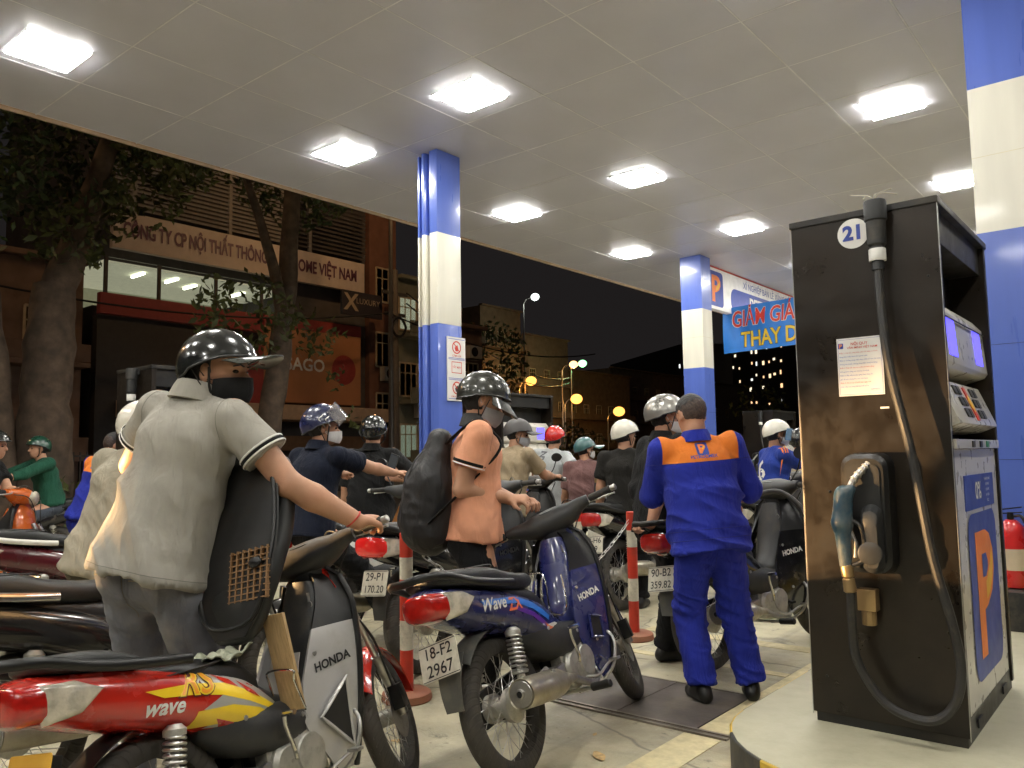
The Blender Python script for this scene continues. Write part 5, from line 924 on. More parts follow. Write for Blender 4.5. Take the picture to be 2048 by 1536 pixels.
greyb, greyM = bike('dark motorbike with white plate behind the second bollard', (-3.78, 6.05, 0), 0, 7, 5, paint_m=BLKP, plate=('30-H6', '859'), mirrors=False)
beib, beiM = bike('dark motorbike held by the beige T-shirt rider', (-4.97, 5.57, 0), 0, 3, 0, paint_m=BLKP, plate=('29-Y3', '448'), detail=False)
whb, whM = bike('white and red motorbike tail between the blue handlebar and bollard', (-4.35, 6.9, 0), 0, 3, 0, paint_m=WHP, plate=None, detail=False, mirrors=False)
rgb, rgM = bike('dark scooter under the rider in the blue jersey', (-3.05, 7.15, 0), -8, 2, 0, paint_m=BLKP, plate=None, detail=False)
grb, grM = bike('dark motorbike riding past on the street under the rider in green', (-10.25, 3.95, 0), 172, 0, 0, paint_m=BLKP, plate=None, detail=False, mirrors=False)
hlb, hlM = bike('motorbike with its headlamp lit waiting outside the picture at left', (-6.737, -.908, 0), -54, 0, 0, paint_m=BLKP, plate=None, detail=False, mirrors=False, light_m=emis('headlamp glow', (1., .62, .28), 30.))
HL = bpy.data.lights.new('headlamp_beam', 'SPOT'); HL.energy = 4200; HL.color = (1., .60, .26); HL.spot_size = math.radians(15); HL.spot_blend = .55; HL.shadow_soft_size = .035
ho = bpy.data.objects.new('headlamp_beam', HL); COL.objects.link(ho); ho.parent = hlb; ho.location = (0, .985, 1.0); ho.rotation_euler = (math.radians(89.6), 0, 0); ho.scale = (1.15, 1, 1)
# graphics of the blue bike
tb = bvh_of(_BM['tail_cowl'])
S_ = lambda n_, ps, m_, par, l=.002: poly_decal(n_, ps, m_, par, tb, (0, 0, 0), (0, 1, 0), (0, 0, 1), lift=l, back=.6)
DW = mat('decal white', (.72, .70, .62), .35, coat=.4); DO = mat('decal orange', (.80, .16, .03), .35, coat=.4); DB = mat('decal sky', (.03, .16, .55), .35, coat=.4); DP = mat('decal violet', (.10, .02, .28), .35, coat=.4); DY = mat('decal yellow', (.80, .55, .02), .35, coat=.4); DG = mat('decal grey', (.42, .41, .38), .35, .3, coat=.4)
S_('decal', [[(-.16, .727), (.12, .705), (.24, .66), (.36, .58), (.34, .56), (.22, .63), (.10, .675), (-.14, .705)]], DB, blue); S_('decal', [[(.02, .672), (.12, .655), (.22, .615), (.33, .545), (.31, .53), (.20, .60), (.10, .64)]], DP, blue)
S_('decal', [[(.32, .545), (.40, .545), (.47, .52), (.51, .49), (.48, .455), (.42, .46), (.38, .50), (.33, .515)]], DW, blue, .003); S_('decal', [[(.29, .56), (.34, .535), (.40, .515), (.455, .505), (.45, .482), (.38, .488), (.32, .52)]], DO, blue, .004)
text_decal('lettering', 'Wave', DW, blue, tb, (0, -.075, .70), (0, 1, -.05), (0, 0, 1), .072, .0035, bold=.02, shear=.35); text_decal('lettering', 'ZX', DO, blue, tb, (0, .075, .675), (0, 1, -.05), (0, 0, 1), .075, .0035, bold=.025, shear=.35)
# graphics of the red bike
S_('decal', [[(.12, .735), (.24, .705), (.36, .64), (.47, .55), (.53, .475), (.47, .44), (.36, .46), (.26, .52), (.16, .54), (.24, .565), (.14, .60), (.22, .625), (.10, .66)]], DG, red)
S_('decal', [[(-.06, .705), (.10, .69), (.24, .66), (.36, .60), (.47, .53), (.46, .515), (.34, .575), (.22, .625), (.10, .655), (.0, .672)], [(.12, .60), (.26, .585), (.38, .545), (.48, .485), (.36, .505), (.24, .535), (.10, .555)]], DY, red, .003)
S_('decal', [[(.20, .70), (.27, .665), (.30, .63), (.24, .66)], [(.30, .655), (.37, .60), (.39, .575), (.33, .61)], [(.19, .56), (.26, .53), (.28, .51), (.21, .53)]], REDP, red, .004)
for m_, bo_, l_ in ((mat('decal dark red', (.10, .01, .01), .35), .07, .0045), (DY, .035, .0058), (mat('decal amber', (.80, .30, .02), .35, coat=.4), -.005, .0068)): text_decal('lettering', 'RS', m_, red, tb, (0, .115, .692), (0, 1, -.18), (0, 0, 1), .125, l_, bold=bo_, shear=.5)
text_decal('lettering', 'wave', WHITEINK, red, tb, (0, .0, .645), (0, 1, -.16), (0, 0, 1), .066, .003, bold=.025, shear=.35)
# the open seat of the red bike, hinged at its front and tipped up; luggage well; wire holder with plank
st = link('seat', _BM['seat'], SEATM, red); hinge = V(0, .40, .74); Rr = rotm((1, 0, 0), -104); st.matrix_local = Matrix.Translation(Vector(hinge)) @ Matrix(Rr.tolist()).to_4x4() @ Matrix.Translation(Vector(-hinge)) ; st.scale = (1.5, .93, 1.)
pan = link('seat_pan', MB().loft(interp_secs([(-.345, .770, .06, .006, 3), (-.30, .764, .105, .008, 3), (-.05, .745, .135, .008, 3), (.15, .73, .13, .008, 3), (.30, .728, .095, .008, 3), (.39, .73, .05, .006, 3)], 5, n=26)).mesh('seat_pan', 60), plastic('seat pan', (.005, .0045, .004), .55, (.05, .03, .015), .10), st)
rb = MB()
for i in range(7): rb.box((-.0 + .02 * i, .16, .722), (.004, .20, .014))
for i in range(9): rb.box((.06, .07 + .023 * i, .722), (.13, .004, .014))
part('pan_ribs', rb, plastic('pan rib', (.22, .12, .05), .5), st, 0); part('pan_lip', MB().tube(bez([(0, -.33, .758), (.09, -.30, .75), (.125, -.05, .735), (.115, .15, .722), (.07, .33, .72), (-.07, .33, .72), (-.115, .15, .722), (-.125, -.05, .735), (-.09, -.30, .75)], 5), .007, 6, closed=True), BLACKP, st)
part('seat_pad', MB().lathe([(.02, 0), (.02, .02), (.014, .024)], (.085, .12, .727), (0, 0, -1), 12), BLACKP, st)
well = part('luggage_well', MB().sheet(np.array([[(r_ * math.cos(a) * .105, .10 + r_ * math.sin(a) * .24, .725 - d) for a in np.linspace(0, 2 * PI, 30)] for r_, d in ((1.12, -.004), (1.0, 0), (.93, .07), (.8, .12), (.02, .125))]), .003), GREYP, red)
part('tank_rag', MB().sheet(np.array([[(.02 + .085 * u, .30 + .10 * v, .742 + .014 * math.sin(u * 5 + v * 3) + .008 * math.sin(v * 9)) for v in np.linspace(-1, 1, 12)] for u in np.linspace(-1, 1, 12)]), .004), mat('grey green rag', (.26, .27, .20), .9, wrinkle=.5), red)
part('pillion_pad', (lambda q_: (setattr(q_, 'v', [tail_up(v) for v in q_.v]), q_)[1])(MB().loft(interp_secs([(-.34, .80, .05, .016, 3), (-.30, .796, .095, .028, 3), (-.16, .79, .118, .034, 3), (-.06, .775, .118, .022, 3), (-.03, .765, .09, .01, 3)], 5, n=26))), SEATM, red, 60)
wire = part('plank_holder', MB().tube(bez([(.195, .51, .50), (.195, .475, .60), (.195, .475, .635), (.08, .475, .64), (.078, .475, .60), (.078, .51, .50), (.195, .51, .495)], 4), .004, 6), CHROME, red)
pk = thing('wooden_plank', 'short flat wooden plank standing in the wire holder of the red motorbike', 'plank'); pm_ = Matrix.LocRotScale(red.location, red.rotation_euler.to_quaternion(), red.scale) @ Matrix.Translation((.135, .50, .665)); pk.matrix_world = pm_
part('board', MB().box((0, 0, 0), (.10, .014, .34), rotm((1, 0, 0), 6)), mat('raw plank', (.36, .24, .11), .65, var=.25, vscale=5, stretch=(30, 30, 2.5), bump=.15, bscale=90), pk, 20, .003)
part('white_apron', MB().sheet(np.array([[(.06 + .07 * u, .56 + .03 * v * v, .56 + .12 * v) for v in np.linspace(-1, 1, 8)] for u in np.linspace(-1, 1, 8)]), .003), SILV, red)
Gd = _BM['grid_right']
for b_, pts_, m2, fr_ in ((red, [(.18, .44), (.62, .30), (.60, .55)], INK, SILV), (blue, [(.22, .42), (.55, .40), (.55, .50), (.26, .52)], INK, BLUEP)):
    def gp(u, z): i = (z - .22) / (.965 - .22) * 17; i0 = int(i); j = u * 8; j0 = int(j); a, c = i - i0, j - j0; return (Gd[i0, j0] * (1 - a) * (1 - c) + Gd[i0 + 1, j0] * a * (1 - c) + Gd[i0, j0 + 1] * (1 - a) * c + Gd[i0 + 1, j0 + 1] * a * c)
    Q = [gp(*q) for q in pts_]; cen = np.mean(Q, 0); n_ = unit(np.cross(Q[1] - Q[0], Q[2] - Q[0])); n_ = n_ * (1 if n_[1] < 0 else -1); k = len(Q)
    bv_ = bvh_of(_BM['leg_shield_right'])
    sub = [Q[i] + (Q[(i + 1) % k] - Q[i]) * t_ for i in range(k) for t_ in np.linspace(0, 1, 5, endpoint=False)]; sub = [q + n_ * .013 for q in sub]
    part('vent_dark_sheet', MB().add([q + n_ * .003 for q in sub] + [cen + n_ * .016], [(i, (i + 1) % len(sub), len(sub)) for i in range(len(sub))]), m2, b_, 0); part('vent_frame', MB().tube([q + n_ * .004 for q in sub], .007, 6, closed=True), fr_, b_)  # black sheet painted in for the shade inside the vent, no real hole
# ------------------------------------------------------------------ people
SKIN = mat('skin', (.46, .25, .155), .55, var=.16, vscale=9, bump=.25, bscale=320, spec=.35, dirt=(.40, .17, .10), dirt_amt=.3, dscale=7)
SKIN2 = mat('skin tan', (.38, .20, .12), .55, var=.16, vscale=9, bump=.25, bscale=320, spec=.35)
HAIRM = mat('hair black', (.012, .010, .009), .55, var=.4, vscale=60, bump=.8, bscale=420, stretch=(1, 1, .2)); FADEM = mat('short hair', (.055, .037, .029), .7, var=.4, vscale=90, bump=.5, bscale=700)
def ik(a, c, l1, l2, pole):
    d = c - a; L = np.linalg.norm(d); L2 = min(L, (l1 + l2) * .995); u = d / (L + 1e-9); c = a + u * L2
    x = (l1 * l1 - l2 * l2 + L2 * L2) / (2 * L2); y = math.sqrt(max(l1 * l1 - x * x, 0)); p = V(pole) - u * V(pole).dot(u); return a + u * x + unit(p) * y, c
def folds(org, F, R, U, h, seed, amp, tilt=35, low=0., fine=.3):
    ct, s_ = math.cos(math.radians(tilt)), math.sin(math.radians(tilt))
    def fn(v, N):
        q = (v - org) / h; r, f, u = q @ R, q @ F, q @ U; w = np.stack([vnoise(q * 7 + 3, seed), vnoise(q * 7 + 13, seed + 1)], 1) * .035
        a = (r + f * .6) * s_ + u * ct + w[:, 0]; b = (r + f * .6) * ct - u * s_ + w[:, 1]
        n1 = 1 - np.abs(vnoise(np.stack([a * 17, b * 4.2, f * 5], 1), seed + 2)); n2 = 1 - np.abs(vnoise(np.stack([a * 36, b * 9, f * 8], 1), seed + 5))
        wt = np.clip((.30 - u) / .22, .2, 1.) * np.where(np.abs(r) > .125, .45, 1.) if low == 0 else low
        return 1.7 * amp * wt * (n1 ** 3 - .22 + fine * (n2 ** 3 - .25))
    return fn
def hand(sd, W_, d, n, side, h, curl=25, grip=None):
    """palm from wrist along d with palm normal n (towards what is held); side = +1 thumb along +b"""
    d = unit(d); n = unit(V(n) - d * V(n).dot(d)); b = np.cross(d, n) * side; s = h / 1.7; K = W_ + d * .082 * s
    sd.econe(W_, K, b, (.027 * s, .017 * s), (.040 * s, .014 * s), .012)
    for i, (o, L) in enumerate(((-.030, .062), (-.010, .074), (.011, .080), (.031, .072))):   # little finger to index
        p = K + b * o * s - d * .004; ang = 0; c = (grip or curl) * (1.1 - .05 * i)
        for j, (fr, r0, r1) in enumerate(((.46, .0098, .0090), (.31, .0090, .0082), (.23, .0082, .0070))):
            ang += math.radians(c * (1.0, 1.25, .9)[j]); q = p + (d * math.cos(ang) + n * math.sin(ang)) * L * fr * s + b * o * .12 * s; sd.cone(p, q, r0 * s, r1 * s, .005); p = q
    t0 = W_ + d * .022 * s + b * .024 * s; t1 = t0 + (d * .55 + b * .62 + n * .35) * .046 * s; t2 = t1 + (d * .75 + b * (-.15 if grip else .2) + n * (.75 if grip else .3)) * .034 * s
    sd.cone(t0, t1, .014 * s, .0115 * s, .010); sd.cone(t1, t2, .011 * s, .0085 * s, .005)
def helmet(par, hc, hr, hf, hu, m, s=1., visor=None, vis_m=None, strap=True, back=122, ridge=0.):
    n = 44; rings = []; rx, ry, rz = .114 * s, .140 * s, .130 * s; C_ = hc + hu * .022 * s - hf * .006
    def ring(t, k):
        P = []
        for i in range(n):
            a = 2 * PI * i / n; cf = math.cos(a); pm = math.radians(74 + (back - 74) * (.5 - .5 * cf) ** 1.25 - 4 * math.exp(-((abs(math.sin(a)) - 1) / .3) ** 2) * (cf > -.4)); ph = pm * t
            bulge = 1 + ridge * math.exp(-((math.sin(a)) / .25) ** 2) * math.sin(ph)
            P.append(C_ + k * (hf * ry * cf * math.sin(ph) * bulge + hr * rx * math.sin(a) * math.sin(ph) + hu * rz * math.cos(ph)))
        return np.array(P)
    R_ = [ring(t, 1.) for t in (.02, .12, .25, .38, .5, .62, .73, .83, .91, .96)] + [ring(.985, 1.012), ring(1., 1.008), ring(1.005, .97), ring(.99, .93), ring(.8, .92), ring(.5, .91), ring(.15, .91)]
    o = part('helmet', MB().loft(R_), m, par, 50); o['label'] = 'helmet'; del o['label']
    part('helmet_rim', MB().tube(ring(1.0, 1.006), .005, 6, closed=True), BLACKP, o)
    if visor == 'cap':
        G = np.array([[C_ + hf * (ry * math.cos(a) * .99 + t * .105 * math.cos(a) ** .6) + hr * rx * math.sin(a) * (1. - .06 * t) + hu * (rz * .27 + .006 * t - .045 * t * t * 0 - .030 * math.sin(a) ** 2 * (1 + t) + .004 * t) for t in np.linspace(0, 1, 8)] for a in np.linspace(-1.05, 1.05, 18)])
        part('visor', MB().sheet(G, .006), vis_m or m, o, 50)
    if visor == 'brim':
        G = np.array([[C_ + hf * (ry * math.cos(a) + t * .07 * math.cos(a)) + hr * (rx * math.sin(a) + .02 * t * math.sin(a)) + hu * (rz * .10 - .045 * t) for t in np.linspace(0, 1, 6)] for a in np.linspace(-1.3, 1.3, 18)])
        part('visor', MB().sheet(G, .005), vis_m or m, o, 50)
    if visor in ('clear', 'shade'):
        up = .95 if visor == 'clear' else .1; ax_ = hr; Rv = np.array(Matrix.Rotation(up, 3, Vector(ax_)))
        G = np.array([[C_ + Rv @ (hf * ry * 1.12 * math.cos(a) + hr * rx * 1.12 * math.sin(a) + hu * (.035 - .115 * t) * s - hf * .02 * t) for t in np.linspace(0, 1, 8)] for a in np.linspace(-1.15, 1.15, 20)])
        part('visor', MB().sheet(G, .0025), vis_m or mat('smoked visor', (.75, .70, .66), .06, trans=.85, var=0, rvar=0, alpha=.55), o, 60)
    if strap:
        for sg in (-1, 1):
            ch = hc - hu * .112 * s + hf * .035; sm = MB()
            for of in (.035, -.04): sm.tube(bez([C_ + hr * sg * rx * .93 + hf * of - hu * .012, hc + hr * sg * .083 * s + hf * (.015 + of * .3) - hu * .065 * s, ch + hr * sg * .02], 4), .0055, 5, flat=.4)
            part('chin_strap', sm, BLACKP, o)
    return o, C_, (rx, ry, rz)
PEOPLE = {}
def person(lab, px, h=1.68, face=0., lean=8., side=0., twist=0., hip=None, head=(0., 0.), hands=({}, {}), feet=(None, None), skin=SKIN, shirt=None, sleeve=.62, shirt_len=.02, trouser=None, shoe=None, hair=None, helm=None, mask=None, collar=None, cuff=None, vx=.010, fold=.012, tilt=35, loose=1., seed=1, knees=(None, None), arms_pole=None, neck_fwd=.25, key=None, wide=1., fold_fine=.3, neck=.088, neckf=.0):
    """px: (x, y) of the pelvis on the ground; face: degrees left of +y; hands: (right, left) dicts with p, grip axis, n"""
    a = math.radians(face); F = V(-math.sin(a), math.cos(a), 0); R = V(math.cos(a), math.sin(a), 0); U = V(0, 0, 1)
    O = V(px[0], px[1], 0); hz = (.525 * h) if hip is None else hip; P = O + U * hz; le, sd_ = math.radians(lean), math.radians(side)
    s = unit(U * math.cos(le) + F * math.sin(le) + R * math.tan(sd_)); N = P + s * .300 * h; tw = math.radians(twist); Rs = unit(R * math.cos(tw) + F * math.sin(tw)); Rs = unit(Rs - s * Rs.dot(s)); Fs = np.cross(s, Rs); Fs = -Fs if Fs.dot(F) < 0 else Fs
    S = [N - s * .020 * h + Rs * sg * .112 * h * wide for sg in (1, -1)]; Hh = [P + R * sg * .052 * h - U * .015 * h for sg in (1, -1)]
    nd = unit(s * (1 - neck_fwd) + U * neck_fwd); HC = N + nd * neck * h + Fs * .012 * h
    ya, pa = math.radians(head[0]), math.radians(head[1]); hf0 = F * math.cos(ya) - R * math.sin(ya); hf = unit(hf0 * math.cos(pa) - U * math.sin(pa)); hr = unit(np.cross(hf, U)); hu = np.cross(hr, hf)
    HC = HC + hf * neckf * h; HM = np.stack([hr, hf, hu], 1)
    t = thing('person', lab, 'person', (px[0], px[1], 0), group=None)
    inv = lambda me: me
    def put(nm, me, m, par=None):
        o = link(nm, me, m, None); o.parent = par or t; o.matrix_parent_inverse = Matrix.Translation((-px[0], -px[1], 0)) if par is None else par.matrix_parent_inverse.inverted() @ Matrix.Identity(4) if False else (Matrix.Translation((-px[0], -px[1], 0)) if par is None else Matrix.Identity(4)); return o
    # joints
    E, Wr, HD = [], [], []
    for i, sg in enumerate((1, -1)):
        hd = hands[i]; 
        if 'p' in hd:
            tgt = V(hd['p']); apr = unit(tgt - S[i]) if 'd' not in hd else unit(hd['d']); n_ = V(hd.get('n', (0, 0, -1)))
            if 'grip' in hd:
                ax = unit(hd['grip']); fw = np.cross(ax, U); fw = fw if fw.dot(apr) > 0 else -fw; fw = unit(fw * .9 + U * .05); w0 = tgt - fw * .074 * h / 1.7 + U * .030; dd = fw; n_ = -U
            else: dd = apr; w0 = tgt - dd * .09
            pole = hd.get('pole', -U * .8 - F * .4 + R * sg * .6); e_, w_ = ik(S[i], w0, .172 * h, .153 * h, pole); dd = dd if 'grip' in hd else unit(dd); 
            HD.append((w_, dd, n_, hd.get('curl', 60 if 'grip' in hd else 28), 'grip' in hd))
        else:
            w0 = S[i] - U * .31 * h + F * .06 * h + R * sg * .05 * h; e_, w_ = ik(S[i], w0, .172 * h, .153 * h, -F); HD.append((w_, unit(w_ - e_), -R * sg * .8 + F * .3, 28, False))
        E.append(e_); Wr.append(w_)
    A, K = [], []
    for i, sg in enumerate((1, -1)):
        ft = V(feet[i]) if feet[i] is not None else O + R * sg * .065 * h + F * .01
        an = ft + U * .045 * h; k_, an = ik(Hh[i], an, .245 * h, .235 * h, V(knees[i]) if knees[i] is not None else F + R * sg * .15); K.append(k_); A.append(an)
    # skin body, one surface
    b = SDF(vx)
    b.econe(P, P + s * .16 * h, Rs, (.082 * h, .055 * h), (.078 * h, .052 * h)); b.econe(P + s * .16 * h, N - s * .03 * h, Rs, (.082 * h, .052 * h), (.07 * h, .038 * h)); b.cone(N - s * .03 * h, HC - hu * .02 * h - hf * .006 * h, .037 * h, .034 * h, .02)
    for i, sg in enumerate((1, -1)):
        b.cone(S[i], E[i], .031 * h, .0255 * h, .02); b.cone(E[i], E[i] * .65 + Wr[i] * .35, .0255 * h, .0265 * h, .012); b.cone(E[i] * .65 + Wr[i] * .35, Wr[i], .0265 * h, .0165 * h, .012)
        b.cone(Hh[i], K[i], .05 * h, .034 * h, .02); b.cone(K[i], A[i], .034 * h, .022 * h, .02)
        w_, dd, n_, cu, gr = HD[i]; hand(b, w_, dd, n_, -sg, h, cu, cu if gr else None)
    q = h / 1.7; L3 = lambda x, y, z: HC + (hr * x + hf * y + hu * z) * q
    b.ell(L3(0, -.008, .022), V(.076, .096, .094) * q, HM, .01); b.ell(L3(0, .030, -.040), V(.058, .062, .062) * q, HM, .03); b.ell(L3(0, .055, -.085), V(.030, .030, .024) * q, HM, .03); b.cone(L3(0, .086, .006), L3(0, .108, -.022), .009 * q, .015 * q, .014)
    b.cone(L3(-.03, .083, .024), L3(.03, .083, .024), .012 * q, .012 * q, .014); b.cone(L3(-.018, .090, -.058), L3(.018, .090, -.058), .008 * q, .008 * q, .010)
    for sg in (-1, 1): b.ell(L3(sg * .078, -.006, -.008), V(.012, .021, .034) * q, HM @ rotm((0, 0, 1), -sg * 18), .008); b.ell(L3(sg * .086, -.002, -.006), V(.006, .011, .019) * q, HM, .004, 's'); b.ell(L3(sg * .031, .094, .004), V(.017, .012, .011) * q, HM, .006, 's')
    put('body', b.mesh('body', smooth=1), skin)
    for sg in (-1, 1):
        put('eye', MB().ell(L3(sg * .031, .0795, .004), V(.0125, .011, .007) * q, HM, 10, 6).mesh('eye'), mat('eye dark', (.02, .015, .012), .2)); put('eyebrow', MB().tube([L3(sg * .014, .099, .022), L3(sg * .032, .097, .027), L3(sg * .052, .083, .020)], .0042 * q, 5, flat=.6).mesh('eyebrow'), HAIRM)
    # trousers
    tr = SDF(vx); wst = P + s * .035 * h; tr.econe(P - U * .035 * h, wst, R, (.094 * h, .070 * h), (.086 * h, .058 * h), .03, 1)
    for i, sg in enumerate((1, -1)):
        tr.cone(Hh[i] - F * .008 * h - U * .02 * h, K[i], .055 * h * loose, .045 * h * loose, .035); d = A[i] - K[i]; tr.cone(K[i], K[i] + d * .96, .045 * h * loose, .041 * h * loose, .03, 1)
        tr.ell(Hh[i] - F * .032 * h - U * .012 * h, V(.050, .042, .052) * h, None, .03)
    def tdisp(v, Nn):
        r = 0
        for i in (0, 1):
            for c_, rad in ((K[i], .16), (A[i], .16), (Hh[i], .14)): r = r + np.exp(-(np.linalg.norm(v - c_, axis=1) / rad) ** 2)
        z_ = 1 - np.abs(vnoise(np.stack([v[:, 0] * 6, v[:, 1] * 6, v[:, 2] * 26 + v[:, 0] * 9], 1), seed + 9)); z2 = 1 - np.abs(vnoise(v * 22, seed + 4)); top = np.clip((P[2] - .06 - v[:, 2]) / .10, 0, 1); return top * (.019 * np.clip(r, .25, 1) * (z_ ** 2.5 - .35) + .003 * (z2 ** 2 - .4)) - .004 * (1 - top)
    tro = put('trousers', tr.mesh('trousers', tdisp, 1), trouser)
    # shoes
    for i, sg in enumerate((1, -1)):
        so = SDF(.009); toe = F * math.cos(.2) + R * sg * math.sin(.2); g0 = V(A[i][0], A[i][1], A[i][2] - .045 * h); so.cone(g0 + U * .038 - toe * .035, g0 + U * .032 + toe * .13, .040, .034, .02); so.cone(g0 + U * .075 - toe * .01, g0 + U * .045 + toe * .06, .042, .036, .03); so.cut(g0 + U * .002, -U); put('shoe', so.mesh('shoe'), shoe or BLACKP)
    # shirt
    sh = SDF(vx); hem = P - s * shirt_len * h; wa = P + s * .11 * h; chs = P + s * .215 * h; yo = N - s * .012 * h; L_ = loose
    sh.econe(hem, wa, Rs * .5 + R * .5, (.114 * h * L_, .092 * h * L_), (.098 * h * L_, .074 * h * L_), .03, 2); sh.econe(wa, chs, Rs, (.098 * h * L_ * wide, .072 * h * L_), (.108 * h * wide, .072 * h), .03); sh.econe(chs, yo, Rs, (.106 * h * wide, .070 * h), (.060 * h * wide, .040 * h), .04)
    for i, sg in enumerate((1, -1)):
        sh.cone(yo + Rs * sg * .03 * h - s * .012 * h, S[i] - s * .010 * h, .034 * h, .035 * h, .03); d = E[i] - S[i]
        if sleeve <= 1: sh.cone(S[i] - s * .010 * h, S[i] + d * sleeve, .037 * h, .045 * h * L_ if sleeve < .9 else .036 * h, .03, 1)
        else: sh.cone(S[i], E[i], .042 * h, .038 * h, .03); sh.cone(E[i], E[i] + (Wr[i] - E[i]) * (sleeve - 1), .038 * h, .032 * h, .02, 1)
    shm = sh.mesh('shirt', folds(P, Fs, Rs, s, h, seed, fold, tilt, fine=fold_fine), 1); sho = put('shirt', shm, shirt)
    if cuff:
        for i in (0, 1):
            d = unit(E[i] - S[i]); c0 = S[i] + (E[i] - S[i]) * sleeve
            for off, wd, m_ in cuff: put('sleeve_band', MB().lathe([(.0470 * h * L_, -wd / 2), (.0482 * h * L_, 0), (.0470 * h * L_, wd / 2)], c0 - d * off, d, 26, False).mesh('sleeve_band'), m_, None)
    if collar:
        rings = []
        for rr, z_ in ((.037, .030), (.041, .036), (.047, .022), (.055, -.006), (.050, -.008), (.040, .01)): rings.append(np.array([N - Fs * .004 * h + nd * z_ * h * .9 - Fs * .004 + (Rs * math.cos(q_) + Fs * math.sin(q_) * .92) * rr * h + nd * (-.020 * h * max(0, math.sin(q_)) ** 2) for q_ in np.linspace(0, 2 * PI, 30, endpoint=False)]))
        put('collar', MB().loft(rings, False, True).mesh('collar', 60), collar)
    # hair
    hs = SDF(.008 if vx < .01 else .010)
    if hair == 'short':
        hs = SDF(.007); hs.ell(L3(0, -.010, .023), V(.0795, .0995, .0975) * q, HM, .01); hs.cut(L3(0, .058, .062), unit(hf * .8 - hu * .6)); hs.cut(L3(0, -.03, -.045), unit(-hu + hf * .35)); hm = hs.mesh('hair', lambda v, Nn: .0022 * vnoise(v * 110, 3), 1)
        bm = bmesh.new(); bm.from_mesh(hm); pc, pn = L3(0, -.02, .030), unit(hu + hf * .25); bmesh.ops.bisect_plane(bm, geom=bm.verts[:] + bm.edges[:] + bm.faces[:], plane_co=Vector(pc), plane_no=Vector(pn))
        for f_ in bm.faces: f_.material_index = 0 if (np.array(f_.calc_center_median()) - pc).dot(pn) + .008 * math.sin(f_.calc_center_median().x * 180) > 0 else 1
        bm.to_mesh(hm); bm.free(); put('hair', hm, [HAIRM, FADEM])
    else:
        hs.ell(L3(0, -.014, .010), V(.082, .100, .098) * q, HM, .01); hs.cut(L3(0, .014, 0), hf); hs.cut(L3(0, 0, -.075 if hair != 'long' else -.12), -hu); put('hair', hs.mesh('hair', lambda v, Nn: .003 * vnoise(v * 80, 3), 1), HAIRM)
    if mask is not None:
        G = np.array([[L3(.088 * math.sin(a_) * (1 - .12 * t_ * t_), .012 + (.098 + .018 * math.exp(-(a_ / .35) ** 2) * (1 - .3 * abs(t_ + .2))) * math.cos(a_) * (1 - .10 * max(0, -t_) ** 2) - .02 * (abs(a_) / 1.2) ** 2, -.052 + .045 * t_ * (1 - .35 * (abs(a_) / 1.2) ** 2)) for t_ in np.linspace(-1, .85, 9)] for a_ in np.linspace(-1.2, 1.2, 19)])
        mo = put('face_mask', MB().sheet(G, .003).mesh('face_mask', 60), mask); sm = MB()
        for sg in (-1, 1):
            for t_ in (-.03, -.06): sm.tube(bez([L3(sg * .078, .045, t_ - .005), L3(sg * .082, .0, -.02), L3(sg * .084, -.018, .0)], 4), .0016, 4)
        put('mask_loops', sm.mesh('mask_loops'), mask)
    if helm:
        before = set(t.children); ho_, C_, rr = helmet(t, HC, hr, hf, hu, s=q * helm.get('s', 1.), **{k_: v_ for k_, v_ in helm.items() if k_ in ('m', 'visor', 'vis_m', 'strap', 'back', 'ridge')})
        ho_.matrix_parent_inverse = Matrix.Translation((-px[0], -px[1], 0))
    info = dict(t=t, P=P, s=s, N=N, S=S, E=E, W=Wr, HC=HC, hf=hf, hr=hr, hu=hu, F=Fs, R=Rs, shirt=sho, h=h, put=put, L3=L3, K=K, trousers=tro, helmet=(C_, rr, ho_) if helm else None)
    if key: PEOPLE[key] = info
    return info
def seam(info, o, p, n, m, r=.0013, keep=None, nm='seam'):
    """stitched seam where the plane (p, n) cuts the garment"""
    bm = bmesh.new(); bm.from_mesh(o.data); g_ = bmesh.ops.bisect_plane(bm, geom=bm.verts[:] + bm.edges[:] + bm.faces[:], plane_co=Vector(p), plane_no=Vector(unit(n)))['geom_cut']; mb = MB(); bm.normal_update()
    for e in g_:
        if not isinstance(e, bmesh.types.BMEdge): continue
        a, b = e.verts; A_, B_ = np.array(a.co), np.array(b.co); c = (A_ + B_) / 2
        if keep is not None and not keep(c): continue
        na = np.array((a.normal + b.normal).normalized()) * r * .4
        if np.linalg.norm(B_ - A_) > 1e-5: mb.tube([A_ + na, B_ + na], r, 4, caps=False)
    bm.free()
    if mb.n: info['put'](nm, mb.mesh(nm, 0), m)
def split_shirt(info, z_off, m2):
    """give the part of the shirt above a line its own cloth (cut along the line)"""
    o = info['shirt']; me = o.data; bm = bmesh.new(); bm.from_mesh(me); p0 = info['P'] + info['s'] * z_off; n = unit(info['s'] - info['F'] * .12)
    bmesh.ops.bisect_plane(bm, geom=bm.verts[:] + bm.edges[:] + bm.faces[:], plane_co=Vector(p0), plane_no=Vector(n)); 
    for sg in (1, -1):
        c0 = info['S'][0 if sg > 0 else 1] + info['R'] * sg * .012; bmesh.ops.bisect_plane(bm, geom=bm.verts[:] + bm.edges[:] + bm.faces[:], plane_co=Vector(c0), plane_no=Vector(info['R'] * sg))
    me.materials.append(m2)
    for f in bm.faces:
        c = np.array(f.calc_center_median()); ins = all((c - info['S'][0 if sg > 0 else 1] - info['R'] * sg * .012).dot(info['R'] * sg) < 0 for sg in (1, -1)); f.material_index = 1 if (c - p0).dot(n) > 0 and ins else 0
    bm.to_mesh(me); bm.free()
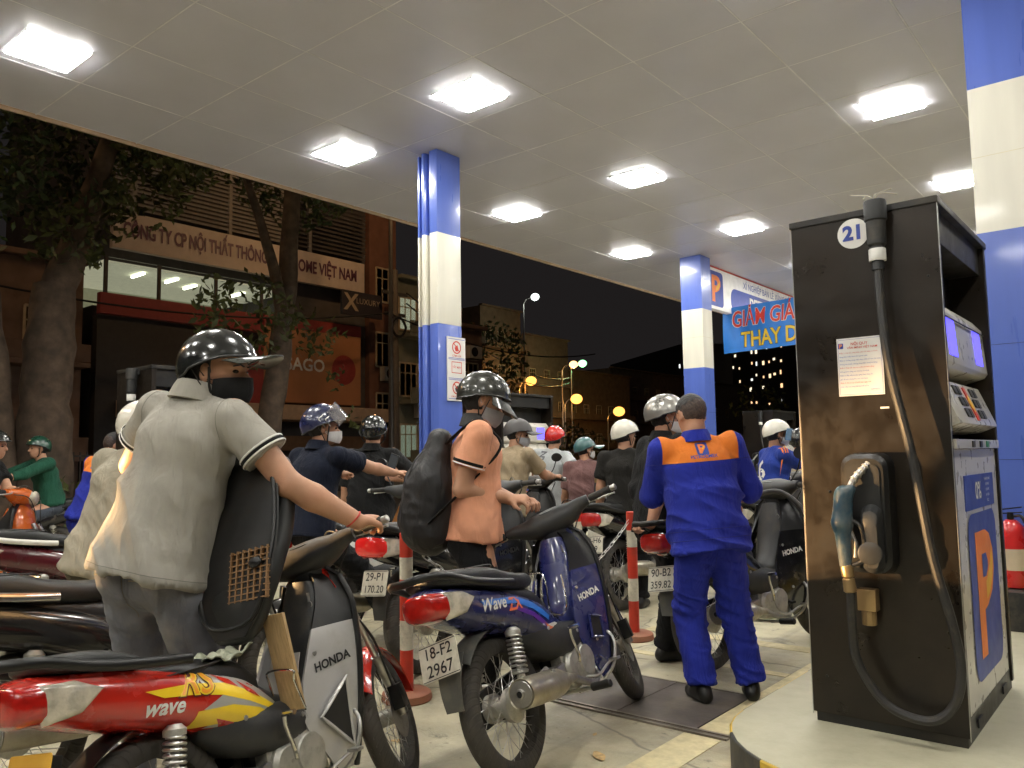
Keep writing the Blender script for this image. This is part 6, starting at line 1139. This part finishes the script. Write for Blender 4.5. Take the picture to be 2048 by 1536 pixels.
def at(px, py, D): d = CAM_M @ np.array([px - 1024, -(py - 768), -1617.]) / 1617; return V(0, 0, 1.33) + D * d
def gp_(b, M4, side): return bike_pt(b, (side * .305, .785, 1.033), M4)
def gax(b, M4, side): return unit(bike_pt(b, (side * .36, .77, 1.03), M4) - bike_pt(b, (side * .25, .795, 1.035), M4))
BLKH = paint('helmet black', (.010, .011, .010), .22); WHH = paint('helmet white', (.66, .63, .54), .25); JEANS = mat('cloth jeans', (.15, .155, .175), .85, var=.35, vscale=5, bump=.4, bscale=700, dirt=(.30, .27, .22), dirt_amt=.35, dscale=6, wrinkle=.9)
BLKC = cloth('black', (.007, .007, .007)); BLKT = cloth('black trousers', (.008, .008, .009)); WMASK = cloth('mask white', (.62, .60, .58), .2); BMASK = cloth('mask black', (.012, .012, .012), .2); GMASK = cloth('mask grey', (.38, .38, .40), .2)
# 1 man in grey polo beside the red bike
rg_ = gp_(red, redM, 1)
grey = person('man in grey polo shirt and black peaked helmet leaning over the red motorbike', tuple(at(312, 1150, 2.92)[:2]), 1.91, 24, 10, 9, -8, head=(-84, 3), hands=({'p': rg_, 'grip': gax(red, redM, 1), 'pole': (.5, -.2, -.9)}, {'p': at(330, 1060, 3.1) + V(-.2, .25, 0), 'pole': (-.9, -.5, -.3)}), shirt=cloth('grey melange', (.35, .33, .285), .45), sleeve=.60, shirt_len=.045, trouser=JEANS, collar=cloth('grey melange', (.35, .33, .285), .45), cuff=[(.010, .007, WHITEINK), (.020, .012, BLKC), (.031, .007, WHITEINK)], helm=dict(m=BLKH, visor='cap', vis_m=mat('helmet visor grey', (.05, .055, .05), .3, coat=.5)), mask=BMASK, vx=.0075, fold=.0155, tilt=52, seed=3, key='grey', wide=.90, neck=.058, neckf=.022, feet=(None, None))
# 2 rider in cream
cream = person('rider in cream shirt and white helmet bent forward behind the grey polo', tuple(at(208, 1120, 4.05)[:2]), 1.72, 18, 13, 8, 0, hip=.86, head=(-35, 8), hands=({'p': gp_(blks, blksM, 1) + V(-.05, .0, .02)}, {}), shirt=cloth('cream', (.33, .30, .23), .5), sleeve=.9, shirt_len=.05, trouser=cloth('olive grey', (.085, .08, .06)), helm=dict(m=WHH, visor=None), vx=.010, fold=.018, tilt=25, seed=8, wide=.98)
# 3 attendant at left
UNI = cloth('uniform blue', (.018, .030, .30), .55); ORY = cloth('uniform orange', (.72, .20, .03), .3)
attl = person('attendant with orange shouldered blue uniform bending beside the far left dispenser', tuple(at(178, 1000, 7.0)[:2]), 1.66, 20, 16, 8, 0, head=(-30, 25), shirt=UNI, sleeve=.9, trouser=UNI, hair='short', collar=UNI, vx=.012, seed=5, shirt_len=.03); split_shirt(attl, .225 * 1.66, ORY)
# 4 navy rider
navy = person('rider in navy polo and navy helmet with raised clear visor', tuple(at(618, 1050, 5.35)[:2]), 1.68, 6, 10, 0, 0, hip=.90, head=(-40, 4), hands=({'p': gp_(navb, navM, 1), 'grip': gax(navb, navM, 1), 'pole': (.6, -.3, -.8)}, {'p': gp_(navb, navM, -1), 'grip': gax(navb, navM, -1)}), feet=(bike_pt(navb, (.30, .45, 0)), bike_pt(navb, (-.28, .45, 0))), shirt=cloth('navy', (.007, .010, .022), .5), sleeve=.66, shirt_len=.05, trouser=BLKT, collar=cloth('navy', (.007, .010, .022), .5), helm=dict(m=paint('helmet navy', (.010, .014, .055), .3), visor='clear', s=1.12), mask=WMASK, vx=.009, fold=.012, seed=12, key='navy', skin=SKIN)
# 5 rider in black from behind
blk = person('rider in loose black shirt and glossy black helmet seen from behind holding a phone', tuple(at(742, 1040, 6.9)[:2]), 1.70, 30, 4, 0, 0, head=(8, 4), hands=({'p': at(790, 940, 6.75), 'd': (.2, .5, .6), 'n': (-1, 0, .2)}, {}), shirt=BLKC, sleeve=.95, shirt_len=.06, trouser=BLKT, collar=BLKC, helm=dict(m=BLKH, s=1.04), vx=.011, fold=.012, seed=15, loose=1.1)
ph = thing('phone', 'dark phone held up by the rider in the black shirt', 'phone', tuple(at(786, 925, 6.7)), (.3, .4, .6)); part('case', MB().box((0, 0, 0), (.075, .009, .15)), BLACKP, ph, 0, .004); part('screen', MB().box((0, -.0052, 0), (.068, .001, .14)), mat('phone glass', (.05, .06, .08), .1), ph, 0)
# 6 man with backpack
orng = person('man in salmon polo with black backpack and black helmet looking down', tuple(at(945, 1090, 4.3)[:2]), 1.82, -46, 4, 0, 0, head=(0, 26), hands=({'p': at(1050, 998, 4.25), 'd': (.9, .4, -.05), 'n': (-.3, .3, -.8), 'pole': (-.4, -.6, -.8), 'curl': 40}, {'p': at(1062, 1000, 4.4), 'd': (.9, .1, .1), 'n': (0, 0, -1), 'curl': 40}), shirt=cloth('salmon', (.74, .345, .205), .45), sleeve=.62, shirt_len=.035, trouser=BLKT, collar=cloth('collar dark', (.05, .05, .05)), cuff=[(.008, .006, WHITEINK), (.022, .016, BLKC)], helm=dict(m=mat('paint helmet olive', (.035, .036, .030), .3, .3, coat=.5), visor='brim'), mask=GMASK, vx=.008, fold=.012, tilt=60, seed=18, key='orng', wide=.95, neck=.072)
# 7 beige T-shirt
beig = person('rider in beige T-shirt and grey cap helmet holding a handlebar', tuple(at(1015, 1010, 7.5)[:2]), 1.70, -8, 12, 0, 0, head=(-42, 14), hands=({'p': gp_(beib, beiM, 1), 'grip': gax(beib, beiM, 1), 'pole': (.5, -.4, -.8)}, {}), shirt=cloth('beige', (.30, .235, .15), .4), sleeve=.72, shirt_len=.06, trouser=BLKT, helm=dict(m=mat('paint helmet grey', (.06, .055, .055), .45), visor='cap'), mask=GMASK, vx=.011, seed=21, key='beig')
# 8 red helmet
redh = person('rider in pale grey T-shirt with back print and bright red helmet', tuple(at(1092, 1010, 9.0)[:2]), 1.68, 8, 10, 6, 0, head=(0, 6), hands=({'p': at(1150, 960, 9.0)}, {}), shirt=cloth('pale grey', (.40, .42, .42), .4), sleeve=.72, shirt_len=.06, trouser=BLKT, helm=dict(m=paint('helmet red', (.52, .02, .015), .25)), vx=.012, seed=24, key='redh')
# 9 mauve shirt
mauv = person('woman in mauve shirt and teal helmet with a shoulder bag', tuple(at(1172, 1000, 8.3)[:2]), 1.52, 28, 3, 0, 0, head=(-55, 4), shirt=cloth('mauve', (.16, .085, .080), .4), sleeve=.95, shirt_len=.10, trouser=BLKT, helm=dict(m=paint('helmet teal', (.03, .10, .10), .35), visor='cap', s=.96), mask=WMASK, vx=.012, seed=27, loose=1.12, hair='long', key='mauv')
# 10 black T-shirt white helmet
bl2 = person('rider in black T-shirt and plain white helmet beside the mauve shirt', tuple(at(1252, 1000, 7.1)[:2]), 1.64, 22, 4, 0, 0, hip=.86, head=(-45, 6), shirt=cloth('washed black', (.014, .013, .011), .4), sleeve=.72, shirt_len=.06, trouser=BLKT, helm=dict(m=WHH), vx=.011, seed=30, key='bl2')
# 11 black shirt silver helmet
silv = person('man in black shirt, silver helmet and white mask gripping the grab rail', tuple(at(1322, 1060, 5.15)[:2]), 1.72, -28, 6, -2, 0, head=(-22, 10), hands=({'p': bike_pt(fuel, (-.04, -.44, .83)), 'grip': (.8, -.6, 0), 'pole': (-.5, -.8, -.1)}, {'p': at(1345, 985, 5.0)}), feet=(at(1332, 1300, 5.2) * V(1, 1, 0), at(1400, 1290, 5.6) * V(1, 1, 0)), shirt=BLKC, sleeve=1.18, shirt_len=.05, trouser=BLKT, collar=BLKC, helm=dict(m=mat('paint helmet silver', (.30, .29, .265), .3, .6, coat=.5), ridge=.06), mask=WMASK, vx=.009, fold=.012, seed=33, key='silv', loose=1.05)
# 12 attendant
att = person('attendant in royal blue uniform with orange back yoke refuelling the black motorbike', (-2.03, 4.12), 1.70, 44, 7, -4, 0, head=(18, 22), hands=({'p': V(-2.12, 4.62, .98), 'pole': (.8, -.2, -.6)}, {'p': V(-2.28, 4.40, 1.02), 'pole': (-.55, -.35, -.8)}), feet=(V(-1.89, 4.28, 0), V(-2.08, 4.08, 0)), shirt=UNI, sleeve=1.05, shirt_len=.055, trouser=UNI, collar=UNI, hair='short', vx=.008, fold=.017, tilt=20, seed=36, key='att', loose=1.12, wide=1.06)
split_shirt(att, .232 * 1.70, ORY)
bs = bvh_of(att['shirt'].data); oc = att['P'] + att['s'] * .2665 * 1.7; nB = -att['F']; uxB = np.cross(att['s'], nB)
put_ = lambda o: (setattr(o, 'parent', att['t']), setattr(o, 'matrix_parent_inverse', Matrix.Translation((2.03, -4.12, 0))))
emblem(lambda n_, p, m_, l: put_(poly_decal(n_, p, m_, None, bs, oc, uxB, att['s'], lift=l * .8, back=.5)), .066)
put_(text_decal('lettering', 'PETROLIMEX', EBLUE, None, bs, att['P'] + att['s'] * .2395 * 1.7, uxB, att['s'], .026, .003, 0, .5, bold=.02))
bs3 = bvh_of(attl['shirt'].data); o = attl['t']
def put3(ob): ob.parent = attl['t']; ob.matrix_parent_inverse = Matrix.Translation((-attl['t'].location.x, -attl['t'].location.y, 0))
emblem(lambda n_, p, m_, l: put3(poly_decal(n_, p, m_, None, bs3, attl['P'] + attl['s'] * .262 * 1.66, np.cross(attl['s'], -attl['F']), attl['s'], lift=l, back=.5)), .085)
# shirt tail band of the attendant, pocket tag
# 13 blue jersey
jers = person('rider in blue sports jersey and white helmet with blue visor', tuple(at(1548, 1010, 7.6)[:2]), 1.64, -42, 4, 0, 0, hip=.86, head=(-8, 8), hands=({'p': gp_(rgb, rgM, 1)}, {}), shirt=cloth('jersey blue', (.02, .045, .26), .4), sleeve=.75, trouser=BLKT, helm=dict(m=WHH, visor='shade', vis_m=mat('visor blue', (.20, .35, .55), .1, coat=1.)), mask=WMASK, vx=.010, seed=39, key='jers', skin=SKIN2)
# 14 rider at left edge, 15 street rider, 16 figure behind the near dispenser
lef = person('rider at the left picture edge whose forearm reaches the orange motorbike', tuple(at(-60, 1050, 7.0)[:2]), 1.68, -42, 14, 0, 0, hip=.86, head=(0, 5), hands=({'p': gp_(ogs, ogsM, 1) + V(0, 0, .03)}, {'p': gp_(ogs, ogsM, -1)}), shirt=BLKC, trouser=BLKT, helm=dict(m=BLKH), vx=.012, seed=42)
grn = person('rider in green jacket passing on the street at the left', tuple(bike_pt(grb, (0, .05, 0))[:2]), 1.66, 180, 12, 0, 0, hip=.88, head=(0, 5), hands=({'p': gp_(grb, grM, 1)}, {'p': gp_(grb, grM, -1)}), feet=(bike_pt(grb, (.15, .45, .22)), bike_pt(grb, (-.15, .45, .22))), shirt=cloth('green jacket', (.015, .075, .045), .4), sleeve=1.5, trouser=cloth('slate', (.06, .07, .09)), helm=dict(m=paint('helmet green', (.01, .05, .03), .3)), vx=.014, seed=45)
bhd = person('figure in cream jacket partly hidden behind the near dispenser', tuple(at(1606, 1010, 8.6)[:2]), 1.60, 20, 5, 0, 0, hip=.82, head=(-30, 0), shirt=cloth('cream jacket', (.42, .37, .28), .4), sleeve=1.5, trouser=BLKT, helm=dict(m=BLKH), vx=.014, seed=48)

# stitched seams
DK = lambda c: mat('thread %s' % str(c), c, .9)
for i_, c_, slv in ((grey, (.17, .16, .135), .66), (orng, (.42, .20, .11), .62), (navy, (.006, .008, .016), 0), (beig, (.2, .15, .09), 0)):
    hemp = i_['P'] - i_['s'] * .035 * i_['h']; seam(i_, i_['shirt'], hemp, i_['s'], DK(c_), .0011)
    for k in (0, 1):
        sg = 1 if k == 0 else -1; q0 = i_['S'][k] - i_['R'] * sg * .012; seam(i_, i_['shirt'], q0, i_['R'] * sg + i_['s'] * .15, DK(c_), .0011, keep=lambda c, q0=q0, i_=i_: (c - q0).dot(i_['s']) > -.10)
hp = att['P']; TH = DK((.010, .016, .16)); seam(att, att['shirt'], hp - att['s'] * .03, att['s'], TH, .0016); seam(att, att['shirt'], hp + att['s'] * .02, att['s'], TH, .0014); seam(att, att['shirt'], hp + att['s'] * .232 * 1.7, att['s'] - att['F'] * .12, TH, .0014, keep=lambda c: (c - att['P']).dot(att['F']) < .05)
for i_ in (att, grey):
    for k in (0, 1):
        sg = 1 if k == 0 else -1; kk = i_['K'][k]; seam(i_, i_['trousers'], kk + i_['F'] * .0, i_['F'], TH if i_ is att else DK((.20, .16, .10)), .0012, keep=lambda c, kk=kk, i_=i_, sg=sg: (c - kk).dot(i_['R'] * sg) > .02 and (c - i_['P']).dot(i_['R'] * sg) > 0)
    seam(i_, i_['trousers'], i_['P'], i_['R'], TH if i_ is att else DK((.20, .16, .10)), .0012, keep=lambda c, i_=i_: (c - i_['P']).dot(i_['F']) < 0)
bj = bvh_of(grey['trousers'].data)
for sg in (1, -1):
    on = lambda ob: (setattr(ob, 'parent', grey['t']), setattr(ob, 'matrix_parent_inverse', Matrix.Translation((-grey['t'].location.x, -grey['t'].location.y, 0))))
    pc = grey['P'] + grey['R'] * sg * .075 - V(0, 0, .115)
    on(poly_decal('back_pocket', [[(-.06, .05), (.06, .05), (.055, -.06), (0, -.08), (-.055, -.06)]], JEANS, None, bj, pc, np.cross((0, 0, 1), -grey['F']), (0, 0, 1), lift=.005, back=.4)); on(poly_decal('pocket_stitch', [[(-.058, .042), (.058, .042), (.058, .045), (-.058, .045)]], DK((.30, .24, .15)), None, bj, pc, np.cross((0, 0, 1), -grey['F']), (0, 0, 1), lift=.0065, back=.4))
# prints, bands and small things on people
def on_person(info, ob): ob.parent = info['t']; ob.matrix_parent_inverse = Matrix.Translation((-info['t'].location.x, -info['t'].location.y, 0)); return ob
i = PEOPLE['redh']; bv = bvh_of(i['shirt'].data); on_person(i, text_decal('back_print', 'JORDAN', mat('print grey', (.10, .10, .11), .7), None, bv, i['P'] + i['s'] * .16 * i['h'] - i['R'] * .06, i['s'], np.cross(-i['F'], i['s']), .115, .004, 0, .5, bold=.03))
i = PEOPLE['jers']; bv = bvh_of(i['shirt'].data)
for k in range(3): on_person(i, poly_decal('shoulder_stripe', [[(-.05, -.006), (.06, -.006), (.06, .006), (-.05, .006)]], ORY, None, bv, i['S'][0] - i['s'] * .0 - i['F'] * (.035 - .022 * k), unit(i['R'] * .8 + i['s'] * -.3), unit(np.cross(V(0, 0, 1), i['R'])), lift=.004, back=.4))
on_person(i, text_decal('back_number', '6', WHITEINK, None, bv, i['P'] + i['s'] * .17 * i['h'], np.cross(i['s'], -i['F']), i['s'], .26, .004, 0, .5, bold=.02))
i = PEOPLE['grey']; on_person(i, part('wrist_cord', MB().tube([i['W'][0] + (i['R'] * 0 + unit(np.cross(unit(i['W'][0] - i['E'][0]), (0, 0, 1))) * math.cos(q) + unit(np.cross(unit(i['W'][0] - i['E'][0]), unit(np.cross(unit(i['W'][0] - i['E'][0]), (0, 0, 1))))) * math.sin(q)) * .0335 - unit(i['W'][0] - i['E'][0]) * (.02 + .008 * math.sin(q)) for q in np.linspace(0, 2 * PI, 20, endpoint=False)], .0035, 6, closed=True), mat('red cord', (.50, .03, .02), .6), None))
i = PEOPLE['beig']; d = unit(i['W'][0] - i['E'][0]); on_person(i, part('wrist_band', MB().lathe([(.030, -.012), (.032, 0), (.030, .012)], i['W'][0] - d * .04, d, 18), BLKC, None))
C_, rr, ho_ = PEOPLE['navy']['helmet']; i = PEOPLE['navy']
mb = MB()
for k, (x0, sc_) in enumerate(((.00, 1.), (.035, .8))):
    for sg in (1, -1): mb.tube([C_ + i['hr'] * (rr[0] * math.cos(t_ * .9) * 1.01) * 1. + i['hf'] * (x0 - .05 * sc_ * (1 - abs(t_)) + .01) + i['hu'] * (.03 + rr[2] * math.sin(t_ * .35 * sc_)) for t_ in np.linspace(0, sg, 6)], .004, 5)
on_person(i, part('helmet_chevrons', mb, WHITEINK, None))
# backpack
i = PEOPLE['orng']; bp = thing('backpack', 'black fabric backpack on the back of the man in salmon', 'backpack', tuple(i['P'])); B_ = SDF(.012); s, F, R = i['s'], i['F'], i['R']; c = -F * .20 - s * .02
B_.econe(c + s * .01 - F * .03, c + s * .24 - F * .035, R, (.165, .145), (.165, .13), .03); B_.econe(c + s * .24 - F * .035, c + s * .47 + F * .0, R, (.155, .115), (.11, .06), .04); B_.econe(c - F * .145 + s * .04, c - F * .13 + s * .22, R, (.12, .045), (.115, .04), .03)
link('bag', B_.mesh('bag', lambda v, N: .010 * ((1 - np.abs(vnoise(v * 9, 4))) ** 2 - .4) + .006 * ((1 - np.abs(vnoise(v * 19, 6))) ** 2 - .4)), mat('cloth nylon black', (.013, .013, .014), .55, var=.2, bump=.3, bscale=500, wrinkle=.6), bp)
for k in (0, 1):
    S0 = i['S'][k] - i['P']; sgn = 1 if k == 0 else -1; part('shoulder_strap', MB().tube(bez([c + s * .42 + R * sgn * .07, S0 - R * sgn * .055 + s * .055 - F * .02, S0 - R * sgn * .05 + F * .075 + s * .0, S0 - R * sgn * .03 + F * .10 - s * .12, c + s * .04 + R * sgn * .165 - F * .03], 7), .022, 8, flat=.3), BLKC, bp)
part('top_loop', MB().tube(bez([c + s * .455 + R * .03 - F * .01, c + s * .51 - F * .02, c + s * .455 - R * .03 - F * .01], 5), .008, 6), BLKC, bp); part('zip', MB().tube(bez([c - F * .17 + R * .10 + s * .2, c - F * .12 + R * .09 + s * .36, c - F * .06 + s * .43, c - F * .12 - R * .09 + s * .36, c - F * .17 - R * .10 + s * .2], 6), .004, 5), GREYP, bp)
# shoulder bag
i = PEOPLE['mauv']; sb = thing('shoulder_bag', 'grey leather shoulder bag hanging behind the mauve shirt', 'bag', tuple(at(1213, 985, 8.1))); part('bag', MB().loft(interp_secs([(-.055, 0, .10, .12, 4), (-.045, 0, .115, .13, 4), (.045, 0, .115, .13, 4), (.055, 0, .10, .12, 4)], 3)), mat('bag leather', (.045, .045, .05), .4), sb, 40)
w0 = V(sb.location); part('strap', MB().tube(bez([(.10, 0, .11), (.03, -.04, .32), i['S'][0] + i['s'] * .06 - w0, i['N'] + i['F'] * .07 - w0], 6), .010, 6, flat=.3), mat('bag leather', (.045, .045, .05), .4), sb)
part('clasp', MB().box((-.08, -.06, .12), (.03, .01, .04)), BRASS, sb, 0)
# fuelling hose to the refuelled bike
fh = thing('fuel_hose', 'black hose curving from the near dispenser to the refuelled motorbike', 'hose'); part('hose_tube', MB().tube(bez([(-1.34, 4.45, .62), (-1.42, 4.6, .50), (-1.60, 4.85, .62), (-1.78, 4.98, .92), (-1.95, 4.95, 1.08), (-2.10, 4.78, 1.04), (-2.15, 4.66, .98)], 10), .017, 10), HOSE, fh)
part('nozzle', MB().tube([(-2.15, 4.66, .98), (-2.22, 4.62, .90), (-2.28, 4.62, .82)], [.026, .022, .012], 10), NBLUE, fh)
cb = thing('cardboard_sheet', 'orange brown cardboard sheet propped behind the man in salmon', 'cardboard', tuple(at(818, 1020, 6.0)), (.2, .1, .7)); part('sheet', MB().box((0, 0, 0), (.16, .006, .34), rotm((0, 1, 0), 18)), mat('cardboard orange', (.55, .24, .07), .7, var=.1), cb, 0, .002)
